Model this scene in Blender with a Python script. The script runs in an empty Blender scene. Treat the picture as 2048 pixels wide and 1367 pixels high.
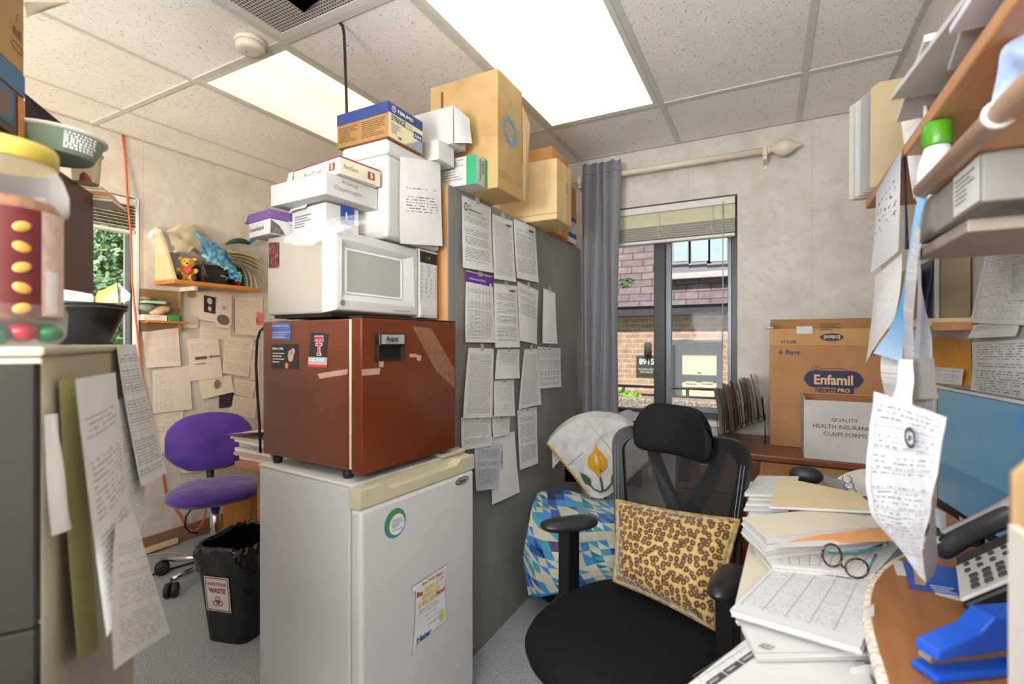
import bpy, bmesh, math, random
from mathutils import Vector as V, Matrix as M, noise as MN
random.seed(7)
C = bpy.context.scene.collection
SC = bpy.context.scene
PI = math.pi
# ---------------------------------------------------------------- camera model (photo measured in a 2048x1367 frame)
FPX = 976.0; CX, CY = 1024.0, 683.5
YAW = math.atan2(514.0, 976.0); CAMH = 1.2514
FW = V((-math.sin(YAW), math.cos(YAW), 0)); RT = V((math.cos(YAW), math.sin(YAW), 0)); CAM = V((0, 0, CAMH))
def ray(x, y): return FW + RT*((x-CX)/FPX) + V((0, 0, (CY-y)/FPX))
def onX(x, y, X): r = ray(x, y); return CAM + r*(X/r.x)
def onY(x, y, Y): r = ray(x, y); return CAM + r*(Y/r.y)
def onZ(x, y, Z): r = ray(x, y); return CAM + r*((Z-CAMH)/r.z)
def onD(x, y, d): return CAM + ray(x, y)*d
def onPl(x, y, p, n):
    r = ray(x, y); n = V(n); return CAM + r*((V(p)-CAM).dot(n)/r.dot(n))
cd = bpy.data.cameras.new('camera'); cam = bpy.data.objects.new('camera', cd); C.objects.link(cam)
cam.location = CAM; cam.rotation_euler = (PI/2, 0, YAW)
cd.sensor_width = 36; cd.sensor_fit = 'HORIZONTAL'; cd.lens = FPX/2048*36; cd.clip_start = 0.02; cd.clip_end = 300
cd.dof.use_dof = True; cd.dof.focus_distance = 2.1; cd.dof.aperture_fstop = 3.2
SC.camera = cam
# ---------------------------------------------------------------- colours and materials
def lin(c):
    return c/12.92 if c <= 0.04045 else ((c+0.055)/1.055)**2.4
def rgb(*c):
    if len(c) == 1 and isinstance(c[0], str):
        h = c[0].lstrip('#'); c = [int(h[i:i+2], 16) for i in (0, 2, 4)]
    elif len(c) == 1: c = c[0]
    return (lin(c[0]/255), lin(c[1]/255), lin(c[2]/255), 1)
class NT:
    def __init__(s, name):
        s.m = bpy.data.materials.new(name); s.m.use_nodes = True; s.t = s.m.node_tree; s.n = s.t.nodes
        s.b = s.n['Principled BSDF']; s.out = s.n['Material Output']
    def node(s, typ, **k):
        n = s.n.new(typ)
        for a, v in k.items(): setattr(n, a, v)
        return n
    def link(s, a, b): s.t.links.new(a, b)
    def inp(s, sock, v):
        if hasattr(v, 'links') or isinstance(v, bpy.types.NodeSocket): s.link(v, sock)
        else: sock.default_value = v
    def math(s, op, a, b=0.0, c=0.0):
        n = s.node('ShaderNodeMath', operation=op); s.inp(n.inputs[0], a); s.inp(n.inputs[1], b)
        if op in ('COMPARE', 'MULTIPLY_ADD', 'SMOOTH_MIN'): s.inp(n.inputs[2], c)
        return n.outputs[0]
    def mix(s, f, a, b, mode='MIX'):
        n = s.node('ShaderNodeMix', data_type='RGBA', blend_type=mode); s.inp(n.inputs[0], f); s.inp(n.inputs[6], a); s.inp(n.inputs[7], b)
        return n.outputs[2]
    def coord(s, kind='Object', scale=(1, 1, 1), rot=(0, 0, 0), loc=(0, 0, 0)):
        tc = s.node('ShaderNodeTexCoord'); mp = s.node('ShaderNodeMapping')
        mp.inputs['Scale'].default_value = scale; mp.inputs['Rotation'].default_value = rot; mp.inputs['Location'].default_value = loc
        s.link(tc.outputs[kind], mp.inputs[0]); return mp.outputs[0]
    def noise(s, vec, scale, detail=2, rough=.5, out=0, dist=0.0):
        n = s.node('ShaderNodeTexNoise'); n.inputs['Scale'].default_value = scale; n.inputs['Detail'].default_value = detail
        n.inputs['Roughness'].default_value = rough; n.inputs['Distortion'].default_value = dist
        if vec is not None: s.link(vec, n.inputs['Vector'])
        return n.outputs[out]
    def ramp(s, f, stops, interp='LINEAR'):
        n = s.node('ShaderNodeValToRGB'); cr = n.color_ramp; cr.interpolation = interp
        while len(cr.elements) < len(stops): cr.elements.new(0.5)
        for e, (p, c) in zip(cr.elements, stops): e.position = p; e.color = c
        s.inp(n.inputs[0], f); return n.outputs[0]
    def comb(s, x, y, z=0.0):
        n = s.node('ShaderNodeCombineXYZ'); s.inp(n.inputs[0], x); s.inp(n.inputs[1], y); s.inp(n.inputs[2], z); return n.outputs[0]
    def sep(s, v):
        n = s.node('ShaderNodeSeparateXYZ'); s.link(v, n.inputs[0]); return n.outputs
    def bump(s, h, strength=.2, dist=.002):
        n = s.node('ShaderNodeBump'); n.inputs['Strength'].default_value = strength; n.inputs['Distance'].default_value = dist
        s.link(h, n.inputs['Height']); s.link(n.outputs[0], s.b.inputs['Normal'])
    def col(s, v): s.inp(s.b.inputs['Base Color'], v)
    def set(s, rough=.5, metal=0, spec=.5, trans=0, alpha=1, sheen=0, coat=0, emis=None, es=0):
        b = s.b.inputs
        b['Roughness'].default_value = rough; b['Metallic'].default_value = metal; b['Specular IOR Level'].default_value = spec
        b['Transmission Weight'].default_value = trans; b['Alpha'].default_value = alpha; b['Sheen Weight'].default_value = sheen; b['Coat Weight'].default_value = coat
        if emis: b['Emission Color'].default_value = emis; b['Emission Strength'].default_value = es
        return s
MC = {}
def mat(name, c, rough=.5, metal=0, var=.08, scale=18, bump=0, **k):
    """plain procedural material: colour with a soft noise variation"""
    if name in MC: return MC[name]
    t = NT(name); t.set(rough, metal, **k)
    co = rgb(c); v = t.coord('Object')
    n = t.noise(v, scale, 3)
    d = tuple(x*(1-var) for x in co[:3])+(1,); l = tuple(min(1, x*(1+var)) for x in co[:3])+(1,)
    t.col(t.ramp(n, [(.3, d), (.7, l)]))
    if bump: t.bump(t.noise(v, scale*8, 3), bump)
    MC[name] = t.m; return t.m
def wood(name, c1, c2, rough=.4, axis='Y', sc=1.0, spec=.5):
    if name in MC: return MC[name]
    t = NT(name); t.set(rough, spec=spec)
    s = {'X': (1.2, 14, 14), 'Y': (14, 1.2, 14), 'Z': (14, 14, 1.2)}[axis]
    v = t.coord('Object', tuple(a*sc for a in s))
    n1 = t.noise(v, 1.6, 5, .6, dist=.6); n2 = t.noise(v, 9, 3)
    f = t.math('ADD', t.math('MULTIPLY', n1, .75), t.math('MULTIPLY', n2, .25))
    t.col(t.ramp(f, [(.32, rgb(c1)), (.68, rgb(c2))]))
    MC[name] = t.m; return t.m
# ---------------------------------------------------------------- objects
XF = {}            # world matrices of the roots and parts
def _props(o, label=None, cat=None, group=None, kind=None):
    if label: o['label'] = label
    if cat: o['category'] = cat
    if group: o['group'] = group
    if kind: o['kind'] = kind
def thing(name, label, cat, loc=(0, 0, 0), rotz=0, group=None, kind=None):
    o = bpy.data.objects.new(name, None); C.objects.link(o); o.empty_display_size = .05
    o.location = loc; o.rotation_euler = (0, 0, rotz); _props(o, label, cat, group, kind)
    XF[o.name] = M.Translation(V(loc)) @ M.Rotation(rotz, 4, 'Z'); return o
def obj(name, bm, m, parent=None, label=None, cat=None, group=None, kind=None, world=False, smooth=None, uv=None, origin=None):
    """links a bmesh as ONE mesh object. world=True: vertices are in world space"""
    base = XF[parent.name] if parent else M.Identity(4)
    if world and parent: bm.transform(base.inverted())
    if parent is None and origin is None and len(bm.verts):
        vs = [v.co for v in bm.verts]
        origin = V((sum(v.x for v in vs)/len(vs), sum(v.y for v in vs)/len(vs), min(v.z for v in vs)))
    if origin is not None: bm.transform(M.Translation(-V(origin)))
    me = bpy.data.meshes.new(name)
    if smooth is None: pass
    elif smooth is True:
        for f in bm.faces: f.smooth = True
    bm.to_mesh(me); bm.free()
    for mm in (m if isinstance(m, (list, tuple)) else [m]): me.materials.append(mm)
    o = bpy.data.objects.new(name, me); C.objects.link(o)
    if parent: o.parent = parent
    if origin is not None: o.location = origin
    XF[o.name] = base @ (M.Translation(V(origin)) if origin is not None else M.Identity(4))
    if isinstance(smooth, (int, float)) and smooth is not True:
        me.shade_smooth() if hasattr(me, 'shade_smooth') else None
        try: me.set_sharp_from_angle(angle=math.radians(smooth))
        except Exception: pass
    _props(o, label, cat, group, kind); return o
def dup(root, loc=None, rotz=None, label=None, group=None):
    r = root.copy(); C.objects.link(r)
    if loc is not None: r.location = loc
    if rotz is not None: r.rotation_euler = (0, 0, rotz)
    if label: r['label'] = label
    if group: r['group'] = group
    def rec(src, dst):
        for ch in list(src.children):
            c = ch.copy(); C.objects.link(c); c.parent = dst; rec(ch, c)
    rec(root, r)
    XF[r.name] = M.Translation(r.location) @ M.Rotation(r.rotation_euler.z, 4, 'Z'); return r
# ---------------------------------------------------------------- bmesh shapes
def B(): return bmesh.new()
def box(bm, x0, x1, y0, y1, z0, z1, bev=0, seg=2, mi=0):
    vs = [bm.verts.new(p) for p in ((x0,y0,z0),(x1,y0,z0),(x1,y1,z0),(x0,y1,z0),(x0,y0,z1),(x1,y0,z1),(x1,y1,z1),(x0,y1,z1))]
    fs = [bm.faces.new([vs[i] for i in q]) for q in ((3,2,1,0),(4,5,6,7),(0,1,5,4),(1,2,6,5),(2,3,7,6),(3,0,4,7))]
    for f in fs: f.material_index = mi
    if bev:
        es = list({e for f in fs for e in f.edges})
        bmesh.ops.bevel(bm, geom=es, offset=bev, segments=seg, profile=.5, affect='EDGES')
    return bm
def obox(bm, c, sx, sy, sz, rz=0, bev=0, rx=0, ry=0, seg=2):
    """box centred on c with its own turn"""
    t = B(); box(t, -sx/2, sx/2, -sy/2, sy/2, -sz/2, sz/2, bev, seg)
    t.transform(M.Translation(V(c)) @ M.Rotation(rz, 4, 'Z') @ M.Rotation(ry, 4, 'Y') @ M.Rotation(rx, 4, 'X'))
    return join(bm, t)
def join(bm, t):
    me = bpy.data.meshes.new('tmp'); t.to_mesh(me); t.free(); bm.from_mesh(me); bpy.data.meshes.remove(me); return bm
def tube(bm, pts, r, seg=8, cap=True, closed=False):
    pts = [V(p) for p in pts]; n = len(pts); rings = []
    rr = r if isinstance(r, (list, tuple)) else [r]*n
    prev = None
    for i, p in enumerate(pts):
        if closed: d = (pts[(i+1) % n]-pts[i-1])
        else: d = pts[min(i+1, n-1)]-pts[max(i-1, 0)]
        d.normalize()
        if prev is None:
            a = V((0, 0, 1)) if abs(d.z) < .9 else V((1, 0, 0)); u = d.cross(a).normalized()
        else:
            u = (prev - d*prev.dot(d))
            u = u.normalized() if u.length > 1e-6 else d.orthogonal().normalized()
        prev = u; w = d.cross(u)
        rings.append([bm.verts.new(p+(u*math.cos(2*PI*k/seg)+w*math.sin(2*PI*k/seg))*rr[i]) for k in range(seg)])
    for i in range(n if closed else n-1):
        a, b = rings[i], rings[(i+1) % n]
        for k in range(seg):
            f = bm.faces.new((a[k], a[(k+1) % seg], b[(k+1) % seg], b[k])); f.smooth = True
    if cap and not closed:
        bm.faces.new(rings[0][::-1]); bm.faces.new(rings[-1])
    return bm
def lathe(bm, prof, c=(0, 0, 0), seg=32, mtx=None, closed_top=True, closed_bot=True):
    t = B(); rings = []
    for r, z in prof: rings.append([t.verts.new((r*math.cos(2*PI*k/seg), r*math.sin(2*PI*k/seg), z)) for k in range(seg)])
    for a, b in zip(rings, rings[1:]):
        for k in range(seg):
            f = t.faces.new((a[k], a[(k+1) % seg], b[(k+1) % seg], b[k])); f.smooth = True
    if closed_bot: t.faces.new(rings[0][::-1])
    if closed_top: t.faces.new(rings[-1])
    t.transform(M.Translation(V(c)) @ (mtx or M.Identity(4)))
    return join(bm, t)
def prism(bm, pts, z0, z1, bev=0, mtx=None):
    t = B(); a = [t.verts.new((x, y, z0)) for x, y in pts]; b = [t.verts.new((x, y, z1)) for x, y in pts]
    n = len(pts); t.faces.new(a[::-1]); t.faces.new(b)
    for i in range(n): t.faces.new((a[i], a[(i+1) % n], b[(i+1) % n], b[i]))
    bmesh.ops.recalc_face_normals(t, faces=t.faces)
    if bev: bmesh.ops.bevel(t, geom=list(t.edges), offset=bev, segments=2, profile=.5, affect='EDGES')
    if mtx: t.transform(mtx)
    return join(bm, t)
def grid(bm, fn, nu, nv, smooth=True, closeu=False):
    """fn(u,v)->point ; u,v in 0..1 ; writes uv"""
    uvl = bm.loops.layers.uv.verify()
    vs = [[bm.verts.new(fn(i/nu, j/nv)) for j in range(nv+1)] for i in range(nu if closeu else nu+1)]
    for i in range(nu):
        for j in range(nv):
            i2 = (i+1) % len(vs)
            f = bm.faces.new((vs[i][j], vs[i2][j], vs[i2][j+1], vs[i][j+1])); f.smooth = smooth
            for l, (a, b) in zip(f.loops, ((i, j), (i+1, j), (i+1, j+1), (i, j+1))): l[uvl].uv = (a/nu, b/nv)
    return bm
def ellip(bm, c, rx, ry, rz, seg=16, rings=10, mtx=None):
    t = B(); bmesh.ops.create_uvsphere(t, u_segments=seg, v_segments=rings, radius=1)
    for f in t.faces: f.smooth = True
    t.transform(M.Translation(V(c)) @ (mtx or M.Identity(4)) @ M.Diagonal((rx, ry, rz, 1)))
    return join(bm, t)
def solid(b, t):
    bmesh.ops.solidify(b, geom=list(b.faces), thickness=t)
    for f in b.faces:
        if len(f.edges) and max(e.calc_face_angle(0) for e in f.edges) > .9: f.smooth = False
    for e in b.edges:
        if e.calc_face_angle(0) > .9: e.smooth = False
def nz(p, s=1.0, o=0.0):
    p = V(p)*s + V((o, o*1.7, o*.3)); return MN.noise(p)
# ---------------------------------------------------------------- flat lettering and flat marks
_tc = {}
def textmesh(s, bold=0.0, align='LEFT'):
    k = (s, bold, align)
    if k in _tc: return _tc[k]
    cu = bpy.data.curves.new('t', 'FONT'); cu.body = s; cu.size = 1; cu.offset = bold; cu.fill_mode = 'FRONT'; cu.align_x = align
    cu.resolution_u = 3
    o = bpy.data.objects.new('t', cu); C.objects.link(o); bpy.context.view_layer.update()
    me = bpy.data.meshes.new_from_object(o.evaluated_get(bpy.context.evaluated_depsgraph_get()))
    bpy.data.objects.remove(o); bpy.data.curves.remove(cu)
    vs = [(v.co.x, v.co.y) for v in me.vertices]; fs = [tuple(p.vertices) for p in me.polygons]; bpy.data.meshes.remove(me)
    _tc[k] = (vs, fs); return _tc[k]
class Surf:
    """a flat face in space: origin o (bottom left), right vector and up vector in metres"""
    def __init__(s, o, r, u, off=.0009):
        s.o, s.r, s.u = V(o), V(r).normalized(), V(u).normalized(); s.n = s.r.cross(s.u); s.off = off
    def p(s, x, y, k=1.0): return s.o+s.r*x+s.u*y+s.n*s.off*k
    def text(s, bm, txt, x, y, w=None, h=None, bold=.0, k=1.0, slant=0.0):
        """text with its lower left at (x,y), fitted to width w and/or cap height h"""
        vs, fs = textmesh(txt, bold)
        if not vs: return bm
        x0 = min(v[0] for v in vs); x1 = max(v[0] for v in vs); y0 = min(v[1] for v in vs); y1 = max(v[1] for v in vs)
        if w and h: sx, sy = w/(x1-x0), h/(y1-y0)
        elif w: sx = sy = w/(x1-x0)
        else: sx = sy = h/(y1-y0)
        nv = [bm.verts.new(s.p(x+(a-x0)*sx+(b-y0)*sy*slant, y+(b-y0)*sy, k)) for a, b in vs]
        for f in fs:
            try: bm.faces.new([nv[i] for i in f])
            except ValueError: pass
        return bm
    def poly(s, bm, pts, k=.6):
        f = bm.faces.new([bm.verts.new(s.p(x, y, k)) for x, y in pts])
        f.normal_update()
        if f.normal.dot(s.n) < 0: f.normal_flip()
        return bm
    def rect(s, bm, x0, y0, x1, y1, k=.6): return s.poly(bm, [(x0, y0), (x1, y0), (x1, y1), (x0, y1)], k)
    def disc(s, bm, x, y, rx, ry=None, k=.6, seg=28):
        ry = ry or rx; return s.poly(bm, [(x+rx*math.cos(2*PI*i/seg), y+ry*math.sin(2*PI*i/seg)) for i in range(seg)], k)
    def ring(s, bm, x, y, rx, ry, t, k=.7, seg=28):
        a = [bm.verts.new(s.p(x+rx*math.cos(2*PI*i/seg), y+ry*math.sin(2*PI*i/seg), k)) for i in range(seg)]
        b = [bm.verts.new(s.p(x+(rx-t)*math.cos(2*PI*i/seg), y+(ry-t)*math.sin(2*PI*i/seg), k)) for i in range(seg)]
        for i in range(seg): bm.faces.new((a[i], a[(i+1) % seg], b[(i+1) % seg], b[i]))
        return bm
    def lines(s, bm, x0, y0, x1, y1, n, fill=.35, k=.7, seed=1):
        """rows of tiny dashes, as small print reads from afar"""
        rn = random.Random(seed); hh = (y1-y0)/n
        for i in range(n):
            y = y1-hh*(i+.5); x = x0; e = x1-(x1-x0)*rn.choice((0, 0, .05, .2, .4))
            while x < e:
                w = (x1-x0)*rn.uniform(.04, .13); s.rect(bm, x, y-hh*fill/2, min(x+w, e), y+hh*fill/2, k); x += w+(x1-x0)*.018
        return bm
# ---------------------------------------------------------------- printed pages
def page_mat(name, N=44, paper='e4e3e2', ink='4a4a4e', style='text', band=None, hl=None, dens=.42, top=.94, bot=.06, left=.09, right=.91, dark=.85, cols=None):
    if name in MC: return MC[name]
    t = NT(name); t.set(.75, spec=.2)
    tc = t.node('ShaderNodeTexCoord'); u, v, _ = t.sep(tc.outputs['UV'])
    oi = t.node('ShaderNodeObjectInfo'); rnd = t.math('MULTIPLY', oi.outputs['Random'], 57.0)
    vn = t.math('MULTIPLY', v, N); row = t.math('FLOOR', vn); fr = t.math('FRACT', vn)
    lm = t.math('MULTIPLY', t.math('GREATER_THAN', fr, .30), t.math('LESS_THAN', fr, .66))
    wv = t.comb(t.math('MULTIPLY', u, 34 if style != 'hand' else 22), t.math('ADD', t.math('MULTIPLY', row, 3.71), rnd), rnd)
    wn = t.noise(wv, 1.0, 1, .4); wm = t.math('GREATER_THAN', wn, dens)
    pg = t.noise(t.comb(t.math('MULTIPLY', row, .37), rnd, 0.0), 1.0, 0); pm = t.math('GREATER_THAN', pg, .40)
    rl = t.noise(t.comb(t.math('MULTIPLY', row, 5.3), rnd, 3.0), 1.0, 0)
    redge = t.math('ADD', right-.28, t.math('MULTIPLY', rl, .5)); redge = t.math('MINIMUM', redge, right)
    box_ = t.math('MULTIPLY', t.math('MULTIPLY', t.math('GREATER_THAN', u, left), t.math('LESS_THAN', u, redge)),
                  t.math('MULTIPLY', t.math('LESS_THAN', v, top), t.math('GREATER_THAN', v, bot)))
    ink_m = t.math('MULTIPLY', t.math('MULTIPLY', lm, wm), t.math('MULTIPLY', box_, pm if style != 'dense' else 1.0))
    ink_m = t.math('MULTIPLY', ink_m, dark)
    if style in ('table', 'form', 'calendar'):
        nc, nr = {'table': (7, N/2), 'form': (3, N/4), 'calendar': (4, 4)}[style]
        if cols: nc, nr = cols
        fu = t.math('FRACT', t.math('MULTIPLY', t.math('DIVIDE', t.math('SUBTRACT', u, left), right-left), nc)); fv = t.math('FRACT', t.math('MULTIPLY', t.math('DIVIDE', t.math('SUBTRACT', v, bot), top-bot), nr))
        g = t.math('MAXIMUM', t.math('LESS_THAN', fu, .012*nc), t.math('LESS_THAN', fv, .0035*nr))
        inb = t.math('MULTIPLY', t.math('MULTIPLY', t.math('GREATER_THAN', u, left), t.math('LESS_THAN', u, right)), t.math('MULTIPLY', t.math('LESS_THAN', v, top), t.math('GREATER_THAN', v, bot)))
        if style == 'calendar':
            gut = t.math('MULTIPLY', t.math('MULTIPLY', t.math('GREATER_THAN', fu, .1), t.math('LESS_THAN', fu, .9)), t.math('MULTIPLY', t.math('GREATER_THAN', fv, .12), t.math('LESS_THAN', fv, .88)))
            ink_m = t.math('MULTIPLY', t.math('MULTIPLY', t.math('MULTIPLY', lm, t.math('GREATER_THAN', t.math('FRACT', t.math('MULTIPLY', u, 40)), .45)), gut), t.math('MULTIPLY', inb, dark*.6))
        else: ink_m = t.math('MAXIMUM', t.math('MULTIPLY', ink_m, .8), t.math('MULTIPLY', t.math('MULTIPLY', g, inb), .55))
    pc = rgb(paper); base = t.ramp(t.noise(t.coord('UV', (3, 4, 1)), 2.0, 2), [(.3, tuple(x*.94 for x in pc[:3])+(1,)), (.7, pc)])
    if hl:
        hn = t.math('MULTIPLY', t.math('GREATER_THAN', t.noise(t.comb(t.math('MULTIPLY', row, .53), rnd, 9.0), 1.0, 0), .62), box_)
        base = t.mix(t.math('MULTIPLY', t.math('MULTIPLY', hn, lm), .6), base, rgb(hl))
    if band:
        bc, b0, b1 = band; bmk = t.math('MULTIPLY', t.math('GREATER_THAN', v, b0), t.math('LESS_THAN', v, b1)); base = t.mix(bmk, base, rgb(bc))
    t.col(t.mix(ink_m, base, rgb(ink)))
    MC[name] = t.m; return t.m
def sheet_bm(q, bulge=0.0, curl=0.0, seed=0, nu=6, nv=10, wav=.004, n=None):
    """q = TL,TR,BR,BL in world; a sheet bent a little off its plane; curl lifts the bottom"""
    tl, tr, br, bl = [V(p) for p in q]
    nn = V(n).normalized() if n else (tr-tl).cross(tl-bl).normalized()
    def fn(u, v):
        p = (tl*(1-u)+tr*u)*v + (bl*(1-u)+br*u)*(1-v)
        w = bulge*math.sin(PI*u)*math.sin(PI*v) + curl*(1-v)**2 + wav*(1-v*.7)*(math.sin(3.1*u+seed*1.3+2*v)+1)
        return p+nn*w
    return grid(B(), fn, nu, nv)
def sheet(name, label, cat, q, m, bulge=0.003, curl=0.004, seed=0, group=None, parent=None, wav=.003, n=None, kind=None):
    return obj(name, sheet_bm(q, bulge, curl, seed, wav=wav, n=n), m, parent, label, cat, group, world=True)
# ================================================================ the room
WX, EX, NY, SY = -3.26, .497, 3.03, -1.35; CEIL = 2.4354
def wallpaper(name, c1, c2, c3):
    t = NT(name); t.set(.7, spec=.25)
    v = t.coord('Object')
    a = t.noise(v, 7, 4, .65, dist=.4); b = t.noise(v, 26, 4, .6); c = t.noise(v, 3, 2)
    base = t.ramp(a, [(.3, rgb(c1)), (.55, rgb(c2)), (.75, rgb(c3))])
    base = t.mix(t.math('MULTIPLY', t.math('GREATER_THAN', b, .6), .22), base, rgb('a7abb2'))
    x, y, z = t.sep(v)
    s = t.math('FRACT', t.math('DIVIDE', t.math('ADD', t.math('ADD', x, y), 20.33), .62))
    seam = t.math('LESS_THAN', s, .004)
    base = t.mix(t.math('MULTIPLY', seam, .35), base, rgb('6e675c'))
    t.col(base); t.bump(b, .12, .001); return t.m
M_WALL = wallpaper('wallpaper', 'c8bfb2', 'd6cec3', 'dfd8cd')
def wall(name, bm): return obj(name, bm, M_WALL, kind='structure', origin=(0, 0, 0))
# window openings
W1 = (-1.02, -.158, .795, 2.088)      # back wall : x0,x1,z0,z1
W2 = (.62, 1.50, .80, 2.085)          # left wall : y0,y1,z0,z1
T = .16
b = B()
box(b, WX-T, W1[0], NY, NY+T, 0, CEIL+.1); box(b, W1[1], EX+T, NY, NY+T, 0, CEIL+.1)
box(b, W1[0], W1[1], NY, NY+T, 0, W1[2]); box(b, W1[0], W1[1], NY, NY+T, W1[3], CEIL+.1); wall('wall_back', b)
b = B()
box(b, WX-T, WX, SY-T, W2[0], 0, CEIL+.1); box(b, WX-T, WX, W2[1], NY, 0, CEIL+.1)
box(b, WX-T, WX, W2[0], W2[1], 0, W2[2]); box(b, WX-T, WX, W2[0], W2[1], W2[3], CEIL+.1); wall('wall_left', b)
wall('wall_right', box(B(), EX, EX+T, SY-T, NY, 0, CEIL+.1))
wall('wall_front', box(B(), WX, EX, SY-T, SY, 0, CEIL+.1))
# floor
t = NT('carpet'); t.set(.95, spec=.1); v = t.coord('Object')
n = t.noise(v, 260, 2, .6); n2 = t.noise(v, 90, 3, .7, dist=.5); big = t.noise(v, 6, 4, .7)
c = t.ramp(n, [(.33, rgb('767c82')), (.5, rgb('a6abb0')), (.66, rgb('d3d6d8'))])
c = t.mix(t.math('MULTIPLY', t.math('GREATER_THAN', n2, .62), .45), c, rgb('5f676f'))
c = t.mix(t.math('MULTIPLY', t.math('LESS_THAN', n2, .36), .35), c, rgb('b9aab0'))
c = t.mix(t.math('MULTIPLY', big, .25), c, rgb('8d8a90'), 'MULTIPLY')
t.col(c); t.bump(n, .5, .004)
obj('floor', box(B(), WX-T, EX+T, SY-T, NY+T, -.1, 0), t.m, kind='structure', origin=(0, 0, 0))
# ceiling tiles
t = NT('ceiling_tile'); t.set(.9, spec=.1); v = t.coord('Object')
vs = t.coord('Object', (1, .55, 1)); n = t.noise(vs, 135, 2, .6, dist=.8); n2 = t.noise(v, 2.5, 2)
holes = t.math('GREATER_THAN', n, .645)
vo = t.node('ShaderNodeTexVoronoi'); vo.inputs['Scale'].default_value = 90; t.link(v, vo.inputs['Vector']); dots = t.math('LESS_THAN', vo.outputs['Distance'], .17)
base = t.ramp(n2, [(.3, rgb('e9e5df')), (.7, rgb('f2efea'))])
base = t.mix(t.math('MULTIPLY', holes, .62), base, rgb('7b7268')); base = t.mix(t.math('MULTIPLY', dots, .45), base, rgb('8f867c'))
t.col(base); t.bump(t.math('SUBTRACT', 1.0, holes), .4, .003)
obj('ceiling', box(B(), WX-T, EX+T, SY-T, NY+T, CEIL, CEIL+.08), t.m, kind='structure', origin=(0, 0, 0))
# T bars of the ceiling grid
M_BAR = mat('grid_bar', 'c9c8bf', .45, var=.04)
GX = [.140, -.472, -1.084, -1.694, -2.304, -2.913]; GY = [2.497, 1.284, .07, -1.145]
k = 1
for x in GX:
    obj('trim_%d' % k, box(B(), x-.013, x+.013, SY, NY, CEIL-.006, CEIL+.001, .001), M_BAR, kind='structure'); k += 1
for y in GY:
    obj('trim_%d' % k, box(B(), WX, EX, y-.013, y+.013, CEIL-.0055, CEIL+.001, .001), M_BAR, kind='structure'); k += 1
M_ANGLE = mat('wall_angle', 'b7b5aa', .5, var=.05)
for bx_ in ((WX, EX, NY-.02, NY), (WX, WX+.02, SY, NY), (EX-.02, EX, SY, NY)):
    obj('trim_%d' % k, box(B(), bx_[0], bx_[1], bx_[2], bx_[3], CEIL-.007, CEIL+.001), M_ANGLE, kind='structure'); k += 1
# baseboards
M_BASE = mat('brown_baseboard', '8b6a58', .5)
obj('baseboard_left', box(B(), WX, WX+.012, SY, NY, 0, .10, .003), M_BASE, kind='structure')
obj('baseboard_back', box(B(), WX+.012, EX, NY-.012, NY, 0, .10, .003), M_BASE, kind='structure')
obj('baseboard_right', box(B(), EX-.012, EX, SY, NY-.012, 0, .10, .003), M_BASE, kind='structure')
# ---------------------------------------------------------------- ceiling lights
def diffuser(name, c, s, lo=.7):
    t = NT(name); t.set(.5); v = t.coord('Object')
    x, y, z = t.sep(v)
    st = t.noise(t.coord('Object', (5.5, .35, 1)), 1.3, 3, .5, dist=.3)
    vo = t.node('ShaderNodeTexVoronoi'); vo.inputs['Scale'].default_value = 130; t.link(v, vo.inputs['Vector'])
    cell = t.ramp(vo.outputs['Distance'], [(0, (1, 1, 1, 1)), (.9, (.8, .8, .8, 1))])
    e = t.mix(1.0, t.ramp(st, [(.32, tuple(a*lo for a in c)+(1,)), (.62, tuple(c)+(1,))]), cell, 'MULTIPLY')
    t.inp(t.b.inputs['Emission Color'], e); t.b.inputs['Emission Strength'].default_value = s; t.col((.6, .6, .6, 1)); return t.m
M_LFR = mat('light_frame', 'd5d3ca', .4, var=.03)
def ceiling_light(label, x0, x1, y0, y1, m):
    o = thing('ceiling_light', label, 'ceiling light', ((x0+x1)/2, (y0+y1)/2, CEIL-.003), group=None)
    b = B(); w = .022; z0, z1 = CEIL-.005, CEIL-.0005
    box(b, x0, x1, y0, y0+w, z0, z1); box(b, x0, x1, y1-w, y1, z0, z1); box(b, x0, x0+w, y0+w, y1-w, z0, z1); box(b, x1-w, x1, y0+w, y1-w, z0, z1)
    obj('frame', b, M_LFR, o, world=True)
    obj('diffuser', box(B(), x0+w, x1-w, y0+w, y1-w, CEIL-.0035, CEIL-.0008), m, o, world=True)
D1 = diffuser('cool_diffuser', (.98, .99, 1.0), 2.6, .36); D2 = diffuser('warm_diffuser', (1.0, .80, .47), 1.9, .62); D3 = diffuser('fill_diffuser', (1, .99, .98), 8.0); D4 = diffuser('warm_fill_diffuser', (1, .9, .75), 4.0)  # the last two glow in the added fill panels
g = .014
ceiling_light('bright white fluorescent ceiling panel above the tall cardboard box', -1.084+g, -.472-g, 1.284+g, 2.497-g, D1)
ceiling_light('dimmer warm yellowish fluorescent ceiling panel to the left of the hanging black cable', -2.304+g, -1.694-g, 1.284+g, 2.497-g, D2)
ceiling_light('added white ceiling fill panel, out of view behind the viewer on the right', -.472+g, .140-g, -1.145+g, .07-g, D3)  # this panel and the next are unseen, added to brighten the room
ceiling_light('added white ceiling fill panel, out of view behind the viewer on the left', -2.304+g, -1.694-g, -1.145+g, .07-g, D4)
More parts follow.
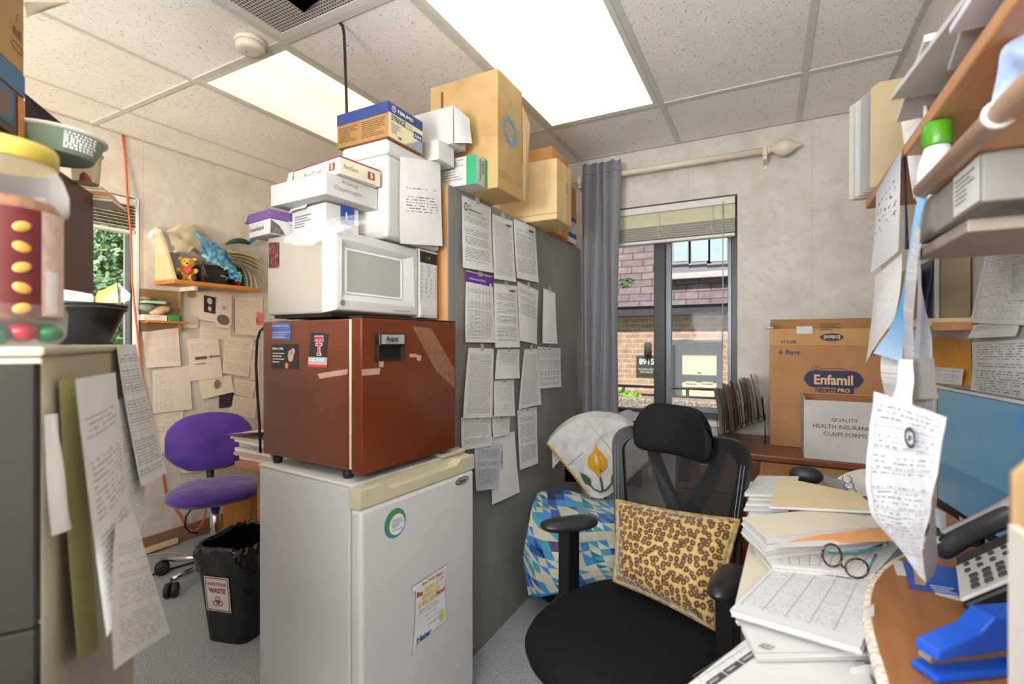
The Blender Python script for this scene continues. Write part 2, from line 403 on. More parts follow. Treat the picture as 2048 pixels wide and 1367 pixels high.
# ---------------------------------------------------------------- windows
M_BRONZE = mat('bronze_frame', '2d2a29', .4, var=.1); M_ALU = mat('grey_sash', '70757a', .35, .3, var=.05); M_SILL = mat('white_sill', 'd9d6cf', .5)
t = NT('window_glass'); t.set(.02, trans=1, spec=.5); t.col((.97, .99, 1, 1)); t.b.inputs['IOR'].default_value = 1.02
tr = t.node('ShaderNodeBsdfTransparent'); gl = t.node('ShaderNodeBsdfGlossy'); gl.inputs['Roughness'].default_value = .03
mx = t.node('ShaderNodeMixShader'); lw = t.node('ShaderNodeLayerWeight'); lw.inputs[0].default_value = .25
t.link(t.math('MULTIPLY', lw.outputs['Fresnel'], .10), mx.inputs[0]); t.link(tr.outputs[0], mx.inputs[1]); t.link(gl.outputs[0], mx.inputs[2]); t.link(mx.outputs[0], t.out.inputs[0])
M_GLASS = t.m
w = thing('window_1', 'dark framed sliding window with grey curtain beside it', None, ((W1[0]+W1[1])/2, NY+.06, W1[2]), kind='structure')
x0, x1, z0, z1 = W1; ya, yb = NY+.055, NY+.12
b = B(); fw = .035
box(b, x0, x0+fw, ya, yb, z0, z1, .003); box(b, x1-fw, x1, ya, yb, z0, z1, .003); box(b, x0+fw, x1-fw, ya, yb, z0, z0+fw, .003); box(b, x0+fw, x1-fw, ya, yb, z1-fw, z1, .003)
obj('frame', b, M_BRONZE, w, world=True)
mxl = onY(1310, 700, NY+.08).x; mxr = onY(1332, 700, NY+.08).x
obj('mullion', box(B(), mxl, mxr, ya-.012, yb-.02, z0+fw, z1-fw, .003), M_BRONZE, w, world=True)
b = B(); box(b, mxr, mxr+.032, ya+.02, yb-.01, z0+fw, z1-fw, .002); box(b, x1-fw-.02, x1-fw, ya+.02, yb-.01, z0+fw, z1-fw, .002); box(b, mxr+.03, x1-fw-.02, ya+.02, yb-.01, z0+fw, z0+fw+.03, .002)
obj('sash', b, M_ALU, w, world=True)
obj('pane', box(B(), x0+fw, mxl, ya+.03, ya+.034, z0+fw, z1-fw), M_GLASS, w, world=True); obj('pane', box(B(), mxr+.03, x1-fw-.02, ya+.03, ya+.034, z0+fw+.03, z1-fw), M_GLASS, w, world=True)
b = B(); box(b, x0-.01, x1, NY-.03, NY+.055, z0-.03, z0+.002, .004); obj('sill', b, M_SILL, w, world=True)
w = thing('window_2', 'narrow part of window in left wall looking onto a tree', None, (WX-.06, (W2[0]+W2[1])/2, W2[2]), kind='structure')
y0, y1, z0, z1 = W2; xa, xb = WX-.075, WX-.035; fw = .020
b = B(); box(b, xa, xb, y0, y0+fw, z0, z1, .003); box(b, xa, xb, y1-fw, y1, z0, z1, .003); box(b, xa, xb, y0+fw, y1-fw, z0, z0+fw, .003); box(b, xa, xb, y0+fw, y1-fw, z1-fw, z1, .003)
obj('frame', b, M_BRONZE, w, world=True)
b = B(); box(b, xa+.01, xb+.002, y1-fw-.014, y1-fw, z0+fw, z1-fw, .002); obj('sash', b, M_ALU, w, world=True)
obj('pane', box(B(), xa+.03, xa+.034, y0+fw, y1-fw-.014, z0+fw, z1-fw), M_GLASS, w, world=True)
b = B(); box(b, WX-.06, WX+.03, y0, y1+.01, z0-.03, z0+.002, .004); obj('sill', b, M_SILL, w, world=True)
b = B(); box(b, WX-.034, WX+.012, y1-.012, y1+.004, z0+.002, z1-.002, .002); obj('jamb', b, mat('white_jamb', 'eeeeec', .5, var=.02), w, world=True)
# ---------------------------------------------------------------- sky and light from outside
wd = bpy.data.worlds.new('world'); SC.world = wd; wd.use_nodes = True; wn = wd.node_tree
sky = wn.nodes.new('ShaderNodeTexSky'); sky.sky_type = 'HOSEK_WILKIE'; sky.turbidity = 3.0; sky.sun_direction = (-.5, -.45, .74); sky.ground_albedo = .4
bg = wn.nodes['Background']; wn.links.new(sky.outputs[0], bg.inputs[0]); bg.inputs[1].default_value = 3.2
def lamp(name, loc, to, e, sx, sy, col=(1, 1, 1)):
    l = bpy.data.lights.new(name, 'AREA'); l.shape = 'RECTANGLE'; l.size = sx; l.size_y = sy; l.energy = e; l.color = col
    o = bpy.data.objects.new(name, l); C.objects.link(o); o.location = loc; o.rotation_euler = (V(to)-V(loc)).to_track_quat('-Z', 'Y').to_euler(); return o
sd = bpy.data.lights.new('sun', 'SUN'); sd.energy = 6.0; sd.angle = .03; sd.color = (1, .96, .9); so = bpy.data.objects.new('sun', sd); C.objects.link(so); so.rotation_euler = V((-.12, .62, -.72)).to_track_quat('-Z', 'Y').to_euler()
# added fill lamps behind the camera, no such sources in the room
lamp('ceiling_fill', (-.7, -.75, 1.45), (-.8, .6, 2.5), 50, .5, .5, (.96, .98, 1))
lamp('rear_fill', (-.9, -1.2, 1.55), (-1.0, 2.0, 1.15), 7, 2.2, 1.5, (.94, .97, 1))
lamp('rear_fill_right', (.30, -1.0, 1.75), (-1.0, 1.5, 1.0), 15, 1.0, .8, (.95, .975, 1))
lamp('ceiling_fill_right', (.05, -.7, 1.6), (-.15, 1.1, 2.5), 15, .4, .4, (.97, .985, 1))
lamp('warm_wall_fill', (-2.3, -.6, 1.4), (-3.2, 1.7, 2.05), 12, .4, .4, (1, .80, .55)).data.spread = math.radians(85)  # added warm fill for the left wall
SC.view_settings.view_transform = 'Standard'; SC.view_settings.exposure = 0; SC.view_settings.gamma = 1.0
# ================================================================ outside: the house across the path, seen through the back window
OY = 9.2
def oy(x, y, Y=OY): return onY(x, y, Y)
t = NT('grass_ground'); t.set(.95); t.col(t.ramp(t.noise(t.coord('Object'), 8, 4), [(.3, rgb('6b7350')), (.7, rgb('9a9a80'))]))
obj('ground', box(B(), -30, 20, NY+T+.05, 30, -.5, -.3), t.m, kind='structure', origin=(0, 0, 0))
obj('ground', box(B(), -40, WX-T-.05, -20, NY+T+.04, -.5, -.3), t.m, kind='structure', origin=(0, 0, 0))
def brick_mat(name, c1, c2, mortar, sx, off=.5, row=.5, bias=0, mort=.012, rough=.9):
    t = NT(name); t.set(rough, spec=.2); v = t.coord('Object', (1, 1, 1), (PI/2, 0, 0))
    br = t.node('ShaderNodeTexBrick'); br.offset = off; br.inputs['Scale'].default_value = 1; br.inputs['Brick Width'].default_value = sx; br.inputs['Row Height'].default_value = row
    br.inputs['Mortar Size'].default_value = mort; br.inputs['Color1'].default_value = rgb(c1); br.inputs['Color2'].default_value = rgb(c2); br.inputs['Mortar'].default_value = rgb(mortar)
    t.link(v, br.inputs['Vector']); n = t.noise(t.coord('Object'), 9, 3)
    t.col(t.mix(.45, br.outputs['Color'], t.ramp(n, [(.3, (.35, .33, .33, 1)), (.7, (1, 1, 1, 1))]), 'MULTIPLY')); return t.m
M_BRICK = brick_mat('tan_brick', 'cfab8a', 'c09a7c', 'd3c8ba', .30, row=.095, mort=.010)
M_SHING = brick_mat('roof_shingle', 'a08c89', '8b7a7c', '5f5454', .40, row=.135, mort=.010)
hs = thing('neighbour_house', 'brick house with shingled mansard roof seen through the dark framed window', 'house', (oy(1330, 700).x, OY, -.3))
def hp(name, x0, y0, x1, y1, m, parent=hs, ya=0.0, yb=.15, bev=0):
    a = oy(x0, y1); c = oy(x1, y0); return obj(name, box(B(), a.x, c.x, OY-ya, OY+yb, a.z, c.z, bev), m, parent, world=True)
xl, xr = oy(1195, 700).x, oy(1520, 700).x
zE = oy(1330, 632).z
obj('brick_wall', box(B(), xl-2, xr+3, OY, OY+.2, -.3, zE), M_BRICK, hs, world=True)
M_FASC = mat('dark_fascia', '4a4446', .7, var=.15)
obj('fascia', box(B(), xl-2, xr+3, OY-.25, OY, zE, oy(1330, 612).z, .01), M_FASC, hs, world=True)
# mansard slope leaning back from the eave
z1 = oy(1330, 612).z; b = B(); grid(b, lambda u, v: V((xl-2+(xr-xl+5)*u, OY-.3+v*1.7, z1+v*4.6)), 4, 4, False); obj('roof', b, M_SHING, hs, world=True)
# dormer with its window, standing out of the slope on the right
M_DORM = mat('grey_dormer', '8f8c8f', .7); M_DGL = mat('dormer_pane', 'bfd0d8', .15, var=.12, scale=3)
DY = OY-.28
def dq(x, y): return onY(x, y, DY)
xa = dq(1318, 600).x; xb = xr+1.2
dm = obj('dormer', box(B(), xa, xb, DY, OY+1.4, dq(1330, 550).z, dq(1330, 380).z), M_DORM, hs, world=True)
obj('trim_board', box(B(), xa-.03, xb, DY-.08, DY, dq(1330, 560).z, dq(1330, 549).z, .008), mat('pale_trim', 'c9c5c2', .6), hs, world=True)
for (a_, c_) in ((1349, 1376), (1384, 1417), (1421, 1454)):
    p0, p1 = dq(a_, 524), dq(c_, 430); fr = B(); w_ = .05
    wo = obj('dormer_window', box(fr, p0.x-w_, p1.x+w_, DY-.04, DY-.005, p0.z-w_, p1.z+.4), mat('dormer_frame', 'a5a2a2', .6), hs, world=True)
    obj('pane', box(B(), p0.x, p1.x, DY-.05, DY-.0405, p0.z, p1.z+.3), M_DGL, wo, world=True)
# entrance
M_GREYT = mat('grey_door_trim', '6d7072', .6); M_DOOR = mat('cream_door', 'd9cfb4', .5, var=.04)
hp('door_surround', 1322, 679, 1446, 840, M_GREYT, ya=.05)
hp('side_light', 1330, 690, 1352, 838, mat('dark_sidelight', '4e595e', .2), ya=.07)
dr = hp('entrance_door', 1366, 711, 1434, 838, M_DOOR, ya=.09)
b = B(); box(b, oy(1366, 0).x, oy(1434, 0).x, OY-.11, OY-.085, oy(0, 712).z-.01, oy(0, 709).z+.03); obj('transom_bar', b, M_GREYT, hs, world=True)
pb = B()
for (a_, c_) in ((1373, 1395), (1404, 1427)):
    for (d_, e_) in ((724, 766), (774, 800)):
        p0, p1 = oy(a_, e_), oy(c_, d_); box(pb, p0.x, p1.x, OY-.105, OY-.085, p0.z, p1.z, .008)
obj('door_panel', pb, M_DOOR, dr, world=True)
p0, p1 = oy(1397, 743), oy(1404, 729); obj('notice', box(B(), p0.x, p1.x, OY-.115, OY-.106, p0.z, p1.z), mat('notice_paper', 'f3f3f0'), dr, world=True)
# sign 8915
sg = thing('house_sign', 'dark square sign reading 8915 on the brick wall across the path', 'sign', oy(1293, 750, OY-.03))
p0, p1 = oy(1272, 750, OY-.05), oy(1318, 711, OY-.05)
obj('board', box(B(), p0.x, p1.x, OY-.05, OY-.004, p0.z, p1.z, .01), mat('sign_brown', '4b4440', .6), sg, world=True)
S = Surf((p0.x, OY-.055, p0.z), (1, 0, 0), (0, 0, 1), .006); W_ = p1.x-p0.x; H_ = p1.z-p0.z; b = B()
S.text(b, '8915', W_*.14, H_*.55, w=W_*.66, h=H_*.30, bold=.02); obj('number_lettering', b, mat('sign_white', 'e9e5df'), sg, world=True); b = B(); S.text(b, 'POTOMAC GROUP', W_*.12, H_*.27, w=W_*.74, h=H_*.09); S.text(b, 'PSYCHIATRY', W_*.2, H_*.13, w=W_*.56, h=H_*.09)
obj('lettering', b, mat('sign_white', 'e9e5df'), sg, world=True)
p0, p1 = oy(1291, 710), oy(1305, 684)
wl = thing('wall_lantern', 'small dark wall lamp above the 8915 sign', 'wall lamp', (p0.x, OY-.1, p0.z))
obj('shade', lathe(B(), [(.02, 0), (.07, .01), (.065, p1.z-p0.z-.02), (.03, p1.z-p0.z)], ((p0.x+p1.x)/2, OY-.09, p0.z), 14), M_FASC, wl, world=True)
obj('back_plate', box(B(), (p0.x+p1.x)/2-.05, (p0.x+p1.x)/2+.05, OY-.02, OY-.002, p0.z+.03, p1.z-.03, .004), M_FASC, wl, world=True)
# railing and low hedge-topped wall between the two houses
RY = 6.6
rl = thing('hand_railing', 'thin dark metal railing in front of the brick house', 'railing', (onY(1350, 800, RY).x, RY, -.3))
b = B()
for yy in (773, 790): z = onY(1300, yy, RY).z; tube(b, [(onY(1200, yy, RY).x, RY, z), (onY(1500, yy, RY).x, RY, z)], .02, 6)
obj('rail', b, M_BRONZE, rl, world=True)
for xx in (1247, 1375, 1432): x = onY(xx, 780, RY).x; obj('post', tube(B(), [(x, RY, -.3), (x, RY, onY(1300, 773, RY).z)], .02, 6), M_BRONZE, rl, world=True)
t = NT('pebble_wall'); t.set(.95); v = t.coord('Object'); t.col(t.ramp(t.noise(v, 40, 3, .8), [(.35, rgb('5d5148')), (.5, rgb('9a8b7a')), (.65, rgb('c9bfb0'))]))
obj('garden_wall', box(B(), onY(1150, 800, 5.6).x-1, onY(1500, 800, 5.6).x+1, 5.6, 5.9, -.3, onY(1300, 797, 5.6).z, .02), t.m, None, 'low pebbled wall below the window view in front of the brick house', 'garden wall')
def leaves(b, c, r, n, s, seed, flat=1.0):
    rn = random.Random(seed)
    for i in range(n):
        d = V((rn.gauss(0, 1), rn.gauss(0, 1), rn.gauss(0, 1)*flat)); d.normalize(); p = V(c)+V((d.x*r[0], d.y*r[1], d.z*r[2]))*rn.uniform(.55, 1)**.6
        a = V((rn.gauss(0, 1), rn.gauss(0, 1), rn.gauss(0, 1))).normalized(); w = a.cross(d).normalized()*s*.4; a *= s*rn.uniform(.6, 1.2)
        b.faces.new([b.verts.new(q) for q in (p-a*.5, p+w, p+a*.5, p-w)])
    return b
def leafmat(name, a, c, d):
    t = NT(name); t.set(.5, spec=.4); t.col(t.ramp(t.noise(t.coord('Object'), 9, 3, .8), [(.33, rgb(a)), (.5, rgb(c)), (.68, rgb(d))])); return t.m
ML = leafmat('leaf_green', '3f5a35', '6f8f52', 'b9c98c')
obj('ivy_sprig', leaves(B(), oy(1252, 567, OY-.1), (.18, .1, .12), 160, .07, 3), ML, None, 'small green sprig growing against the shingled roof at the curtain edge', 'plant')
obj('grass_tuft', leaves(B(), onY(1250, 793, 5.75), (.2, .1, .07), 130, .06, 4), leafmat('grass_light', '6f9a3a', '8fbf4a', 'c3dd86'), None, 'bright green tuft on top of the low pebbled wall', 'plant')
# tree outside the left window
tc = onX(226, 560, -8.0)
tr_ = thing('leafy_tree', 'large glossy-leaved green tree outside the left wall window', 'tree', (tc.x, tc.y, -.3))
MT = leafmat('tree_leaf', '557a4c', '8fb277', 'dfeac8'); b = B(); rn = random.Random(5)
for i in range(15):
    xx = rn.uniform(185, 300); q = onX(xx, rn.uniform(500+max(0, 245-xx)*1.1, 690), -8.0+rn.uniform(-.8, .6)); leaves(b, q, (.55, .55, .5), 620, .10, i)
leaves(b, onX(262, 480, -8), (.4, .4, .4), 420, .10, 77); leaves(b, onX(290, 445, -8), (.4, .4, .4), 420, .10, 78)
obj('foliage', b, MT, tr_, world=True)
obj('trunk', tube(B(), [(tc.x, tc.y, -.3), (tc.x+.05, tc.y, .6), tc], [.14, .12, .07], 10), mat('bark', '5a4a3d', .9), tr_, world=True)
# ================================================================ bookcase divider with the grey back, and the stack of appliances
PXF = -1.042                       # grey back panel
BY0, BY1 = 1.476, 2.90; BTOP = 1.83
M_OAK = wood('bookcase_wood', 'b07c42', 'd0a066', .45, 'Z')
t = NT('grey_hardboard'); t.set(.42, spec=.4); v = t.coord('Object', (40, 40, 2.0)); n = t.noise(v, 2, 4, .6); big = t.noise(t.coord('Object'), 3, 3)
t.col(t.mix(.4, t.ramp(n, [(.3, rgb('73726e')), (.7, rgb('8a8983'))]), t.ramp(big, [(.3, rgb('74736e')), (.7, rgb('a3a29b'))]))); M_GREYB = t.m
bc = thing('bookcase', 'tall wooden bookcase seen from behind, grey hardboard back covered with papers', 'bookcase', (-1.2, (BY0+BY1)/2, 0))
XB = -1.335
obj('back_panel', box(B(), PXF-.006, PXF, BY0, BY1, .0, BTOP, .001), M_GREYB, bc, world=True)
obj('side_panel', box(B(), XB, PXF-.006, BY0, BY0+.02, 0, BTOP-.02, .001), M_OAK, bc, world=True)
obj('side_panel', box(B(), XB, PXF-.006, BY1-.02, BY1, 0, BTOP-.02, .001), M_OAK, bc, world=True)
obj('top_board', box(B(), XB, PXF-.006, BY0, BY1, BTOP-.02, BTOP, .001), M_OAK, bc, world=True)
for z in (.06, .42, .78, 1.14, 1.48): obj('shelf', box(B(), XB, PXF-.007, BY0+.02, BY1-.02, z, z+.02, .001), M_OAK, bc, world=True)
def frame(o, phi):
    """local frame: +x goes along the front (to the right seen from the front), +y goes back into the body"""
    return M.Translation(V(o)) @ M(((math.sin(-phi), -math.cos(phi), 0, 0), (math.cos(phi), -math.sin(phi)*1.0, 0, 0), (0, 0, 1, 0), (0, 0, 0, 1)))
# ---- white refrigerator --------------------------------------------------------
def fr(o, phi):
    r = V((-math.sin(phi), math.cos(phi), 0)); back = V((-math.cos(phi), -math.sin(phi), 0))
    return M((( r.x, back.x, 0, o[0]), (r.y, back.y, 0, o[1]), (0, 0, 1, o[2]), (0, 0, 0, 1)))
def lbox(F, *a, **k): b = B(); box(b, *a, **k); b.transform(F); return b
t = NT('fridge_white'); t.set(.32, spec=.5); v = t.coord('Object'); n = t.noise(v, 1.7, 3)
vo = t.noise(v, 55, 2, .8); spk = t.math('GREATER_THAN', vo, .76)
c = t.ramp(n, [(.3, rgb('cfcecd')), (.7, rgb('dcdcdb'))]); t.col(t.mix(t.math('MULTIPLY', spk, .5), c, rgb('7d7266'))); M_FW = t.m
M_CREAM = mat('cream_plastic', 'c9c2a4', .4, var=.05); M_BLK = mat('black_rubber', '1c1c1d', .5); M_CHROME = mat('chrome', 'c8c8ca', .18, 1.0, var=.02); M_GASK = mat('grey_gasket', '9b968d', .6)
FP = -math.radians(4.5); F1 = fr((-.950, .950, 0), FP); W, D, H = .498, .478, .862
fz = thing('refrigerator', 'white under-counter refrigerator with cream door handle, carrying the brown one', 'refrigerator', F1 @ V((W/2, D/2, 0)))
obj('cabinet', lbox(F1, .006, W-.006, .052, D, .035, H-.004, bev=.004), M_FW, fz, world=True)
obj('top_plate', lbox(F1, .004, W-.004, .045, D+.002, H-.004, H+.006, bev=.003), mat('white_plate', 'dcd9d4', .4), fz, world=True)
obj('gasket', lbox(F1, .012, W-.012, .044, .053, .07, H-.02), M_GASK, fz, world=True)
dr = obj('door', lbox(F1, 0, W, 0, .044, .06, H-.055, bev=.012, seg=3), M_FW, fz, world=True)
# handle trim along the top of the door, scooped in the middle
b = B(); n = 40
def prof(u):
    a = min(1, max(0, (u-.16)/.06)); c_ = min(1, max(0, (.86-u)/.06)); s = min(a, c_); return s*s*(3-2*s)
top = []; z0 = H-.055
for i in range(n+1):
    u = i/n; x = W*u; k = prof(u); zt = H+.0-.002; zf = H-.004-.018*k
    top.append((x, k, zf))
uvl = None
rows = []
for x, k, zf in top:
    yf = .006+.0*k
    rows.append([b.verts.new(p) for p in ((x, yf, z0), (x, yf-.006, z0+.004), (x, yf-.006, zf), (x, yf+.004, zf+.002), (x, yf+.006+.002*k, zf-.012*k), (x, .036, H-.004-.020*k), (x, .040, H-.002), (x, .048, H-.002), (x, .048, z0))])
for a_, c_ in zip(rows, rows[1:]):
    for j in range(len(a_)):
        b.faces.new((a_[j], a_[(j+1) % 9], c_[(j+1) % 9], c_[j]))
b.faces.new(rows[0]); b.faces.new(rows[-1][::-1]); bmesh.ops.recalc_face_normals(b, faces=b.faces); b.transform(F1)
obj('door_handle', b, M_CREAM, dr, world=True, label='cream plastic grip trim', smooth=30)
obj('hinge_cover', lbox(F1, W-.13, W-.012, .03, .09, H+.006, H+.018, bev=.003), M_CREAM, fz, world=True)
for (a_, c_) in ((.04, .08), (W-.04, .08), (.04, D-.05), (W-.04, D-.05)):
    b = lathe(B(), [(.018, 0), (.02, .01), (.014, .015), (.014, .036)], (a_, c_, 0), 14); b.transform(F1); obj('foot', b, M_BLK, fz, world=True)
SF = Surf(F1 @ V((0, 0, 0)), F1.to_3x3() @ V((1, 0, 0)), (0, 0, 1), -.0007)   # normal points into the body, hence the minus
class FSurf(Surf):
    def __init__(s, Fm, o, off=.0009, axis='front'):
        R = Fm.to_3x3()
        if axis == 'front': s.r = R @ V((1, 0, 0)); s.n = R @ V((0, -1, 0))
        else: s.r = R @ V((0, -1, 0)); s.n = R @ V((-1, 0, 0))      # left side face; x runs from the back to the front
        s.u = V((0, 0, 1)); s.o = Fm @ V(o); s.off = off
def face_px(S, x, y):
    """photo pixel -> (a,b) on the face"""
    p = onPl(x, y, S.o, S.n)-S.o; return p.dot(S.r), p.dot(S.u)
S1 = FSurf(F1, (0, 0, 0))
# badge
a, c = face_px(S1, 923, 960); b = B(); S1.disc(b, a, c, .036, .012, k=3); bd = obj('badge', b, M_CHROME, dr, world=True)
b = B(); S1.disc(b, a, c, .033, .0095, k=3.6); obj('badge_inlay', b, mat('badge_blue', '9fa6ac', .3), bd, world=True)
b = B(); S1.text(b, 'Haier', a-.021, c-.006, w=.042, h=.012, bold=.03, k=4.4); obj('lettering', b, mat('ink_dark', '2a2c33', .5), bd, world=True)
# round magnet
MG = thing('round_magnet', 'round blue and green magnet on the white refrigerator door', 'magnet', S1.p(*face_px(S1, 790, 1067)))
a, c = face_px(S1, 790, 1045); R = .041; ms = Surf(S1.p(a-R, c-R), S1.r, S1.u); ms.n = S1.n
for nm, rx, ry, dx, dy, cc, k in (('rim', R, R, 0, 0, '1f86bd', 1.5), ('green_band', R*.9, R*.9, 0, 0, '4f9a35', 2.2), ('face', R*.72, R*.72, R*.14, -R*.12, 'e8eaea', 3)):
    b = B(); S1.disc(b, a+dx, c+dy, rx, ry, k=k); obj(nm, b, mat('mag_'+nm, cc, .4), MG, world=True)
b = B(); S1.text(b, 'gynecology', a-.012, c-.022, w=.04, h=.006, k=3.8); S1.lines(b, a-.014, c-.012, a+.03, c+.012, 5, k=3.8); obj('lettering', b, mat('ink_teal', '2d7f9a'), MG, world=True)
# energy scroll sticker
q = [face_px(S1, *p) for p in ((826, 1168), (893, 1142), (893, 1262), (822, 1310))]
ST = thing('scroll_sticker', 'white scroll-shaped energy sticker with coloured print on the refrigerator door', 'sticker', S1.p(*q[3]))
ax0 = min(p[0] for p in q); ax1 = max(p[0] for p in q); az0 = q[3][1]; az1 = q[0][1]; w_ = ax1-ax0; h_ = az1-az0
pts = [(ax0, az0), (ax0+w_*.1, az0-.0), (ax0+w_*.12, az0+h_*.1), (ax1-.004, az0+h_*.13), (ax1-.008, az0+h_*.5), (ax1-.002, az1-h_*.10), (ax1, az1-h_*.03), (ax1, az1), (ax0+.004, az1-.006), (ax0, az1-h_*.08), (ax0+w_*.12, az1-h_*.12), (ax0+w_*.10, az0+h_*.5), (ax0+w_*.04, az0+h_*.08)]
b = B(); S1.poly(b, [(x-.0015*(1 if x < (ax0+ax1)/2 else -1), y+.0015*(1 if y > (az0+az1)/2 else -1)) for x, y in pts], k=1.0); obj('outline', b, mat('ink_navy', '38507e', .4), ST, world=True)
b = B(); S1.poly(b, pts, k=1.6); obj('paper', b, mat('sticker_white', 'e9e9e8', .35), ST, world=True)
def stx(name, items, m):
    b = B()
    for (s, x, y, w, h, bo) in items: S1.text(b, s, ax0+w_*x, az0+h_*y, w=w_*w, h=h_*h, bold=bo, k=2.4)
    obj(name, b, m, ST, world=True)
stx('red_heading', [('Save With Haier!', .28, .90, .60, .05, .02)], mat('ink_red', 'b5402f', .45))
for w_d in (('Be', .14, .77, .16, .08, .05), ('Now!', .68, .62, .26, .07, .05)): stx('red_lettering', [w_d], mat('ink_red', 'b5402f', .45))
stx('red_subtitle', [('Performance Plus Series', .2, .535, .5, .03, 0)], mat('ink_red', 'b5402f', .45))
stx('yellow_lettering', [('2001', .34, .78, .38, .075, .04), ('DOE', .74, .83, .16, .04, .03), ('ENERGY', .28, .69, .52, .075, .04), ('EFFICIENT', .18, .60, .60, .07, .04)], mat('ink_yellow', 'd8c15c', .45))
stx('navy_lettering', [('Haier', .14, .11, .40, .085, .05), ('4.2 Cu. Ft. Compact Refrigerator', .18, .49, .62, .028, 0), ('Full-Door Design', .36, .42, .34, .028, 0), ('Freezer Compartment', .40, .34, .42, .028, 0), ('Toll Free Information Hotline', .42, .26, .44, .028, 0)], mat('ink_blue', '2f5b94', .45))
b = B(); S1.disc(b, ax1-w_*.16, az0+h_*.27, .014, .02, k=2.2); obj('seal', b, mat('seal_yellow', 'ddd489', .45), ST, world=True)
# ---- brown refrigerator -------------------------------------------------------
t = NT('brown_enamel'); t.set(.2, spec=.5, coat=.25); v = t.coord('Object'); n = t.noise(v, 2.6, 3); spk = t.math('GREATER_THAN', t.noise(v, 75, 2, .8), .77)
c = t.ramp(n, [(.3, rgb('5c2a16')), (.7, rgb('6f351d'))]); t.col(t.mix(t.math('MULTIPLY', spk, .6), c, rgb('b98f74')))
bn = t.node('ShaderNodeBump'); bn.inputs['Strength'].default_value = .25; bn.inputs['Distance'].default_value = .02; t.link(t.noise(v, 5.5, 2), bn.inputs['Height']); t.link(bn.outputs[0], t.b.inputs['Normal']); M_BROWN = t.m
M_BRD = mat('dark_brown_trim', '3a1d12', .35)
BP = -math.radians(4.0); F2 = fr((-.966, .969, 0), BP); W2_, D2_ = .405, .462; Z0, Z1 = .897, 1.316
bf = thing('mini_fridge', 'small glossy brown refrigerator standing on the white refrigerator', 'refrigerator', F2 @ V((W2_/2, D2_/2, H+.006)))
obj('cabinet', lbox(F2, .004, W2_-.004, .058, D2_, Z0, Z1, bev=.005), M_BROWN, bf, world=True)
obj('gasket', lbox(F2, .008, W2_-.008, .042, .059, Z0+.004, Z1-.002), mat('cream_gasket', 'd8cdb6', .6), bf, world=True)
d2 = obj('door', lbox(F2, 0, W2_, 0, .042, Z0-.004, Z1+.002, bev=.004), M_BROWN, bf, world=True)
obj('top_trim', lbox(F2, 0, W2_, -.001, .05, Z1+.002, Z1+.006, bev=.001), M_BRD, bf, world=True)
for (a_, c_) in ((.03, .09), (W2_-.04, .09), (.03, D2_-.04), (W2_-.04, D2_-.04)):
    b = lathe(B(), [(.012, H+.006), (.014, H+.012), (.016, Z0)], (a_, c_, 0), 12); b.transform(F2); obj('foot', b, M_BLK, bf, world=True)
S2 = FSurf(F2, (0, 0, 0)); S2L = FSurf(F2, (.004, D2_, 0), axis='left')
a0, c1 = face_px(S2, 749, 665); a1, c0 = face_px(S2, 800, 719)
b = B(); box(b, a0, a1, -.022, .0, c0+(c1-c0)*.52, c1, .004); box(b, a0, a0+.006, -.014, 0, c0, c1-.01, .001); box(b, a1-.006, a1, -.014, 0, c0, c1-.01, .001); box(b, a0, a1, -.006, 0, c0, c0+.006, .001); b.transform(F2)
hd = obj('door_handle', b, mat('handle_black', '231c19', .3), d2, world=True, label='black pocket grip with silver name plate')
b = lbox(F2, a0+.006, a1-.006, -.002, -.0005, c0+.006, c0+(c1-c0)*.52); obj('recess', b, mat('recess_black', '120d0b', .5), hd, world=True)
sp = FSurf(F2, (0, -.022, 0)); b = B(); sp.rect(b, a0+.005, c0+(c1-c0)*.60, a1-.005, c1-.005, k=.8); obj('name_plate', b, mat('silver_plate', 'cfcfd0', .3, .6), hd, world=True)
b = B(); sp.text(b, 'Avanti', a0+.02, c0+(c1-c0)*.68, w=(a1-a0)*.48, h=.016, bold=.02, k=1.6, slant=.15); sp.rect(b, a0+.02, c0+(c1-c0)*.635, a0+.02+(a1-a0)*.45, c0+(c1-c0)*.65, k=1.6); obj('lettering', b, mat('ink_black', '17171a', .5), hd, world=True)
M_TAPE = mat('tape', 'c9a390', .4, var=.15, alpha=.75)
M_TAPE2 = mat('clear_tape', 'dcd8cf', .25, var=.1, alpha=.45)
k = 0
for nm, quad in (('front', ((723, 738), (760, 736), (758, 748), (723, 751))), ('front', ((757, 721), (767, 722), (766, 734), (757, 733))), ('front', ((818, 707), (833, 707), (833, 714), (818, 714))), ('front', ((833, 709), (842, 710), (841, 721), (833, 720)))):
    b = B(); S2.poly(b, [face_px(S2, *p) for p in quad][::-1], k=1.5); obj('tape_scrap', b, M_TAPE, d2, world=True)
b = B(); S2.poly(b, [face_px(S2, *p) for p in ((824, 652), (862, 656), (909, 738), (908, 776), (872, 742))][::-1], k=1.1); obj('worn_film', b, mat('worn_film', 'c99878', .45, var=.4, scale=70, alpha=.30), d2, world=True)
b = B(); S2L.poly(b, [face_px(S2L, *p) for p in ((636, 747), (697, 737), (695, 748), (640, 757))][::-1], k=1.5); obj('tape_scrap', b, M_TAPE, bf, world=True)
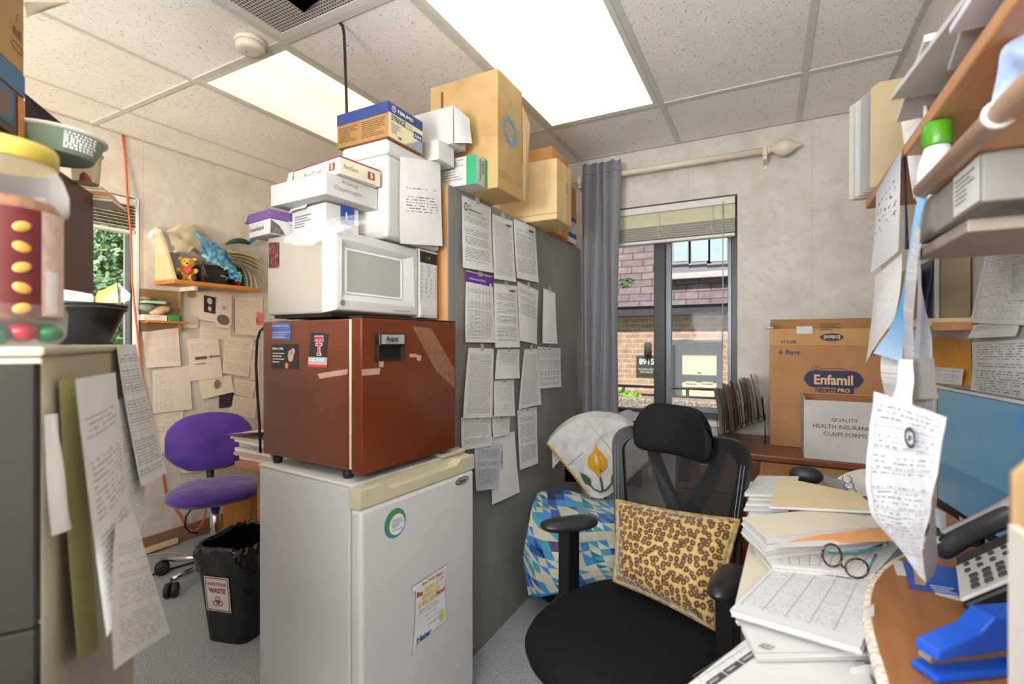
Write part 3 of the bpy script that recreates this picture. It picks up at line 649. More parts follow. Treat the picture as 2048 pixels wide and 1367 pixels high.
def flat_thing(name, label, cat, S, quad, m, k=1.5, group=None):
    pts = [face_px(S, *p) for p in quad]; cx = sum(p[0] for p in pts)/4; cy = min(p[1] for p in pts)
    o = thing(name, label, cat, S.p(cx, cy), group=group); b = B()
    # quad order TL,TR,BR,BL with uv
    vs = [b.verts.new(S.p(p[0], p[1], k)) for p in (pts[3], pts[2], pts[1], pts[0])]; f = b.faces.new(vs); f.normal_update()
    uvl = b.loops.layers.uv.verify()
    for l, uv in zip(f.loops, ((0, 0), (1, 0), (1, 1), (0, 1))): l[uvl].uv = uv
    obj('card', b, m, o, world=True); return o, pts
# magnets on the left side of the brown fridge
o, p = flat_thing('appointment_magnet', 'blue business card magnet with white print, topmost on the brown refrigerator side', 'magnet', S2L, ((545, 645), (582, 647), (582, 679), (545, 679)), mat('card_blue', '4a5f9a', .4, var=.2))
x0, x1, y0, y1 = p[0][0], p[1][0], p[3][1], p[0][1]
b = B(); S2L.text(b, 'healthplanet.com', x0+.003, y1-.014, w=(x1-x0)*.85, h=.006, k=2.4); S2L.lines(b, x0+.003, y0+.004, x0+(x1-x0)*.8, y0+.018, 3, k=2.4); S2L.rect(b, x0+.002, y0+.022, x1-.002, y0+.0235, k=2.4); obj('lettering', b, mat('ink_pale', 'd7dbe8'), o, world=True)
o, p = flat_thing('donation_magnet', 'black magnet card reading Save a Life, below the blue card', 'magnet', S2L, ((543, 689), (597, 687), (597, 737), (543, 737)), mat('card_black', '201b1a', .35))
x0, x1, y0, y1 = p[0][0], p[1][0], p[3][1], p[0][1]; w_ = x1-x0
b = B(); S2L.text(b, 'Save a Life.', x0+w_*.06, y1-.015, w=w_*.42, h=.008, bold=.03, k=2.4); S2L.lines(b, x0+w_*.06, y0+.018, x0+w_*.5, y1-.022, 4, k=2.4); obj('lettering', b, mat('ink_pale2', 'e6e0da'), o, world=True)
b = B(); S2L.disc(b, x0+w_*.74, y0+.042, .014, .018, k=2.2); S2L.disc(b, x0+w_*.82, y0+.055, .010, .010, k=2.3); obj('round_photo', b, mat('photo_skin', 'b59a8c', .4, var=.5, scale=90), o, world=True)
b = B(); S2L.disc(b, x0+w_*.6, y0+.012, .009, .009, k=2.5); obj('orange_seal', b, mat('seal_orange', 'd9823f', .4), o, world=True)
o, p = flat_thing('team_magnet', 'black magnet with large red double T letter, right of the other magnets', 'magnet', S2L, ((622, 664), (657, 667), (651, 736), (617, 731)), mat('card_black2', '262225', .3))
x0, x1, y0, y1 = min(a[0] for a in p), max(a[0] for a in p), p[2][1], p[0][1]; w_ = x1-x0; h_ = y1-y0
def tt(b, dx, k, th):   # the double T
    cx = x0+w_*.56; S2L.rect(b, cx-.018-th, y1-.020-th, cx+.018+th, y1-.012+th, k=k); S2L.rect(b, cx-.018-th, y1-.028, cx-.011+th, y1-.014, k=k); S2L.rect(b, cx+.011-th, y1-.028, cx+.018+th, y1-.014, k=k)
    S2L.rect(b, cx-.004-th, y0+h_*.38-th, cx+.004+th, y1-.014, k=k); S2L.rect(b, cx-.013-th, y1-.038-th, cx+.013+th, y1-.033+th, k=k); S2L.rect(b, cx-.009-th, y0+h_*.36-th, cx+.009+th, y0+h_*.40+th, k=k)
b = B(); tt(b, 0, 2.2, .0016); obj('letter_outline', b, mat('ink_white', 'e8e6e6'), o, world=True); b = B(); tt(b, 0, 2.8, 0); obj('letter', b, mat('ink_scarlet', 'c8302f'), o, world=True)
b = B(); S2L.rect(b, x0+.002, y0+h_*.08, x1-.004, y0+h_*.3, k=2.2); obj('grey_strip', b, mat('strip_grey', 'a8a4a2'), o, world=True)
b = B(); S2L.text(b, 'Stella Taylor', x0+.004, y0+h_*.16, w=w_*.76, h=.012, k=2.9, slant=.3); obj('lettering', b, mat('ink_white', 'e8e6e6'), o, world=True)
b = B(); S2L.rect(b, x0+.001, y0+.002, x1-.005, y0+h_*.09, k=2.3); obj('red_strip', b, mat('ink_scarlet', 'c8302f'), o, world=True)
# power cord down the back of the brown fridge, warning paper tucked under the microwave
pc = [onD(x, y, 1.66) for x, y in ((528, 655), (520, 662), (514, 682), (512, 730), (515, 790), (519, 850), (521, 905))]
obj('power_cord', tube(B(), pc, .0045, 8), M_BLK, None, 'black power cord hanging down behind the brown refrigerator', 'cord')
obj('crumpled_leaflet', sheet_bm([onD(515, 622, 1.62), onD(527, 628, 1.60), onD(531, 650, 1.60), onD(521, 645, 1.62)], .01, .01), mat('leaflet_red', 'a5452c', .4, var=.4, scale=60), None, 'small red and white leaflet sticking out behind microwave corner', 'leaflet')
# ---- microwave -----------------------------------------------------------------
F3 = fr((-1.083, .979, 0), -math.radians(-0.6)+math.radians(-2.2)); MW, MD, MZ0, MZ1 = .468, .30, 1.334, 1.577
M_MW = mat('microwave_white', 'cdcdcc', .35, var=.03); M_MWS = mat('microwave_side_shaded', 'a39a8e', .42, var=.05, scale=6)  # casing darker than the front: side shade put into its colour
mw = thing('microwave', 'white countertop microwave oven on top of the brown refrigerator', 'microwave', F3 @ V((MW/2, MD/2, Z1+.006)))
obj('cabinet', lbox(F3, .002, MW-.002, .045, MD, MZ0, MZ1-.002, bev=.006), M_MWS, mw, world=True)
obj('base_plate', lbox(F3, .02, MW-.02, .03, MD-.01, MZ0-.009, MZ0), M_BLK, mw, world=True)
for (a_, c_) in ((.05, .07), (MW-.05, .07), (.05, MD-.05), (MW-.05, MD-.05)):
    b = lathe(B(), [(.012, Z1+.0062), (.014, MZ0)], (a_, c_, 0), 12); b.transform(F3); obj('foot', b, M_BLK, mw, world=True)
S3 = FSurf(F3, (0, 0, 0))
pw = MW*.775                       # door width, control panel on the right
# door: bevelled frame that dips towards the window
b = B(); o_ = [(0, MZ0+.002), (pw, MZ0+.002), (pw, MZ1), (0, MZ1)]
wx0, wz1 = face_px(S3, 692, 497); wx1, wz0 = face_px(S3, 808, 598)
wx0, wx1, wz0, wz1 = .048, pw-.075, MZ0+.058, MZ1-.052
i1 = [(wx0-.022, wz0-.020), (wx1+.052, wz0-.022), (wx1+.045, wz1+.016), (wx0-.02, wz1+.022)]; i2 = [(wx0, wz0), (wx1, wz0), (wx1, wz1), (wx0, wz1)]
L0 = [b.verts.new((x, .045, z)) for x, z in o_]; L1 = [b.verts.new((x+(.006 if x == 0 else -.003), -.002, z+(.006 if z < 1.4 else -.006))) for x, z in o_]; L2 = [b.verts.new((x, -.004, z)) for x, z in i1]; L3 = [b.verts.new((x, .008, z)) for x, z in i2]
for A, Z_ in ((L0, L1), (L1, L2), (L2, L3)):
    for j in range(4): b.faces.new((A[j], A[(j+1) % 4], Z_[(j+1) % 4], Z_[j]))
b.faces.new(L0[::-1]); b.faces.new(L3); bmesh.ops.recalc_face_normals(b, faces=b.faces)
bmesh.ops.bevel(b, geom=[e for e in b.edges if any(v in L1 for v in e.verts) and all(v in L1 for v in e.verts)], offset=.006, segments=3, profile=.5, affect='EDGES')
b.transform(F3); md = obj('door', b, M_MW, mw, world=True)
t = NT('microwave_window'); t.set(.25, spec=.6); v = t.coord('Object'); x, y, z = t.sep(v); s = t.math('SINE', t.math('MULTIPLY', y, 620)); t.col(t.mix(t.math('MULTIPLY', s, .12), rgb('a9aaa5'), rgb('d2d3cf')))
obj('window', lbox(F3, wx0+.006, wx1-.006, .0065, .009, wz0+.006, wz1-.006, bev=.0), t.m, md, world=True)
b = B(); box(b, wx0, wx1, .005, .0085, wz0, wz0+.006); box(b, wx0, wx1, .005, .0085, wz1-.006, wz1); box(b, wx0, wx0+.006, .005, .0085, wz0+.006, wz1-.006); box(b, wx1-.006, wx1, .005, .0085, wz0+.006, wz1-.006); b.transform(F3)
obj('window_frame', b, mat('window_rim', 'e9e9e7', .3), md, world=True)
b = B(); S3.disc(b, .030, MZ0+.030, .0085, .0085, k=5.6); bg_ = obj('badge', b, mat('badge_grey', '3c4045', .35), md, world=True); b = B(); S3.ring(b, .030, MZ0+.030, .0072, .0072, .0008, k=6.4); S3.text(b, 'GE', .0255, MZ0+.0265, w=.009, h=.007, k=6.4, slant=.2); obj('lettering', b, mat('ink_pale', 'd7dbe8'), bg_, world=True)
b = B(); S3.text(b, 'Turntable Microwave Oven', pw-.125, MZ0+.017, w=.085, h=.0055, bold=.0, k=5.6, slant=.15); obj('lettering', b, mat('ink_grey', '6a6a6e'), md, world=True)
cp = obj('control_panel', lbox(F3, pw+.0015, MW, -.002, .045, MZ0+.002, MZ1, bev=.005), M_MW, mw, world=True)
S3b = FSurf(F3, (pw, -.002, 0)); cw = MW-pw
b = B(); S3b.rect(b, .006, MZ1-.048, cw-.005, MZ1-.009, k=1.2); ds = obj('display', b, mat('display_dark', '241a16', .2), cp, world=True)
b = B(); S3b.text(b, '1:48', cw*.38, MZ1-.034, w=.022, h=.010, k=2); obj('lettering', b, mat('display_green', '7a7a2a', emis=rgb('8f8a20'), es=.15), ds, world=True)
for r_ in range(8):
    for c_ in range(4 if 2 < r_ < 7 else 3):
        n4 = 4 if 2 < r_ < 7 else 3; x = .010+(cw-.026)*c_/(n4-1 or 1); z = MZ1-.062-.0145*r_
        b = B(); S3b.disc(b, x+.003, z, .0048, .0050, k=1.2, seg=12); bt = obj('button', b, mat('button_grey', 'c9cac9', .5), cp, world=True)
        b = B(); S3b.rect(b, x, z-.003, x+.002, z+.003, k=1.9); S3b.rect(b, x+.003, z-.003, x+.006, z-.0018, k=1.9); obj('print', b, mat('ink_red2', 'b06a6a') if (c_ == 3 and r_ == 6) else mat('ink_grey', '6a6a6e'), bt, world=True)
obj('door_button', lbox(F3, pw+.007, MW-.006, -.004, 0, MZ0+.010, MZ0+.047, bev=.002), M_MW, cp, world=True)
S3L = FSurf(F3, (.002, MD, 0), axis='left')
t = NT('graphic_magnet'); t.set(.35); n = t.noise(t.coord('Object'), 70, 4, .7); t.col(t.ramp(n, [(.42, rgb('1c1a2a')), (.52, rgb('5d2a22')), (.62, rgb('a0502f')), (.74, rgb('d8a860'))]))
flat_thing('photo_magnet', 'tall dark magnet with orange and red picture on microwave side', 'magnet', S3L, ((538, 485), (559, 484), (559, 535), (538, 536)), t.m)
# ================================================================ boxes on the stack and on the bookcase
def card(name, c1, c2, rough=.8):
    if name in MC: return MC[name]
    t = NT(name); t.set(rough, spec=.2); v = t.coord('Object'); n = t.noise(v, 6, 4, .6); f = t.noise(t.coord('Object', (3, 3, 160)), 2, 2)
    t.col(t.mix(.12, t.ramp(n, [(.3, rgb(c1)), (.7, rgb(c2))]), f, 'MULTIPLY')); MC[name] = t.m; return t.m
M_KRAFT = card('kraft_card', 'b08f5c', 'c9a873'); M_KRAFTL = card('light_kraft_card', 'd0b07c', 'dfc496'); M_WCARD = card('white_card', 'bebbb6', 'cbc8c4', .6); M_ORK = card('orange_kraft', 'b9834c', 'c9925a'); M_BRK = card('brown_kraft', 'a87c50', 'b98c5e')
M_FOAM = mat('white_foam', 'c4c1bb', .8, var=.06, scale=12, bump=.25)
M_INK = mat('print_black', '2c2c30', .6); M_INKG = mat('print_grey', '7c7a78', .6); M_PAPER = mat('plain_paper', 'cfcecd', .75, var=.04)
def aface(x0, y, z0, off=.0009): return Surf((x0, y, z0), (1, 0, 0), (0, 0, 1), off)          # face looking toward -Y
def rface(x, y0, z0, off=.0009): return Surf((x, y0, z0), (0, 1, 0), (0, 0, 1), off)          # face looking toward +X
# --- foam box on the microwave
FX, FY0, FY1, FZ0, FZ1 = -1.057, 1.168, 1.446, 1.579, 1.892
fb = thing('foam_box', 'large white foam shipping box on top of the microwave', 'box', (-1.155, 1.30, FZ0))
obj('body', box(B(), -1.256, FX, FY0, FY1, FZ0, FZ1-.05, .012, 3), M_FOAM, fb, world=True)
obj('lid', box(B(), -1.256, FX, FY0, FY1, FZ1-.049, FZ1, .012, 3), M_FOAM, fb, world=True)
# letter leaning on the foam box
q = [onX(x, y, FX+.006) for x, y in ((800, 313), (880, 325), (880, 492), (797, 487))]
m = page_mat('notice_page', N=30, dens=.5, top=.66, bot=.36, left=.14, right=.9, dark=.9, paper='e6e5e3')
sheet('notice_sheet', 'curled printed notice leaning against the front of the white foam box', 'paper', q, m, .004, .006, 3, n=(1, 0, 0))
S = Surf(q[3]+V((.008, 0, 0)), (0, 1, 0), (0, 0, 1))
# --- syringe box
M_TERB = mat('box_navy', '283a72', .45); M_TERC = mat('box_cream', 'd9cda6', .5, var=.04)
sy0, sy1, sx0, sx1, sz0, sz1 = 1.166, 1.337, -1.272, -1.051, FZ1+.001, FZ1+.113
sb = thing('syringe_box', 'brown and blue carton reading SYRINGE at the top of the stack', 'box', ((sx0+sx1)/2, (sy0+sy1)/2, sz0))
obj('carton', box(B(), sx0, sx1, sy0, sy1, sz0, sz1, .0015), card('syringe_card', '8f6a3f', 'a67e4f'), sb, world=True)
A = aface(sx0, sy0, sz0); w_ = sx1-sx0; h_ = sz1-sz0
b = B(); A.rect(b, 0, h_*.66, w_, h_-.001); R = rface(sx1, sy0, sz0); d_ = sy1-sy0; R.rect(b, 0, h_*.70, d_, h_-.001); R.poly(b, [(d_*.45, 0.002), (d_-.001, .002), (d_-.001, h_*.36)], k=1.3); obj('blue_print', b, M_TERB, sb, world=True)
b = B(); R.rect(b, .0005, .001, d_-.0005, h_*.70, k=.9); obj('cream_print', b, M_TERC, sb, world=True)
b = B(); R.poly(b, [(d_*.45, 0.002), (d_-.002, .002), (d_-.002, h_*.42)], k=1.6); obj('grey_corner', b, mat('box_greyblue', '8d97a6', .5), sb, world=True)
b = B(); A.lines(b, w_*.05, h_*.12, w_*.42, h_*.58, 8, k=1.2); A.lines(b, w_*.50, h_*.1, w_*.95, h_*.6, 9, k=1.2, seed=4); obj('small_print', b, mat('print_brown', '5a4228', .6), sb, world=True)
b = B(); R.text(b, 'SYRINGE', d_*.08, h_*.50, w=d_*.40, h=h_*.17, bold=.03, k=1.6); R.text(b, 'WITH', d_*.51, h_*.58, w=d_*.16, h=h_*.05, k=1.6); R.text(b, 'NEEDLE', d_*.51, h_*.50, w=d_*.22, h=h_*.05, k=1.6); R.text(b, '100', d_*.26, h_*.06, h=h_*.09, bold=.03, k=1.6); R.lines(b, d_*.08, h_*.15, d_*.34, h_*.44, 6, k=1.6); obj('lettering', b, M_TERB, sb, world=True)
b = B(); R.text(b, 'TERUMO', d_*.24, h_*.79, w=d_*.46, h=h_*.10, bold=.03, k=1.6); R.ring(b, d_*.15, h_*.84, .010, .010, .002, k=1.6); R.text(b, 'T', d_*.125, h_*.79, h=h_*.09, bold=.03, k=1.6); obj('white_lettering', b, mat('ink_white', 'e8e6e6'), sb, world=True)
b = B(); R.rect(b, d_*.72, h_*.36, d_*.98, h_*.56, k=2.0); R.text(b, '.', d_*.7, h_*.5, h=.001, k=2); obj('volume_badge', b, M_TERB, sb, world=True); b = B(); R.text(b, '3cc/mL', d_*.74, h_*.40, w=d_*.22, h=h_*.10, bold=.03, k=2.6); obj('volume_lettering', b, mat('ink_white', 'e8e6e6'), sb, world=True)
# --- white cartons behind it
s0 = thing('white_carton', 'small plain white carton wedged at the top right of the foam box', 'box', (-1.07, 1.43, FZ1))
obj('carton', box(B(), -1.112, -1.028, 1.395, 1.492, FZ1+.001, FZ1+.072, .001), M_WCARD, s0, world=True)
obj('end_flap', box(B(), -1.0275, -1.0265, 1.397, 1.49, FZ1+.003, FZ1+.07), M_PAPER, s0, world=True)
s1 = thing('white_carton', 'larger open-ended white carton with a black and white label above the small one', 'box', (-1.10, 1.50, FZ1+.073))
z0 = FZ1+.0735; z1 = z0+.136
obj('carton', box(B(), -1.225, -1.005, 1.452, 1.535, z0, z1, .001), M_WCARD, s1, world=True)
obj('end_flap', sheet_bm([V((-1.004, 1.452, z1)), V((-.985, 1.53, z1-.02)), V((-.975, 1.53, z0+.02)), V((-1.004, 1.455, z0))], .003), M_PAPER, s1, world=True)
A = aface(-1.225, 1.452, z0); b = B(); A.rect(b, .0, .02, .075, .125); lb = obj('label', b, mat('label_tan', 'c9bda6'), s1, world=True); b = B(); A.text(b, 'Allegiance', .006, .103, w=.062, h=.010, bold=.04, k=1.5, slant=.2); A.lines(b, .012, .03, .064, .095, 7, k=1.5, fill=.5); obj('lettering', b, M_INK, lb, world=True)
# --- green-ended swab box
e = thing('swab_box', 'white and green carton at the bookcase corner below the big cardboard box', 'box', (-1.02, 1.55, BTOP)); ez1 = BTOP+.107
obj('carton', box(B(), -1.105, -.944, 1.513, 1.592, BTOP+.001, ez1, .001), M_WCARD, e, world=True)
A = aface(-1.105, 1.513, BTOP+.001); t = NT('green_fade'); t.set(.5); v = t.coord('Object'); x, y, z = t.sep(v)
b = B(); A.rect(b, .118, .0005, .161, .1055); obj('green_end', b, mat('print_green', '2f9a66', .5), e, world=True)
b = B(); A.lines(b, .012, .02, .105, .10, 8, k=1); obj('small_print', b, M_INKG, e, world=True)
R = rface(-.944, 1.513, BTOP+.001); b = B(); R.rect(b, .058, .001, .0785, .105); obj('green_edge', b, mat('print_green', '2f9a66', .5), e, world=True)
def vtext(b, S, s, x, y, w, h, k=1.5, bold=.03):
    """text running downward: w = length down, h = letter height across"""
    T_ = Surf(S.p(x, y, 0), -S.u, S.r, S.off); T_.n = S.n; T_.text(b, s, 0, 0, w=w, h=h, bold=bold, k=k); return b
b = B(); vtext(b, R, 'WALLACH', .040, .095, .05, .012); obj('black_lettering', b, M_INK, e, world=True); b = B(); vtext(b, R, 'ENDOCELL', .022, .095, .08, .013); obj('green_lettering', b, mat('print_green', '2f9a66', .5), e, world=True)
# --- the tall cardboard box hanging over the edge
tx0, tx1, ty0, ty1, tz0, tz1 = -1.215, -.900, 1.600, 1.775, BTOP+.001, 2.279
ty0 = 1.522+.072; tx1 = -.9
tb = thing('cardboard_box', 'tall tan cardboard box with a blue sun emblem overhanging the bookcase edge', 'box', ((tx0+tx1)/2, (ty0+ty1)/2, tz0))
ty0, ty1 = 1.5935, 1.80
obj('carton', box(B(), tx0, tx1, ty0, ty1, tz0, tz1, .004), M_KRAFT, tb, world=True)
R = rface(tx1, ty0, tz0); d_ = ty1-ty0; h_ = tz1-tz0
b = B(); R.rect(b, .004, h_*.10, d_-.01, h_*.17); obj('tape', b, mat('tan_tape', 'b98f55', .35), tb, world=True)
em = B(); cx, cz = d_*.48, h_*.55
for k_ in range(12):
    a = k_*PI/6; R.poly(em, [(cx+math.cos(a-.2)*.046, cz+math.sin(a-.2)*.046), (cx+math.cos(a)*.068, cz+math.sin(a)*.068), (cx+math.cos(a+.2)*.046, cz+math.sin(a+.2)*.046)], k=1)
R.ring(em, cx, cz, .050, .050, .008, k=1.2); vtext(em, R, 'HAPPY SUN', cx+.072, cz+.03, .07, .006); vtext(em, R, '24', cx+.0, cz+.12, .014, .010)
obj('sun_emblem', em, mat('ink_skyblue', '3f93b8', .6), tb, world=True); b = B(); R.ring(b, cx, cz, .036, .036, .003, k=1.2); R.ring(b, cx, cz-.004, .020, .014, .002, k=1.2); obj('emblem_rings', b, mat('ink_skyblue', '3f93b8', .6), tb, world=True)
A = aface(tx0, ty0, tz0); b = B(); A.rect(b, .055, h_*.78, .067, h_*.93); obj('torn_slot', b, mat('torn_brown', '6a4a2c', .8), tb, world=True)
b = B(); A.rect(b, 0, h_*.46, tx1-tx0, h_*.463, k=.5); obj('crease', b, mat('crease_tan', '9c7c4c', .8), tb, world=True)
obj('flap', sheet_bm([V((tx1-.002, ty1, tz1-.05)), V((tx1+.0, ty1+.075, tz1-.10)), V((tx1-.02, ty1+.075, BTOP+.01)), V((tx1-.002, ty1, BTOP+.004))], .006), M_KRAFTL, tb, world=True)
fl = rface(tx1-.006, ty1, tz0, .004); b = B(); fl.ring(b, .05, .09, .014, .02, .003, k=2.2); vtext(b, fl, 'fragile', .06, .20, .09, .006, k=2.4); obj('flap_print', b, mat('ink_skyblue', '3f93b8', .6), tb, world=True)
b = B(); S_ = Surf((tx1-.12, ty1-.01, tz0), (0, -1, 0), (1, 0, 0), .0012); S_.rect(b, .05, .03, .12, .085, k=1); obj('bottom_tape', b, mat('tan_tape', 'b98f55', .35), tb, world=True)
# --- light cardboard box
lx0, lx1, ly0, ly1 = -1.19, -.883, 2.128, 2.320
lb_ = thing('cardboard_box', 'pale cardboard box with taped edges right of the tall one, over the bookcase edge', 'box', ((lx0+lx1)/2, (ly0+ly1)/2, BTOP))
lz1 = 2.118; obj('carton', box(B(), lx0, lx1, ly0, ly1, BTOP+.001, lz1, .004), M_KRAFTL, lb_, world=True)
R = rface(lx1, ly0, BTOP); b = B(); R.rect(b, .07, .002, .115, .285); obj('tape', b, mat('pale_tape', 'd9b878', .3), lb_, world=True)
b = B(); R.disc(b, .14, .18, .016, .03); vtext(b, R, 'HANDLE WITH CARE', .15, .13, .10, .006); obj('emblem', b, mat('ink_greyblue', '8f9a94', .6), lb_, world=True)
S_ = Surf((lx1-.13, ly1-.01, BTOP+.001), (0, -1, 0), (1, 0, 0), .0012); b = B(); S_.rect(b, .02, .03, .10, .12, k=1); S_.rect(b, .125, .01, .17, .12, k=1); obj('bottom_label', b, M_PAPER, lb_, world=True)
A = aface(lx0, ly0, BTOP); b = B(); A.rect(b, 0, .028, lx1-lx0, .031); obj('crease', b, mat('crease_tan', '9c7c4c', .8), lb_, world=True)
# --- orange and blue-banded boxes behind
o_ = thing('cardboard_box', 'orange-brown cardboard box behind the pale one, nearer the curtain', 'box', (-1.15, 2.45, BTOP))
obj('carton', box(B(), -1.28, -1.003, 2.345, 2.592, BTOP+.001, 2.272, .003), M_ORK, o_, world=True)
R = rface(-1.003, 2.345, BTOP); b = B(); R.rect(b, .10, .002, .14, .44); obj('tape', b, mat('tan_tape', 'b98f55', .35), o_, world=True)
o_ = thing('cardboard_box', 'low box with blue and white bands at the curtain end of the bookcase', 'box', (-1.15, 2.7, BTOP))
obj('carton', box(B(), -1.28, -1.02, 2.61, 2.76, BTOP+.001, 2.16, .003), M_BRK, o_, world=True)
R = rface(-1.02, 2.61, BTOP); b = B(); R.rect(b, 0.001, .03, .149, .06); R.rect(b, .001, .125, .149, .15); obj('blue_band', b, mat('print_blue', '2f5f96', .5), o_, world=True)
b = B(); R.rect(b, .001, .06, .149, .125); R.rect(b, .001, .002, .149, .03); lb = obj('white_band', b, M_PAPER, o_, world=True); b = B(); R.lines(b, .01, .065, .14, .12, 5, k=1.4); obj('print', b, M_INKG, lb, world=True)
# --- the small cartons stacked on the left part of the microwave
MT_ = 1.578
def mwp(x, y, d): return onD(x, y, d)
# lowest: purple and white surgical carton
def turned(name, label, cat, c, rz, group=None): return thing(name, label, cat, c, rz, group)
p = onZ(586, 462, MT_)      # reference near the left end of the microwave top
o_ = turned('surgical_carton', 'purple and white surgical supplies carton, lowest at the left end of the microwave', 'box', (-1.385, 1.045, MT_+.001), math.radians(-8))
obj('carton', box(B(), -.062, .062, -.075, .075, 0, .046, .001), M_WCARD, o_); obj('lid', box(B(), -.064, .064, -.077, .077, .047, .074, .001), mat('box_purple', '6a4a86', .5), o_)
A = Surf((-.062, -.0755, 0), (1, 0, 0), (0, 0, 1)); Sx = XF[o_.name]
b = B(); A.text(b, 'CooperSurgical', .006, .014, w=.085, h=.016, bold=.01, k=1.3); obj('lettering', b, M_INK, o_)
R = Surf((.0625, -.075, 0), (0, 1, 0), (0, 0, 1)); b = B(); R.poly(b, [(.002, .002), (.05, .002), (.03, .03), (.004, .044)]); obj('open_end', b, mat('foil_grey', '6b6b69', .3, .5, var=.4, scale=60), o_)
obj('end_flap', sheet_bm([V((.063, -.02, .047)), V((.066, .075, .046)), V((.10, .07, .02)), V((.085, .0, .016))], .004), M_PAPER, o_)
obj('lid_flap', sheet_bm([V((-.066, -.078, .072)), V((-.066, -.06, .074)), V((-.084, -.062, .055)), V((-.084, -.08, .05))], .004), mat('box_purple', '6a4a86', .5), o_)
# white tapered carton behind
o_ = turned('instruction_carton', 'white carton with small black print, right of the purple carton on the microwave', 'box', (-1.228, 1.075, MT_+.001), math.radians(-6))
obj('carton', box(B(), -.085, .085, -.055, .062, 0, .083, .001), M_WCARD, o_); obj('flap', sheet_bm([V((-.085, -.0555, .087)), V((.0, -.058, .09)), V((.0, -.066, .072)), V((-.085, -.063, .07))], .003), M_PAPER, o_)
A = Surf((-.085, -.0555, 0), (1, 0, 0), (0, 0, 1)); b = B(); A.lines(b, .015, .022, .10, .062, 5, k=1.3, fill=.5); obj('lettering', b, M_INKG, o_)
R = Surf((.0855, -.055, 0), (0, 1, 0), (0, 0, 1)); b = B(); R.rect(b, .05, .03, .10, .085, k=.6); lb = obj('blue_end', b, mat('print_blue2', '2c4a96', .5), o_); b = B(); R.text(b, '1', .068, .045, h=.022, bold=.03, k=1.4); obj('lettering', b, mat('ink_white', 'e8e6e6'), lb)
# white carton with handwriting
DZ = MT_+.090
o_ = turned('diaphragm_carton', 'flat white carton with pencilled handwriting on its end, under the long cream carton', 'box', (-1.226, 1.055, DZ), math.radians(-3))
obj('carton', box(B(), -.128, .128, -.078, .115, 0, .064, .0015), M_WCARD, o_)
R = Surf((.1285, -.078, 0), (0, 1, 0), (0, 0, 1)); b = B(); R.text(b, '4 long', .05, .042, w=.06, h=.012, k=1.2, slant=.3); R.text(b, 'Diaphragm', .025, .018, w=.10, h=.016, k=1.2, slant=.3); obj('handwriting', b, mat('pencil', '8b8a8a', .6), o_)
A = Surf((-.128, -.0785, 0), (1, 0, 0), (0, 0, 1)); b = B(); A.rect(b, .19, .002, .193, .062); obj('seam', b, mat('seam_grey', 'b5b2ad', .6), o_)
# long cream carton
PZ = DZ+.0655
o_ = turned('contraceptive_carton', 'long cream carton with maroon edge and rust number badges, on the pencilled carton', 'box', (-1.20, 1.075, PZ), math.radians(-6))
obj('carton', box(B(), -.122, .122, -.058, .09, 0, .050, .001), mat('carton_cream', 'cfc4ae', .5), o_)
A = Surf((-.122, -.0585, 0), (1, 0, 0), (0, 0, 1)); R = Surf((.1225, -.058, 0), (0, 1, 0), (0, 0, 1))
b = B(); box(b, -.1225, .1225, -.0585, .0905, .0465, .0506); obj('maroon_edge', b, mat('maroon', '7d3550', .5), o_)
b = B(); A.text(b, 'ParaGard', .075, .012, w=.082, h=.017, k=1.4); A.ring(b, .166, .026, .005, .006, .001, k=1.4); R.text(b, 'ParaGard', .012, .018, w=.05, h=.012, k=1.4); obj('lettering', b, mat('print_taupe', '7a6f62', .6), o_)
b = B(); A.rect(b, .196, .014, .222, .036, k=1.2); R.rect(b, .098, .012, .124, .034, k=1.2); bd = obj('number_badge', b, mat('badge_rust', '8a3f24', .5), o_)
b = B(); A.text(b, '5', .205, .017, h=.016, bold=.03, k=2); R.text(b, '5', .107, .015, h=.016, bold=.03, k=2); obj('lettering', b, mat('ink_white', 'e8e6e6'), bd)
obj('torn_corner', sheet_bm([V((-.124, -.06, .045)), V((-.10, -.062, .048)), V((-.104, -.066, .004)), V((-.128, -.062, .0))], .004), mat('torn_white', 'd8d5cf', .5), o_)
# --- clear plastic bag drooping over the microwave edge
t = NT('clear_plastic'); t.set(.12, spec=.8); t.col((.95, .95, .95, 1)); tr = t.node('ShaderNodeBsdfTransparent'); mx = t.node('ShaderNodeMixShader')
lw = t.node('ShaderNodeLayerWeight'); lw.inputs[0].default_value = .3; n = t.noise(t.coord('Object'), 24, 3, .6); t.bump(n, .8, .02)
t.link(t.math('ADD', t.math('MULTIPLY', lw.outputs['Facing'], .30), t.math('MULTIPLY', n, .24)), mx.inputs[0]); t.link(tr.outputs[0], mx.inputs[1]); t.link(t.b.outputs[0], mx.inputs[2]); t.link(mx.outputs[0], t.out.inputs[0]); M_CLEAR = t.m
def patch(pts, seed=1, amp=.006, nu=14, nv=10, s=26):
    """a crumpled sheet through rows of points"""
    rows = [[V(p) for p in r] for r in pts]
    def cr(r, u):
        k = len(r)-1; i = min(int(u*k), k-1); f = u*k-i; p0 = r[max(i-1, 0)]; p1 = r[i]; p2 = r[i+1]; p3 = r[min(i+2, k)]
        return .5*((2*p1)+(p2-p0)*f+(2*p0-5*p1+4*p2-p3)*f*f+(3*p1-p0-3*p2+p3)*f**3)
    def fn(u, v):
        p = cr([cr(r, u) for r in rows], 1-v); return p+V((nz(p, s, seed), nz(p, s, seed+5), nz(p, s, seed+9)))*amp*2
    return grid(B(), fn, nu, nv)
pg = thing('plastic_bag', 'crumpled clear plastic bag draped over the left front corner of the microwave top', 'bag', (-1.15, 1.07, MT_))
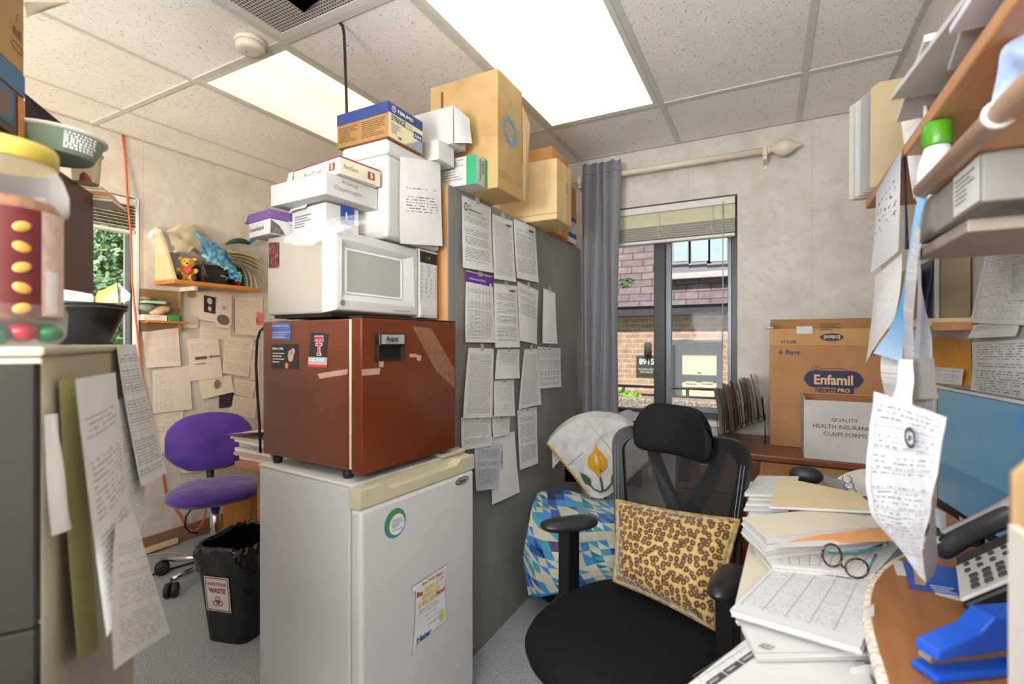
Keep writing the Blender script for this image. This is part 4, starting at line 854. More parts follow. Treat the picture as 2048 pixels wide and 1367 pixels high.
# over the top, then over the left side
rows = [[onD(600, 455, 1.50), onD(660, 437, 1.46), onD(720, 432, 1.48), onD(774, 441, 1.52)],
        [onD(580, 472, 1.44), onD(640, 446, 1.40), onD(706, 441, 1.42), onD(772, 458, 1.49)],
        [onD(566, 481, 1.43), onD(630, 474, 1.38), onD(672, 455, 1.365), onD(742, 466, 1.44)],
        [onD(569, 484, 1.43), onD(608, 492, 1.39), onD(645, 482, 1.36), onD(676, 462, 1.36)]]
obj('film', patch(rows, 3, .004), M_CLEAR, pg, world=True)
rows = [[onD(578, 474, 1.43), onD(640, 458, 1.37), onD(700, 440, 1.40), onD(770, 446, 1.48)], [onD(572, 480, 1.42), onD(606, 486, 1.38), onD(650, 478, 1.355), onD(672, 456, 1.36)]]
obj('fold', patch(rows, 8, .006, s=40), M_CLEAR, pg, world=True)
# ================================================================ papers taped to the grey back of the bookcase
P_LET = page_mat('letter_page', N=46, dens=.40, hl='7fd86a', top=.80, bot=.10, left=.07, right=.93); P_TXT = page_mat('text_page', N=52, dens=.42, top=.86, bot=.12); P_DEN = page_mat('dense_page', N=60, style='dense', dens=.38, top=.92, bot=.06, dark=.7)
P_TAB = page_mat('table_page', N=54, style='table', dens=.40, top=.80, bot=.06, left=.08, right=.95, band=('6a3f96', .84, .985)); P_HL = page_mat('highlight_page', N=50, dens=.4, hl='86e070', top=.86, bot=.1)
P_GRID = page_mat('grid_page', N=40, style='table', dens=.40, top=.97, bot=.08, left=.03, right=.97, hl='9fe6b0', cols=(8, 11)); P_HAND = page_mat('hand_page', N=26, style='hand', dens=.5, top=.9, bot=.1, dark=.55)
P_BLANK = page_mat('blank_page', N=30, dens=.72, top=.8, bot=.1, dark=.35, paper='eeeeec'); P_HALF = page_mat('half_page', N=46, dens=.42, top=.9, bot=.45)
P_BLUE = page_mat('bluish_page', N=44, dens=.42, top=.88, bot=.08, paper='c9ccd6', hl='7fd89a')
PAP = [  # pixel corners TL TR BR BL , material, label
 (((923, 390), (982, 415), (984, 546), (922, 535)), P_LET, 'letter with round emblem and green highlighting, leftmost in the top row', .010),
 (((984, 427), (1025, 442), (1030, 564), (984, 557)), P_DEN, 'creased dense letter second from the left in the top row', .012),
 (((1027, 437), (1070, 455), (1075, 565), (1030, 556)), P_TXT, 'ruled letter third and last in the top row', .010),
 (((932, 540), (985, 553), (986, 685), (928, 684)), P_TAB, 'price table under a purple header band', .010),
 (((987, 566), (1034, 572), (1036, 694), (988, 695)), P_HL, 'letter with green highlighted lines right of the purple-headed table', .014),
 (((1034, 562), (1077, 581), (1071, 688), (1036, 681)), P_HALF, 'short letter with text only in its upper half', .012),
 (((1087, 576), (1110, 586), (1113, 687), (1081, 686)), P_BLANK, 'narrow folded blank sheet, rightmost in the second row', .016),
 (((937, 695), (987, 697), (982, 834), (922, 836)), P_DEN, 'long dense typed page under the purple-headed table', .012),
 (((922, 834), (982, 832), (980, 890), (921, 900)), P_TXT, 'partly hidden page hanging just above the refrigerator handle', .008),
 (((994, 697), (1039, 698), (1036, 756), (987, 758)), P_HALF, 'short sheet with a few bold lines, at the head of the second column', .013),
 (((987, 761), (1028, 758), (1028, 831), (984, 832)), P_HAND, 'crumpled handwritten note with stained top', .016),
 (((984, 830), (1020, 830), (1017, 868), (982, 874)), P_HAND, 'small greyish slip below the crumpled handwritten note', .010),
 (((1049, 698), (1074, 697), (1080, 808), (1034, 818)), P_DEN, 'tapering folded typed page left of the month grid', .015),
 (((1075, 693), (1121, 696), (1119, 773), (1078, 777)), P_GRID, 'bluish month grid, rightmost sheet of the third row', .010),
 (((1034, 819), (1074, 813), (1073, 925), (1037, 939)), P_TXT, 'long typed page lowest on the right', .012),
 (((981, 874), (1029, 862), (1037, 983), (980, 1008)), P_BLANK, 'nearly blank white sheet with ragged lower edge, lowest of all', .010),
 (((949, 887), (1005, 887), (993, 976), (948, 981)), P_BLUE, 'grey-blue sheet with a black barcode beside the refrigerator', .022)]
G_P = 'papers taped to the bookcase back'
for i, (q, m, lb, off) in enumerate(PAP):
    qq = [onX(x, y, PXF+off*(.5 if j < 2 else 1.0)) for j, (x, y) in enumerate(q)]
    t_ = thing('paper_sheet', 'white ' + lb if not lb.startswith(('grey', 'bluish')) else lb, 'paper', (PXF, (qq[0].y+qq[1].y)/2, min(v.z for v in qq)), group=G_P)
    obj('page', sheet_bm(qq, .004, .006, i, wav=.0025, n=(1, 0, 0)), m, t_, world=True)
    # strip of tape
    c = (qq[0]+qq[1])/2; b = B(); box(b, c.x+.002, c.x+.0035, c.y-.012, c.y+.012, c.z-.012, c.z+.02); obj('tape', b, M_TAPE2, t_, world=True)
    S = Surf(qq[3]+V((.014, 0, 0)), (0, 1, 0), (0, 0, 1)); w_ = qq[2].y-qq[3].y; h_ = qq[0].z-qq[3].z
    tl = qq[0]+V((.008, 0, 0)); T_ = Surf(tl, (qq[1]-qq[0]), (0, 0, 1)); T_.n = V((1, 0, 0)); pw_ = (qq[1]-qq[0]).length
    if i == 0:
        b = B(); T_.ring(b, .018, -.040, .012, .015, .004); T_.text(b, 'AWH', .035, -.036, w=.018, h=.008, bold=.03); T_.text(b, 'WOMEN HEALTH ASSOCIATES', .035, -.05, w=.10, h=.007, bold=.03); obj('letterhead', b, M_INK, t_, world=True)
    if i in (1, 2, 4):
        b = B(); T_.text(b, '• aetna', pw_*.55, -.035 if i != 4 else -.03, w=pw_*.3, h=.011, bold=.05); obj('letterhead', b, M_INK, t_, world=True)
    if i == 3:
        b = B(); T_.text(b, 'Laboratory & Clinic', pw_*.05, -.035, w=pw_*.6, h=.010, bold=.02); T_.text(b, 'Packaging and Pricing', pw_*.05, -.052, w=pw_*.55, h=.009); T_.disc(b, pw_*.85, -.04, .008); obj('letterhead', b, mat('ink_white', 'e8e6e6'), t_, world=True)
    if i == 16:
        b = B(); bl = qq[1]+V((.007, -.022, -.10)); Tb = Surf(bl, (0, 1, 0), (0, 0, 1)); Tb.n = V((1, 0, 0)); rn = random.Random(2); y = 0
        while y < .075: h = rn.choice((.002, .003, .005)); Tb.rect(b, 0, y, .010, y+h); y += h+rn.choice((.0015, .003))
        obj('barcode', b, M_INK, t_, world=True)
# ================================================================ black cable from the ceiling
cp = [onD(x, y, d) for x, y, d in ((681, 46, 1.815), (685, 52, 1.80), (688, 66, 1.79), (690, 110, 1.78), (692, 170, 1.78), (693.5, 224, 1.78), (694, 262, 1.78))]
cp[0].z = CEIL-.001
obj('ceiling_cable', tube(B(), cp, .0055, 8), M_BLK, None, 'black cable hanging from a hole in the ceiling tile behind the syringe carton', 'cable')
# smoke detector
p = onZ(500, 80, CEIL); o_ = thing('smoke_detector', 'round off-white smoke detector on the ceiling beside the air vent', 'smoke detector', (p.x, p.y, CEIL-.045))
M_DET = mat('detector_white', 'd9d3c6', .4, var=.03)
obj('base', lathe(B(), [(.052, CEIL-.018), (.056, CEIL-.014), (.056, CEIL-.001)], (p.x, p.y, 0), 32), M_DET, o_, world=True)
obj('cover', lathe(B(), [(.03, CEIL-.046), (.048, CEIL-.044), (.052, CEIL-.036), (.052, CEIL-.022), (.048, CEIL-.018)], (p.x, p.y, 0), 32), M_DET, o_, world=True)
b = B(); S = Surf((p.x, p.y, CEIL-.0462), (1, 0, 0), (0, -1, 0)); S.n = V((0, 0, -1)); S.disc(b, -.012, .006, .005); obj('test_button', b, mat('detector_grey', '8f8b84', .5), o_, world=True)
b = B(); S.disc(b, .016, .002, .0025); obj('indicator', b, mat('detector_grey2', '9a6b5a', .5), o_, world=True)
# air vent
t = NT('vent_grille'); t.set(.5); v = t.coord('Object'); x, y, z = t.sep(v)
gx = t.math('LESS_THAN', t.math('FRACT', t.math('MULTIPLY', x, 78)), .34); gy = t.math('LESS_THAN', t.math('FRACT', t.math('MULTIPLY', y, 78)), .34); t.col(t.mix(t.math('MAXIMUM', gx, gy), rgb('3d3a38'), rgb('c9c4bb')))
vt = thing('air_vent', 'square egg-crate return air grille in the ceiling', 'air vent', (-1.389, .97, CEIL-.004))
vx0, vx1, vy0, vy1 = -1.680, -1.098, .69, 1.270
obj('grille', box(B(), vx0+.03, vx1-.03, vy0+.03, vy1-.03, CEIL-.0035, CEIL-.001), t.m, vt, world=True)
b = B(); box(b, vx0, vx1, vy0, vy0+.03, CEIL-.006, CEIL-.0005); box(b, vx0, vx1, vy1-.03, vy1, CEIL-.006, CEIL-.0005); box(b, vx0, vx0+.03, vy0+.03, vy1-.03, CEIL-.006, CEIL-.0005); box(b, vx1-.03, vx1, vy0+.03, vy1-.03, CEIL-.006, CEIL-.0005); obj('frame', b, M_LFR, vt, world=True)
q = [onZ(x, y, CEIL-.012) for x, y in ((575, 0), (637, 0))]; tip = onZ(607, 25, CEIL-.012)
b = B(); b.faces.new([b.verts.new(v) for v in (tip, q[1], q[1]+V((.02, -.14, 0)), q[0]+V((-.0, -.17, 0)), q[0])]); bmesh.ops.solidify(b, geom=list(b.faces), thickness=.001)
obj('paper_pennant', b, mat('purple_card', '4a2f7a', .6), None, 'purple paper pennant taped flat over the ceiling air grille', 'paper')
# ================================================================ curtain, rod, blinds
M_CREAMP = mat('cream_rod', 'ddd3bd', .4, var=.04)
RY_, RZ_ = 2.93, 2.272
xr0, xr1 = onY(1140, 350, RY_).x, onY(1535, 300, RY_).x
rd = thing('curtain_rod', 'cream curtain rod with onion finial above the dark framed window', 'curtain rod', ((xr0+xr1)/2, RY_, RZ_-.02))
obj('rod', tube(B(), [(xr0, RY_, RZ_), (xr1, RY_, RZ_)], .0175, 14), M_CREAMP, rd, world=True)
mt = M.Translation(V((xr1, RY_, RZ_))) @ M.Rotation(PI/2, 4, 'Y')
obj('finial', lathe(B(), [(.018, 0), (.022, .004), (.022, .010), (.014, .014), (.014, .022), (.030, .040), (.041, .062), (.043, .080), (.038, .100), (.024, .122), (.012, .138), (.008, .150), (.003, .156)], (0, 0, 0), 24, mt), M_CREAMP, rd, world=True)
for x in (xr1-.012, onY(1160, 350, RY_).x):
    b = B(); box(b, x-.010, x+.010, RY_-.006, NY-.001, RZ_-.05, RZ_-.018, .003); box(b, x-.012, x+.012, RY_-.02, RY_+.03, RZ_-.03, RZ_+.022, .004); box(b, x-.014, x+.014, NY-.008, NY-.0005, RZ_-.075, RZ_+.02, .003); obj('bracket', b, M_CREAMP, rd, world=True)
t = NT('curtain_cloth'); t.set(.8, sheen=.3, spec=.2); n = t.noise(t.coord('Object', (300, 300, 20)), 2, 2); t.col(t.ramp(n, [(.3, rgb('a4a4aa')), (.7, rgb('b8b8be'))])); M_CURT = t.m
cx0, cx1 = -1.018, onY(1243, 600, RY_).x
cz0, cz1 = .775, 2.345
def cfn(u, v):
    z = cz0+(cz1-cz0)*v; x = cx0+(cx1-cx0)*u; spread = 1+.04*(1-v)
    xm = (cx0+cx1)/2; x = xm+(x-xm)*spread - .012*(1-v)
    ph = u*4*2*PI-.6; a = .044*(.9+.12*math.sin(3*v+u*2)); w_ = abs(math.sin(ph/2))**.75; y = RY_-.020 - a*1.35*w_
    return V((x+.008*math.sin(5*v+9*u), y, z+ (.012*math.sin(ph+1) if v > .98 else 0)))
cu = thing('curtain', 'grey pleated curtain panel drawn to the left of the window', 'curtain', ((cx0+cx1)/2, RY_, cz0))
b = grid(B(), cfn, 72, 30); bmesh.ops.solidify(b, geom=list(b.faces), thickness=.002); obj('panel', b, M_CURT, cu, world=True)
b = grid(B(), lambda u, v: cfn(u, .955+.002*v)+V((0, -.0035, 0)), 72, 1); obj('stitching', b, mat('stitch_grey', '606066', .8), cu, world=True)
b = patch([[(-.80, 2.93, .83), (-.74, 2.95, .835), (-.66, 2.96, .82)], [(-.82, 2.88, .80), (-.75, 2.9, .825), (-.67, 2.93, .80)], [(-.80, 2.86, .783), (-.74, 2.87, .79), (-.68, 2.9, .785)]], 2, .006); obj('curtain_bunch', b, M_CURT, None, 'bunched grey cloth lying at the window sill by the curtain foot', 'cloth')
# venetian blind pulled up
bl = thing('venetian_blind', 'raised cream venetian blind bunched at the top of the dark framed window', 'blind', (-.6, NY+.02, 1.9))
M_BLIND = mat('blind_cream', 'd9d3b4', .45, var=.05); M_BLIND2 = mat('blind_white', 'dcdad2', .45, var=.04)
bx0, bx1 = W1[0]+.01, W1[1]-.012; bya, byb = NY-.015, NY+.04
obj('headrail', box(B(), bx0, bx1, bya, byb, 2.035, 2.075, .003), M_BLIND2, bl, world=True)
for k_ in range(4):
    z = 2.022-.017*k_; b = B(); bx = box(b, bx0, bx1, -.024, .024, -.0006, .0006); b.transform(M.Translation(V((0, NY+.01, z))) @ M.Rotation(math.radians(-62), 4, 'X')); obj('slat', b, M_BLIND, bl, world=True)
for k_ in range(17):
    z = 1.952-.0048*k_; obj('slat', box(B(), bx0, bx1, NY-.016, NY+.034, z-.001+.0004*(k_ % 3), z+.001), M_BLIND2 if k_ % 2 else M_BLIND, bl, world=True)
obj('bottom_rail', box(B(), bx0, bx1, NY-.016, NY+.034, 1.850, 1.868, .004), M_BLIND2, bl, world=True)
for xx in (1318, 1425):
    x = onY(xx, 430, NY).x; b = tube(B(), [(x, NY-.018, 2.04), (x+.004, NY-.019, 1.96), (x-.006, NY-.022, 1.92), (x+.008, NY-.02, 1.88), (x, NY-.019, 1.86)], .0018, 5); obj('ladder_cord', b, M_BLIND2, bl, world=True)
x = onY(1446, 430, NY).x; obj('wand', tube(B(), [(x, NY-.02, 2.05), (x+.002, NY-.022, 1.6), (x-.002, NY-.022, 1.2)], .003, 6), mat('clear_wand', 'b5b2a6', .2), bl, world=True)
# blind on the left wall window
bl = thing('venetian_blind', 'raised cream blind at the top of the left wall window', 'blind', (WX, 1.1, 1.95))
obj('headrail', box(B(), WX-.05, WX+.02, W2[0]+.01, W2[1]-.015, 2.035, 2.075, .003), M_BLIND2, bl, world=True)
for k_ in range(14):
    z = 2.026-.009*k_; obj('slat', box(B(), WX-.04, WX+.014, W2[0]+.01, W2[1]-.015, z-.0012, z+.0012), M_BLIND if k_ % 2 else mat('blind_dark', '6d675c', .5), bl, world=True)
obj('bottom_rail', box(B(), WX-.04, WX+.014, W2[0]+.01, W2[1]-.015, 1.875, 1.893, .004), M_BLIND2, bl, world=True)
# ================================================================ mesh office chair
M_BLKF = mat('black_fabric', '131314', .75, var=.15, scale=200, spec=.15); M_BLKP = mat('black_plastic', '161617', .42, var=.1, spec=.3); M_PADB = mat('black_pad', '1f2023', .36, var=.06)
def star_base(root, r=.27, hub=.10, m=None, n=5, a0=.3, wheel=.03, seat_z=.44, col=None, colr=.026):
    m = m or M_BLKP
    for k_ in range(n):
        a = a0+2*PI*k_/n; ca, sa = math.cos(a), math.sin(a)
        obj('leg', tube(B(), [(ca*.03, sa*.03, hub), (ca*r*.6, sa*r*.6, hub-.012), (ca*r, sa*r, 2*wheel+.016)], [.022, .018, .013], 8), m, root)
        cs = B(); mt = M.Translation(V((ca*r, sa*r, wheel))) @ M.Rotation(a+.5, 4, 'Z') @ M.Rotation(PI/2, 4, 'X')
        for s_ in (-.016, .016): lathe(cs, [(wheel*.4, s_-.011), (wheel*.9, s_-.011), (wheel, s_-.006), (wheel, s_+.006), (wheel*.9, s_+.011), (wheel*.4, s_+.011)], (0, 0, 0), 18, mt)
        tube(cs, [(ca*r, sa*r, wheel), (ca*r, sa*r, 2*wheel+.02)], .006, 6); obj('caster', cs, M_BLK, root)
    obj('column', tube(B(), [(0, 0, hub-.03), (0, 0, seat_z)], colr, 16), col or m, root)
oc = thing('office_chair', 'black mesh-back office chair with headrest and armrests, leopard pillow on it', 'office chair', (-.326, 1.362, 0), math.radians(-15.3))
star_base(oc, .39, .11, a0=2.53, wheel=.029, seat_z=.42)
def seat_fn(u, v):
    a = 2*PI*u; c, s = math.cos(a), math.sin(a); n = 3.0
    rx = .244*abs(c)**(2/n)*(1 if c > 0 else -1); ry = .272*abs(s)**(2/n)*(1 if s > 0 else -1)
    prof = [(0, .505), (.35, .507), (.65, .507), (.85, .500), (.96, .482), (1.0, .462), (.98, .444), (.90, .432), (0, .430)]
    t_ = v*(len(prof)-1); i = min(int(t_), len(prof)-2); f = t_-i; k = prof[i][0]*(1-f)+prof[i+1][0]*f; z = prof[i][1]*(1-f)+prof[i+1][1]*f
    y = -.055+ry*k; front = max(0, (-y-.20))/.13; z -= .022*front*front; z += .010*(abs(rx*k)/.26)**2
    return V((.018+rx*k*(1.0-.10*max(0, y)/.2), y, z))
b = grid(B(), seat_fn, 48, 24, closeu=True); bmesh.ops.remove_doubles(b, verts=b.verts, dist=1e-5); obj('seat', b, M_BLKF, oc)
# backrest frame with mesh, leaning back
def bk(x, z):     # point of the backrest plane
    t_ = (z-.50)/.47; return V((x, .205+.075*t_ + .035*(x/.22)**2*-1, z))
def outline(wt, wb, z0, z1, r, n=8):
    pts = []
    for (cx, cz, a) in ((wt-r, z1-r, 0), (-(wt-r), z1-r, PI/2), (-(wb-r), z0+r, PI), (wb-r, z0+r, 1.5*PI)):
        for k_ in range(n+1): t_ = a+PI/2*k_/n; pts.append((cx+r*math.cos(t_), cz+r*math.sin(t_)))
    return pts
po = outline(.222, .185, .53, .965, .06); pi_ = outline(.188, .15, .565, .928, .045); b = B()
ro = [(bk(x, z), bk(x, z)+V((0, .024, 0))) for x, z in po]; ri = [(bk(x, z)+V((0, .002, 0)), bk(x, z)+V((0, .022, 0))) for x, z in pi_]
A_ = [[b.verts.new(p) for p in (o[0], i[0], i[1], o[1])] for o, i in zip(ro, ri)]
for j in range(len(A_)):
    a, c = A_[j], A_[(j+1) % len(A_)]
    for k_ in range(4): b.faces.new((a[k_], a[(k_+1) % 4], c[(k_+1) % 4], c[k_]))
bmesh.ops.recalc_face_normals(b, faces=b.faces); obj('back_frame', b, M_BLKP, oc, smooth=40)
t = NT('chair_mesh'); t.set(.6, spec=.3); t.col(rgb('1b1b1e')); tr = t.node('ShaderNodeBsdfTransparent'); mx = t.node('ShaderNodeMixShader'); mx.inputs[0].default_value = .72
t.link(tr.outputs[0], mx.inputs[1]); t.link(t.b.outputs[0], mx.inputs[2]); t.link(mx.outputs[0], t.out.inputs[0]); M_MESH = t.m
b = B(); c_ = b.verts.new(bk(0, .75)+V((0, .012, 0))); vv = [b.verts.new(bk(x, z)+V((0, .012, 0))) for x, z in pi_]
for j in range(len(vv)): b.faces.new((c_, vv[j], vv[(j+1) % len(vv)]))
obj('mesh_panel', b, M_MESH, oc)
# Y-shaped support behind the mesh and spine
b = B()
for s_ in (-1, 1): tube(b, [bk(.125*s_, .945)+V((0, .045, 0)), bk(.10*s_, .86)+V((0, .055, 0)), bk(.065*s_, .78)+V((0, .06, 0)), bk(.03*s_, .72)+V((0, .062, 0)), bk(.0, .66)+V((0, .064, 0))], [.020, .022, .024, .028, .034], 8)
tube(b, [bk(0, .72)+V((0, .062, 0)), bk(0, .60)+V((0, .066, 0)), V((0, .22, .46)), V((0, .06, .415))], [.04, .038, .032, .028], 10); obj('back_support', b, M_BLKP, oc)
b = B()
for s_ in (-1, 1):
    for dx in (0, .010): tube(b, [bk((.200+dx)*s_, .90)+V((0, -.002, 0)), bk((.185+dx*1.0)*s_, .72)+V((0, -.002, 0)), bk((.172+dx)*s_, .58)+V((0, -.002, 0))], .0009, 4)
obj('stitching', b, mat('stitch_pale', '8a8a90', .7), oc)
# headrest
def head_fn(u, v):
    x = (u-.5)*2; a = 2*PI*v; c, s = math.cos(a), math.sin(a)
    hw = .128; k = (1-abs(x)**9)**.5 if abs(x) < 1 else 0
    k = max(k, .0); zc = .972; up = .078*(abs(s)**.55)*(1 if s > 0 else -1); th = .030*(abs(c)**.8)*(1 if c > 0 else -1)
    taper = 1-.24*max(0, s)
    y = .285 - th*k*1.0 - .03*(1-x*x)*0 + .05*x*x*-1 + .12*(up*k)
    return V((x*hw*taper, y-.02, zc+up*(.35+.65*k)-.006*x))
b = grid(B(), lambda u, v: head_fn(.002+u*.996, v), 28, 24); bmesh.ops.remove_doubles(b, verts=b.verts, dist=1e-4); hr = obj('headrest', b, M_BLKF, oc)
obj('headrest_stem', tube(B(), [V((0, .285, .93)), V((0, .325, .88)), bk(0, .80)+V((0, .06, 0))], .018, 8), M_BLKP, oc)
for (p1, p2, s_) in (((1088, 1054), (1186, 1041), -1), ((1450, 1168), (1462, 1128), 1)):
    if s_ < 0: a, c = onZ(*p1, .668), onZ(*p2, .668)
    else:
        a = V((-.105, 1.215, .664)); c = V((-.072, 1.385, .664))
    d_ = (c-a).normalized(); side = V((-d_.y, d_.x, 0)); mid = (a+c)/2; L = (c-a).length/2+.012
    def pad(u, v, mid=mid, d_=d_, side=side, L=L):
        t_ = -1+2*u; k = max(0, 1-abs(t_)**3.2)**.45; an = 2*PI*v; ww = .046*(1+.12*t_)
        return mid+d_*(t_*L)+side*(math.cos(an)*ww*k*(1 if s_ < 0 else .84))+V((0, 0, math.sin(an)*.021*k+.004*(t_**2)))
    b = grid(B(), lambda u, v: pad(.001+.998*u, v), 24, 20); bmesh.ops.remove_doubles(b, verts=b.verts, dist=1e-4)
    bmesh.ops.holes_fill(b, edges=[e for e in b.edges if e.is_boundary]); rt = obj('armrest', b, M_PADB, oc, world=True)
    pm = mid-V((0, 0, .02)) if s_ < 0 else mid-V((0, 0, .02)); b = B(); bx = box(B(), -.022, .022, -.030, .030, 0, .215, .006)
    bx.transform(M.Translation(V((pm.x, pm.y, .445))) @ M.Rotation(math.radians(-15.3), 4, 'Z')); obj('arm_post', bx, M_BLKP, oc, world=True)
    R_ = XF[oc.name].inverted() @ V((pm.x, pm.y, .445)); b = tube(B(), [R_, R_-V((0, 0, .04)), V((R_.x*.5, R_.y*.4, .418)), V((0, 0, .418))], .020, 8); obj('arm_bracket', b, M_BLKP, oc)
# ---- leopard pillow ------------------------------------------------------------
t = NT('leopard'); t.set(.55, sheen=.5, spec=.3); tc = t.node('ShaderNodeTexCoord'); mp = t.node('ShaderNodeMapping'); mp.inputs['Scale'].default_value = (20, 15, 1); t.link(tc.outputs['UV'], mp.inputs[0])
wob = t.noise(mp.outputs[0], 1.3, 2, .5, out=1); vv_ = t.node('ShaderNodeVectorMath', operation='MULTIPLY_ADD'); t.link(wob, vv_.inputs[0]); vv_.inputs[1].default_value = (.55, .55, 0); t.link(mp.outputs[0], vv_.inputs[2])
vo = t.node('ShaderNodeTexVoronoi'); vo.voronoi_dimensions = '2D'; vo.inputs['Scale'].default_value = 1.0; vo.inputs['Randomness'].default_value = .62; t.link(vv_.outputs[0], vo.inputs['Vector'])
br = t.noise(vv_.outputs[0], 3.2, 2); d = t.math('ADD', vo.outputs['Distance'], t.math('MULTIPLY', t.math('SUBTRACT', br, .5), .35))
t.col(t.ramp(d, [(.0, rgb('b07232')), (.14, rgb('8f5a28')), (.19, rgb('402a18')), (.40, rgb('4a321e')), (.46, rgb('a98d50')), (.9, rgb('bda567'))])); t.bump(t.noise(tc.outputs['UV'], 6, 2), .15, .01); M_LEO = t.m
pl = thing('leopard_pillow', 'leopard print throw pillow leaning on the mesh office chair back', 'pillow', (-.28, 1.44, .5))
cTL, cTR, cBR, cBL = onD(1233, 1000, 1.565), onD(1478, 1040, 1.335), onD(1430, 1258, 1.235), onD(1228, 1160, 1.45)
nP = (cTR-cTL).cross(cTL-cBL).normalized()
def pil(side):
    def fn(u, v):
        p = (cTL*(1-u)+cTR*u)*v+(cBL*(1-u)+cBR*u)*(1-v); a, c = 2*u-1, 2*v-1
        k = (max(0, 1-abs(a)**2.6)**.7)*(max(0, 1-abs(c)**2.6)**.7); sag = (.020*math.sin(u*9)*(1-v)**2 if side > 0 else 0)
        pinch = .02*(a*a)*(c*c); ctr = (cTL+cTR+cBR+cBL)/4; q = p+(ctr-p)*(.05*(1-a*a)*(abs(c)**6)+.04*(1-c*c)*(abs(a)**6))
        return q+nP*side*(.062*k*(1.25-.5*v)+sag*k)+nP*(.006*nz(p, 20, 3)*k)
    return fn
b = grid(B(), pil(1), 30, 30); t2 = grid(B(), pil(-.35), 30, 30); join(b, t2); bmesh.ops.remove_doubles(b, verts=b.verts, dist=1e-5); bmesh.ops.recalc_face_normals(b, faces=b.faces); obj('cushion', b, M_LEO, pl, world=True)
ed = [pil(1)(u, v) for u, v in [(i/24, 1) for i in range(24)]+[(1, 1-i/24) for i in range(24)]+[(1-i/24, 0) for i in range(24)]+[(0, i/24) for i in range(24)]]
obj('piping', tube(B(), ed, .006, 8, closed=True), mat('piping_tan', '8a7040', .6, var=.5, scale=60), pl, world=True)
# ================================================================ second chair under a blanket, with a white embroidered cloth
c2 = thing('desk_chair', 'black chair between bookcase and office chair, covered by cloth and blanket', 'office chair', (-.735, 2.30, 0), math.radians(12))
star_base(c2, .25, .10, a0=.95, wheel=.027, seat_z=.385)
b = prism(B(), outline(.18, .18, -.15, .20, .07), .385, .43, .012); obj('seat', b, M_BLKF, c2)
def b2(u, v):
    x = (u-.5)*.40; z = .50+.335*v; rr = 1-.25*max(0, v-.55)*2*(abs(u-.5)*2)**2
    return V((x*rr, .225-.5*x*x+.03*v, z-.05*(abs(u-.5)*2)**3*v))
b = grid(B(), b2, 16, 12); bmesh.ops.solidify(b, geom=list(b.faces), thickness=.03); obj('backrest', b, M_BLKF, c2)
obj('back_bar', tube(B(), [(0, .25, .62), (0, .29, .5), (0, .22, .40), (0, .05, .39)], .018, 8), M_BLKP, c2)
# blanket
t = NT('triangle_blanket'); t.set(.7, sheen=.25, spec=.2); tc = t.node('ShaderNodeTexCoord'); u, v, _ = t.sep(tc.outputs['UV'])
a = t.math('MULTIPLY', t.math('ADD', u, t.math('MULTIPLY', v, .5)), 11); c = t.math('MULTIPLY', v, 15); fa, fc = t.math('FRACT', a), t.math('FRACT', c)
up = t.math('GREATER_THAN', t.math('ADD', fa, fc), 1.0); idv = t.comb(t.math('FLOOR', a), t.math('FLOOR', c), up); wn_ = t.node('ShaderNodeTexWhiteNoise'); wn_.noise_dimensions = '3D'; t.link(idv, wn_.inputs['Vector'])
zone = t.noise(t.comb(t.math('MULTIPLY', t.math('FLOOR', a), .33), t.math('MULTIPLY', t.math('FLOOR', c), .26)), 1.0, 1)
f = t.math('ADD', t.math('MULTIPLY', wn_.outputs['Value'], .30), t.math('MULTIPLY', t.math('SUBTRACT', zone, .28), 1.6))
blues = t.ramp(f, [(.0, rgb('26324f')), (.16, rgb('2f5aa0')), (.30, rgb('4a90cf')), (.40, rgb('cfcdb4')), (.52, rgb('d8d6c6')), (.60, rgb('4fa3b5')), (.72, rgb('2f7f96')), (.82, rgb('5b4a78')), (.90, rgb('8a5f93')), (.97, rgb('cf6a52'))], 'CONSTANT')
t.col(blues); M_BLANK = t.m
# cloth: top over the seat, dropping in front and at the left
rows = [[onD(1078, 985, 2.44), onD(1110, 978, 2.50), onD(1160, 985, 2.50), onD(1200, 995, 2.50), onD(1250, 1003, 2.50)],
        [onD(1068, 1000, 2.34), onD(1100, 1008, 2.36), onD(1150, 1012, 2.36), onD(1200, 1018, 2.36), onD(1245, 1022, 2.36)],
        [onD(1060, 1035, 2.23), onD(1090, 1040, 2.19), onD(1140, 1045, 2.17), onD(1195, 1045, 2.18), onD(1238, 1048, 2.20)],
        [onD(1050, 1085, 2.20), onD(1085, 1100, 2.15), onD(1140, 1105, 2.12), onD(1190, 1100, 2.15), onD(1234, 1098, 2.16)],
        [onD(1046, 1120, 2.20), onD(1080, 1145, 2.14), onD(1135, 1150, 2.10), onD(1188, 1140, 2.13), onD(1230, 1130, 2.15)],
        [onD(1058, 1192, 2.19), onD(1085, 1190, 2.14), onD(1130, 1180, 2.11), onD(1185, 1172, 2.13), onD(1228, 1160, 2.15)]]
bk_ = thing('patterned_blanket', 'multicoloured triangle-patterned blanket thrown over the seat of the black desk chair', 'blanket', (-.8, 2.1, .1))
obj('cloth', patch(rows, 6, .004, 34, 34, 9), M_BLANK, bk_, world=True)
hem = [onD(1058, 1192, 2.187), onD(1085, 1190, 2.137), onD(1130, 1180, 2.107)]; obj('hem', tube(B(), hem, .006, 6), mat('hem_blue', '2f78c4', .6), bk_, world=True)
side = [[onD(1078, 985, 2.44), onD(1072, 992, 2.40), onD(1068, 1000, 2.34)], [onD(1066, 1010, 2.38), onD(1058, 1040, 2.33), onD(1052, 1060, 2.26)], [onD(1058, 1060, 2.33), onD(1050, 1090, 2.29), onD(1047, 1110, 2.22)]]
obj('side_fold', patch(side, 5, .003, 12, 12), M_BLANK, bk_, world=True)
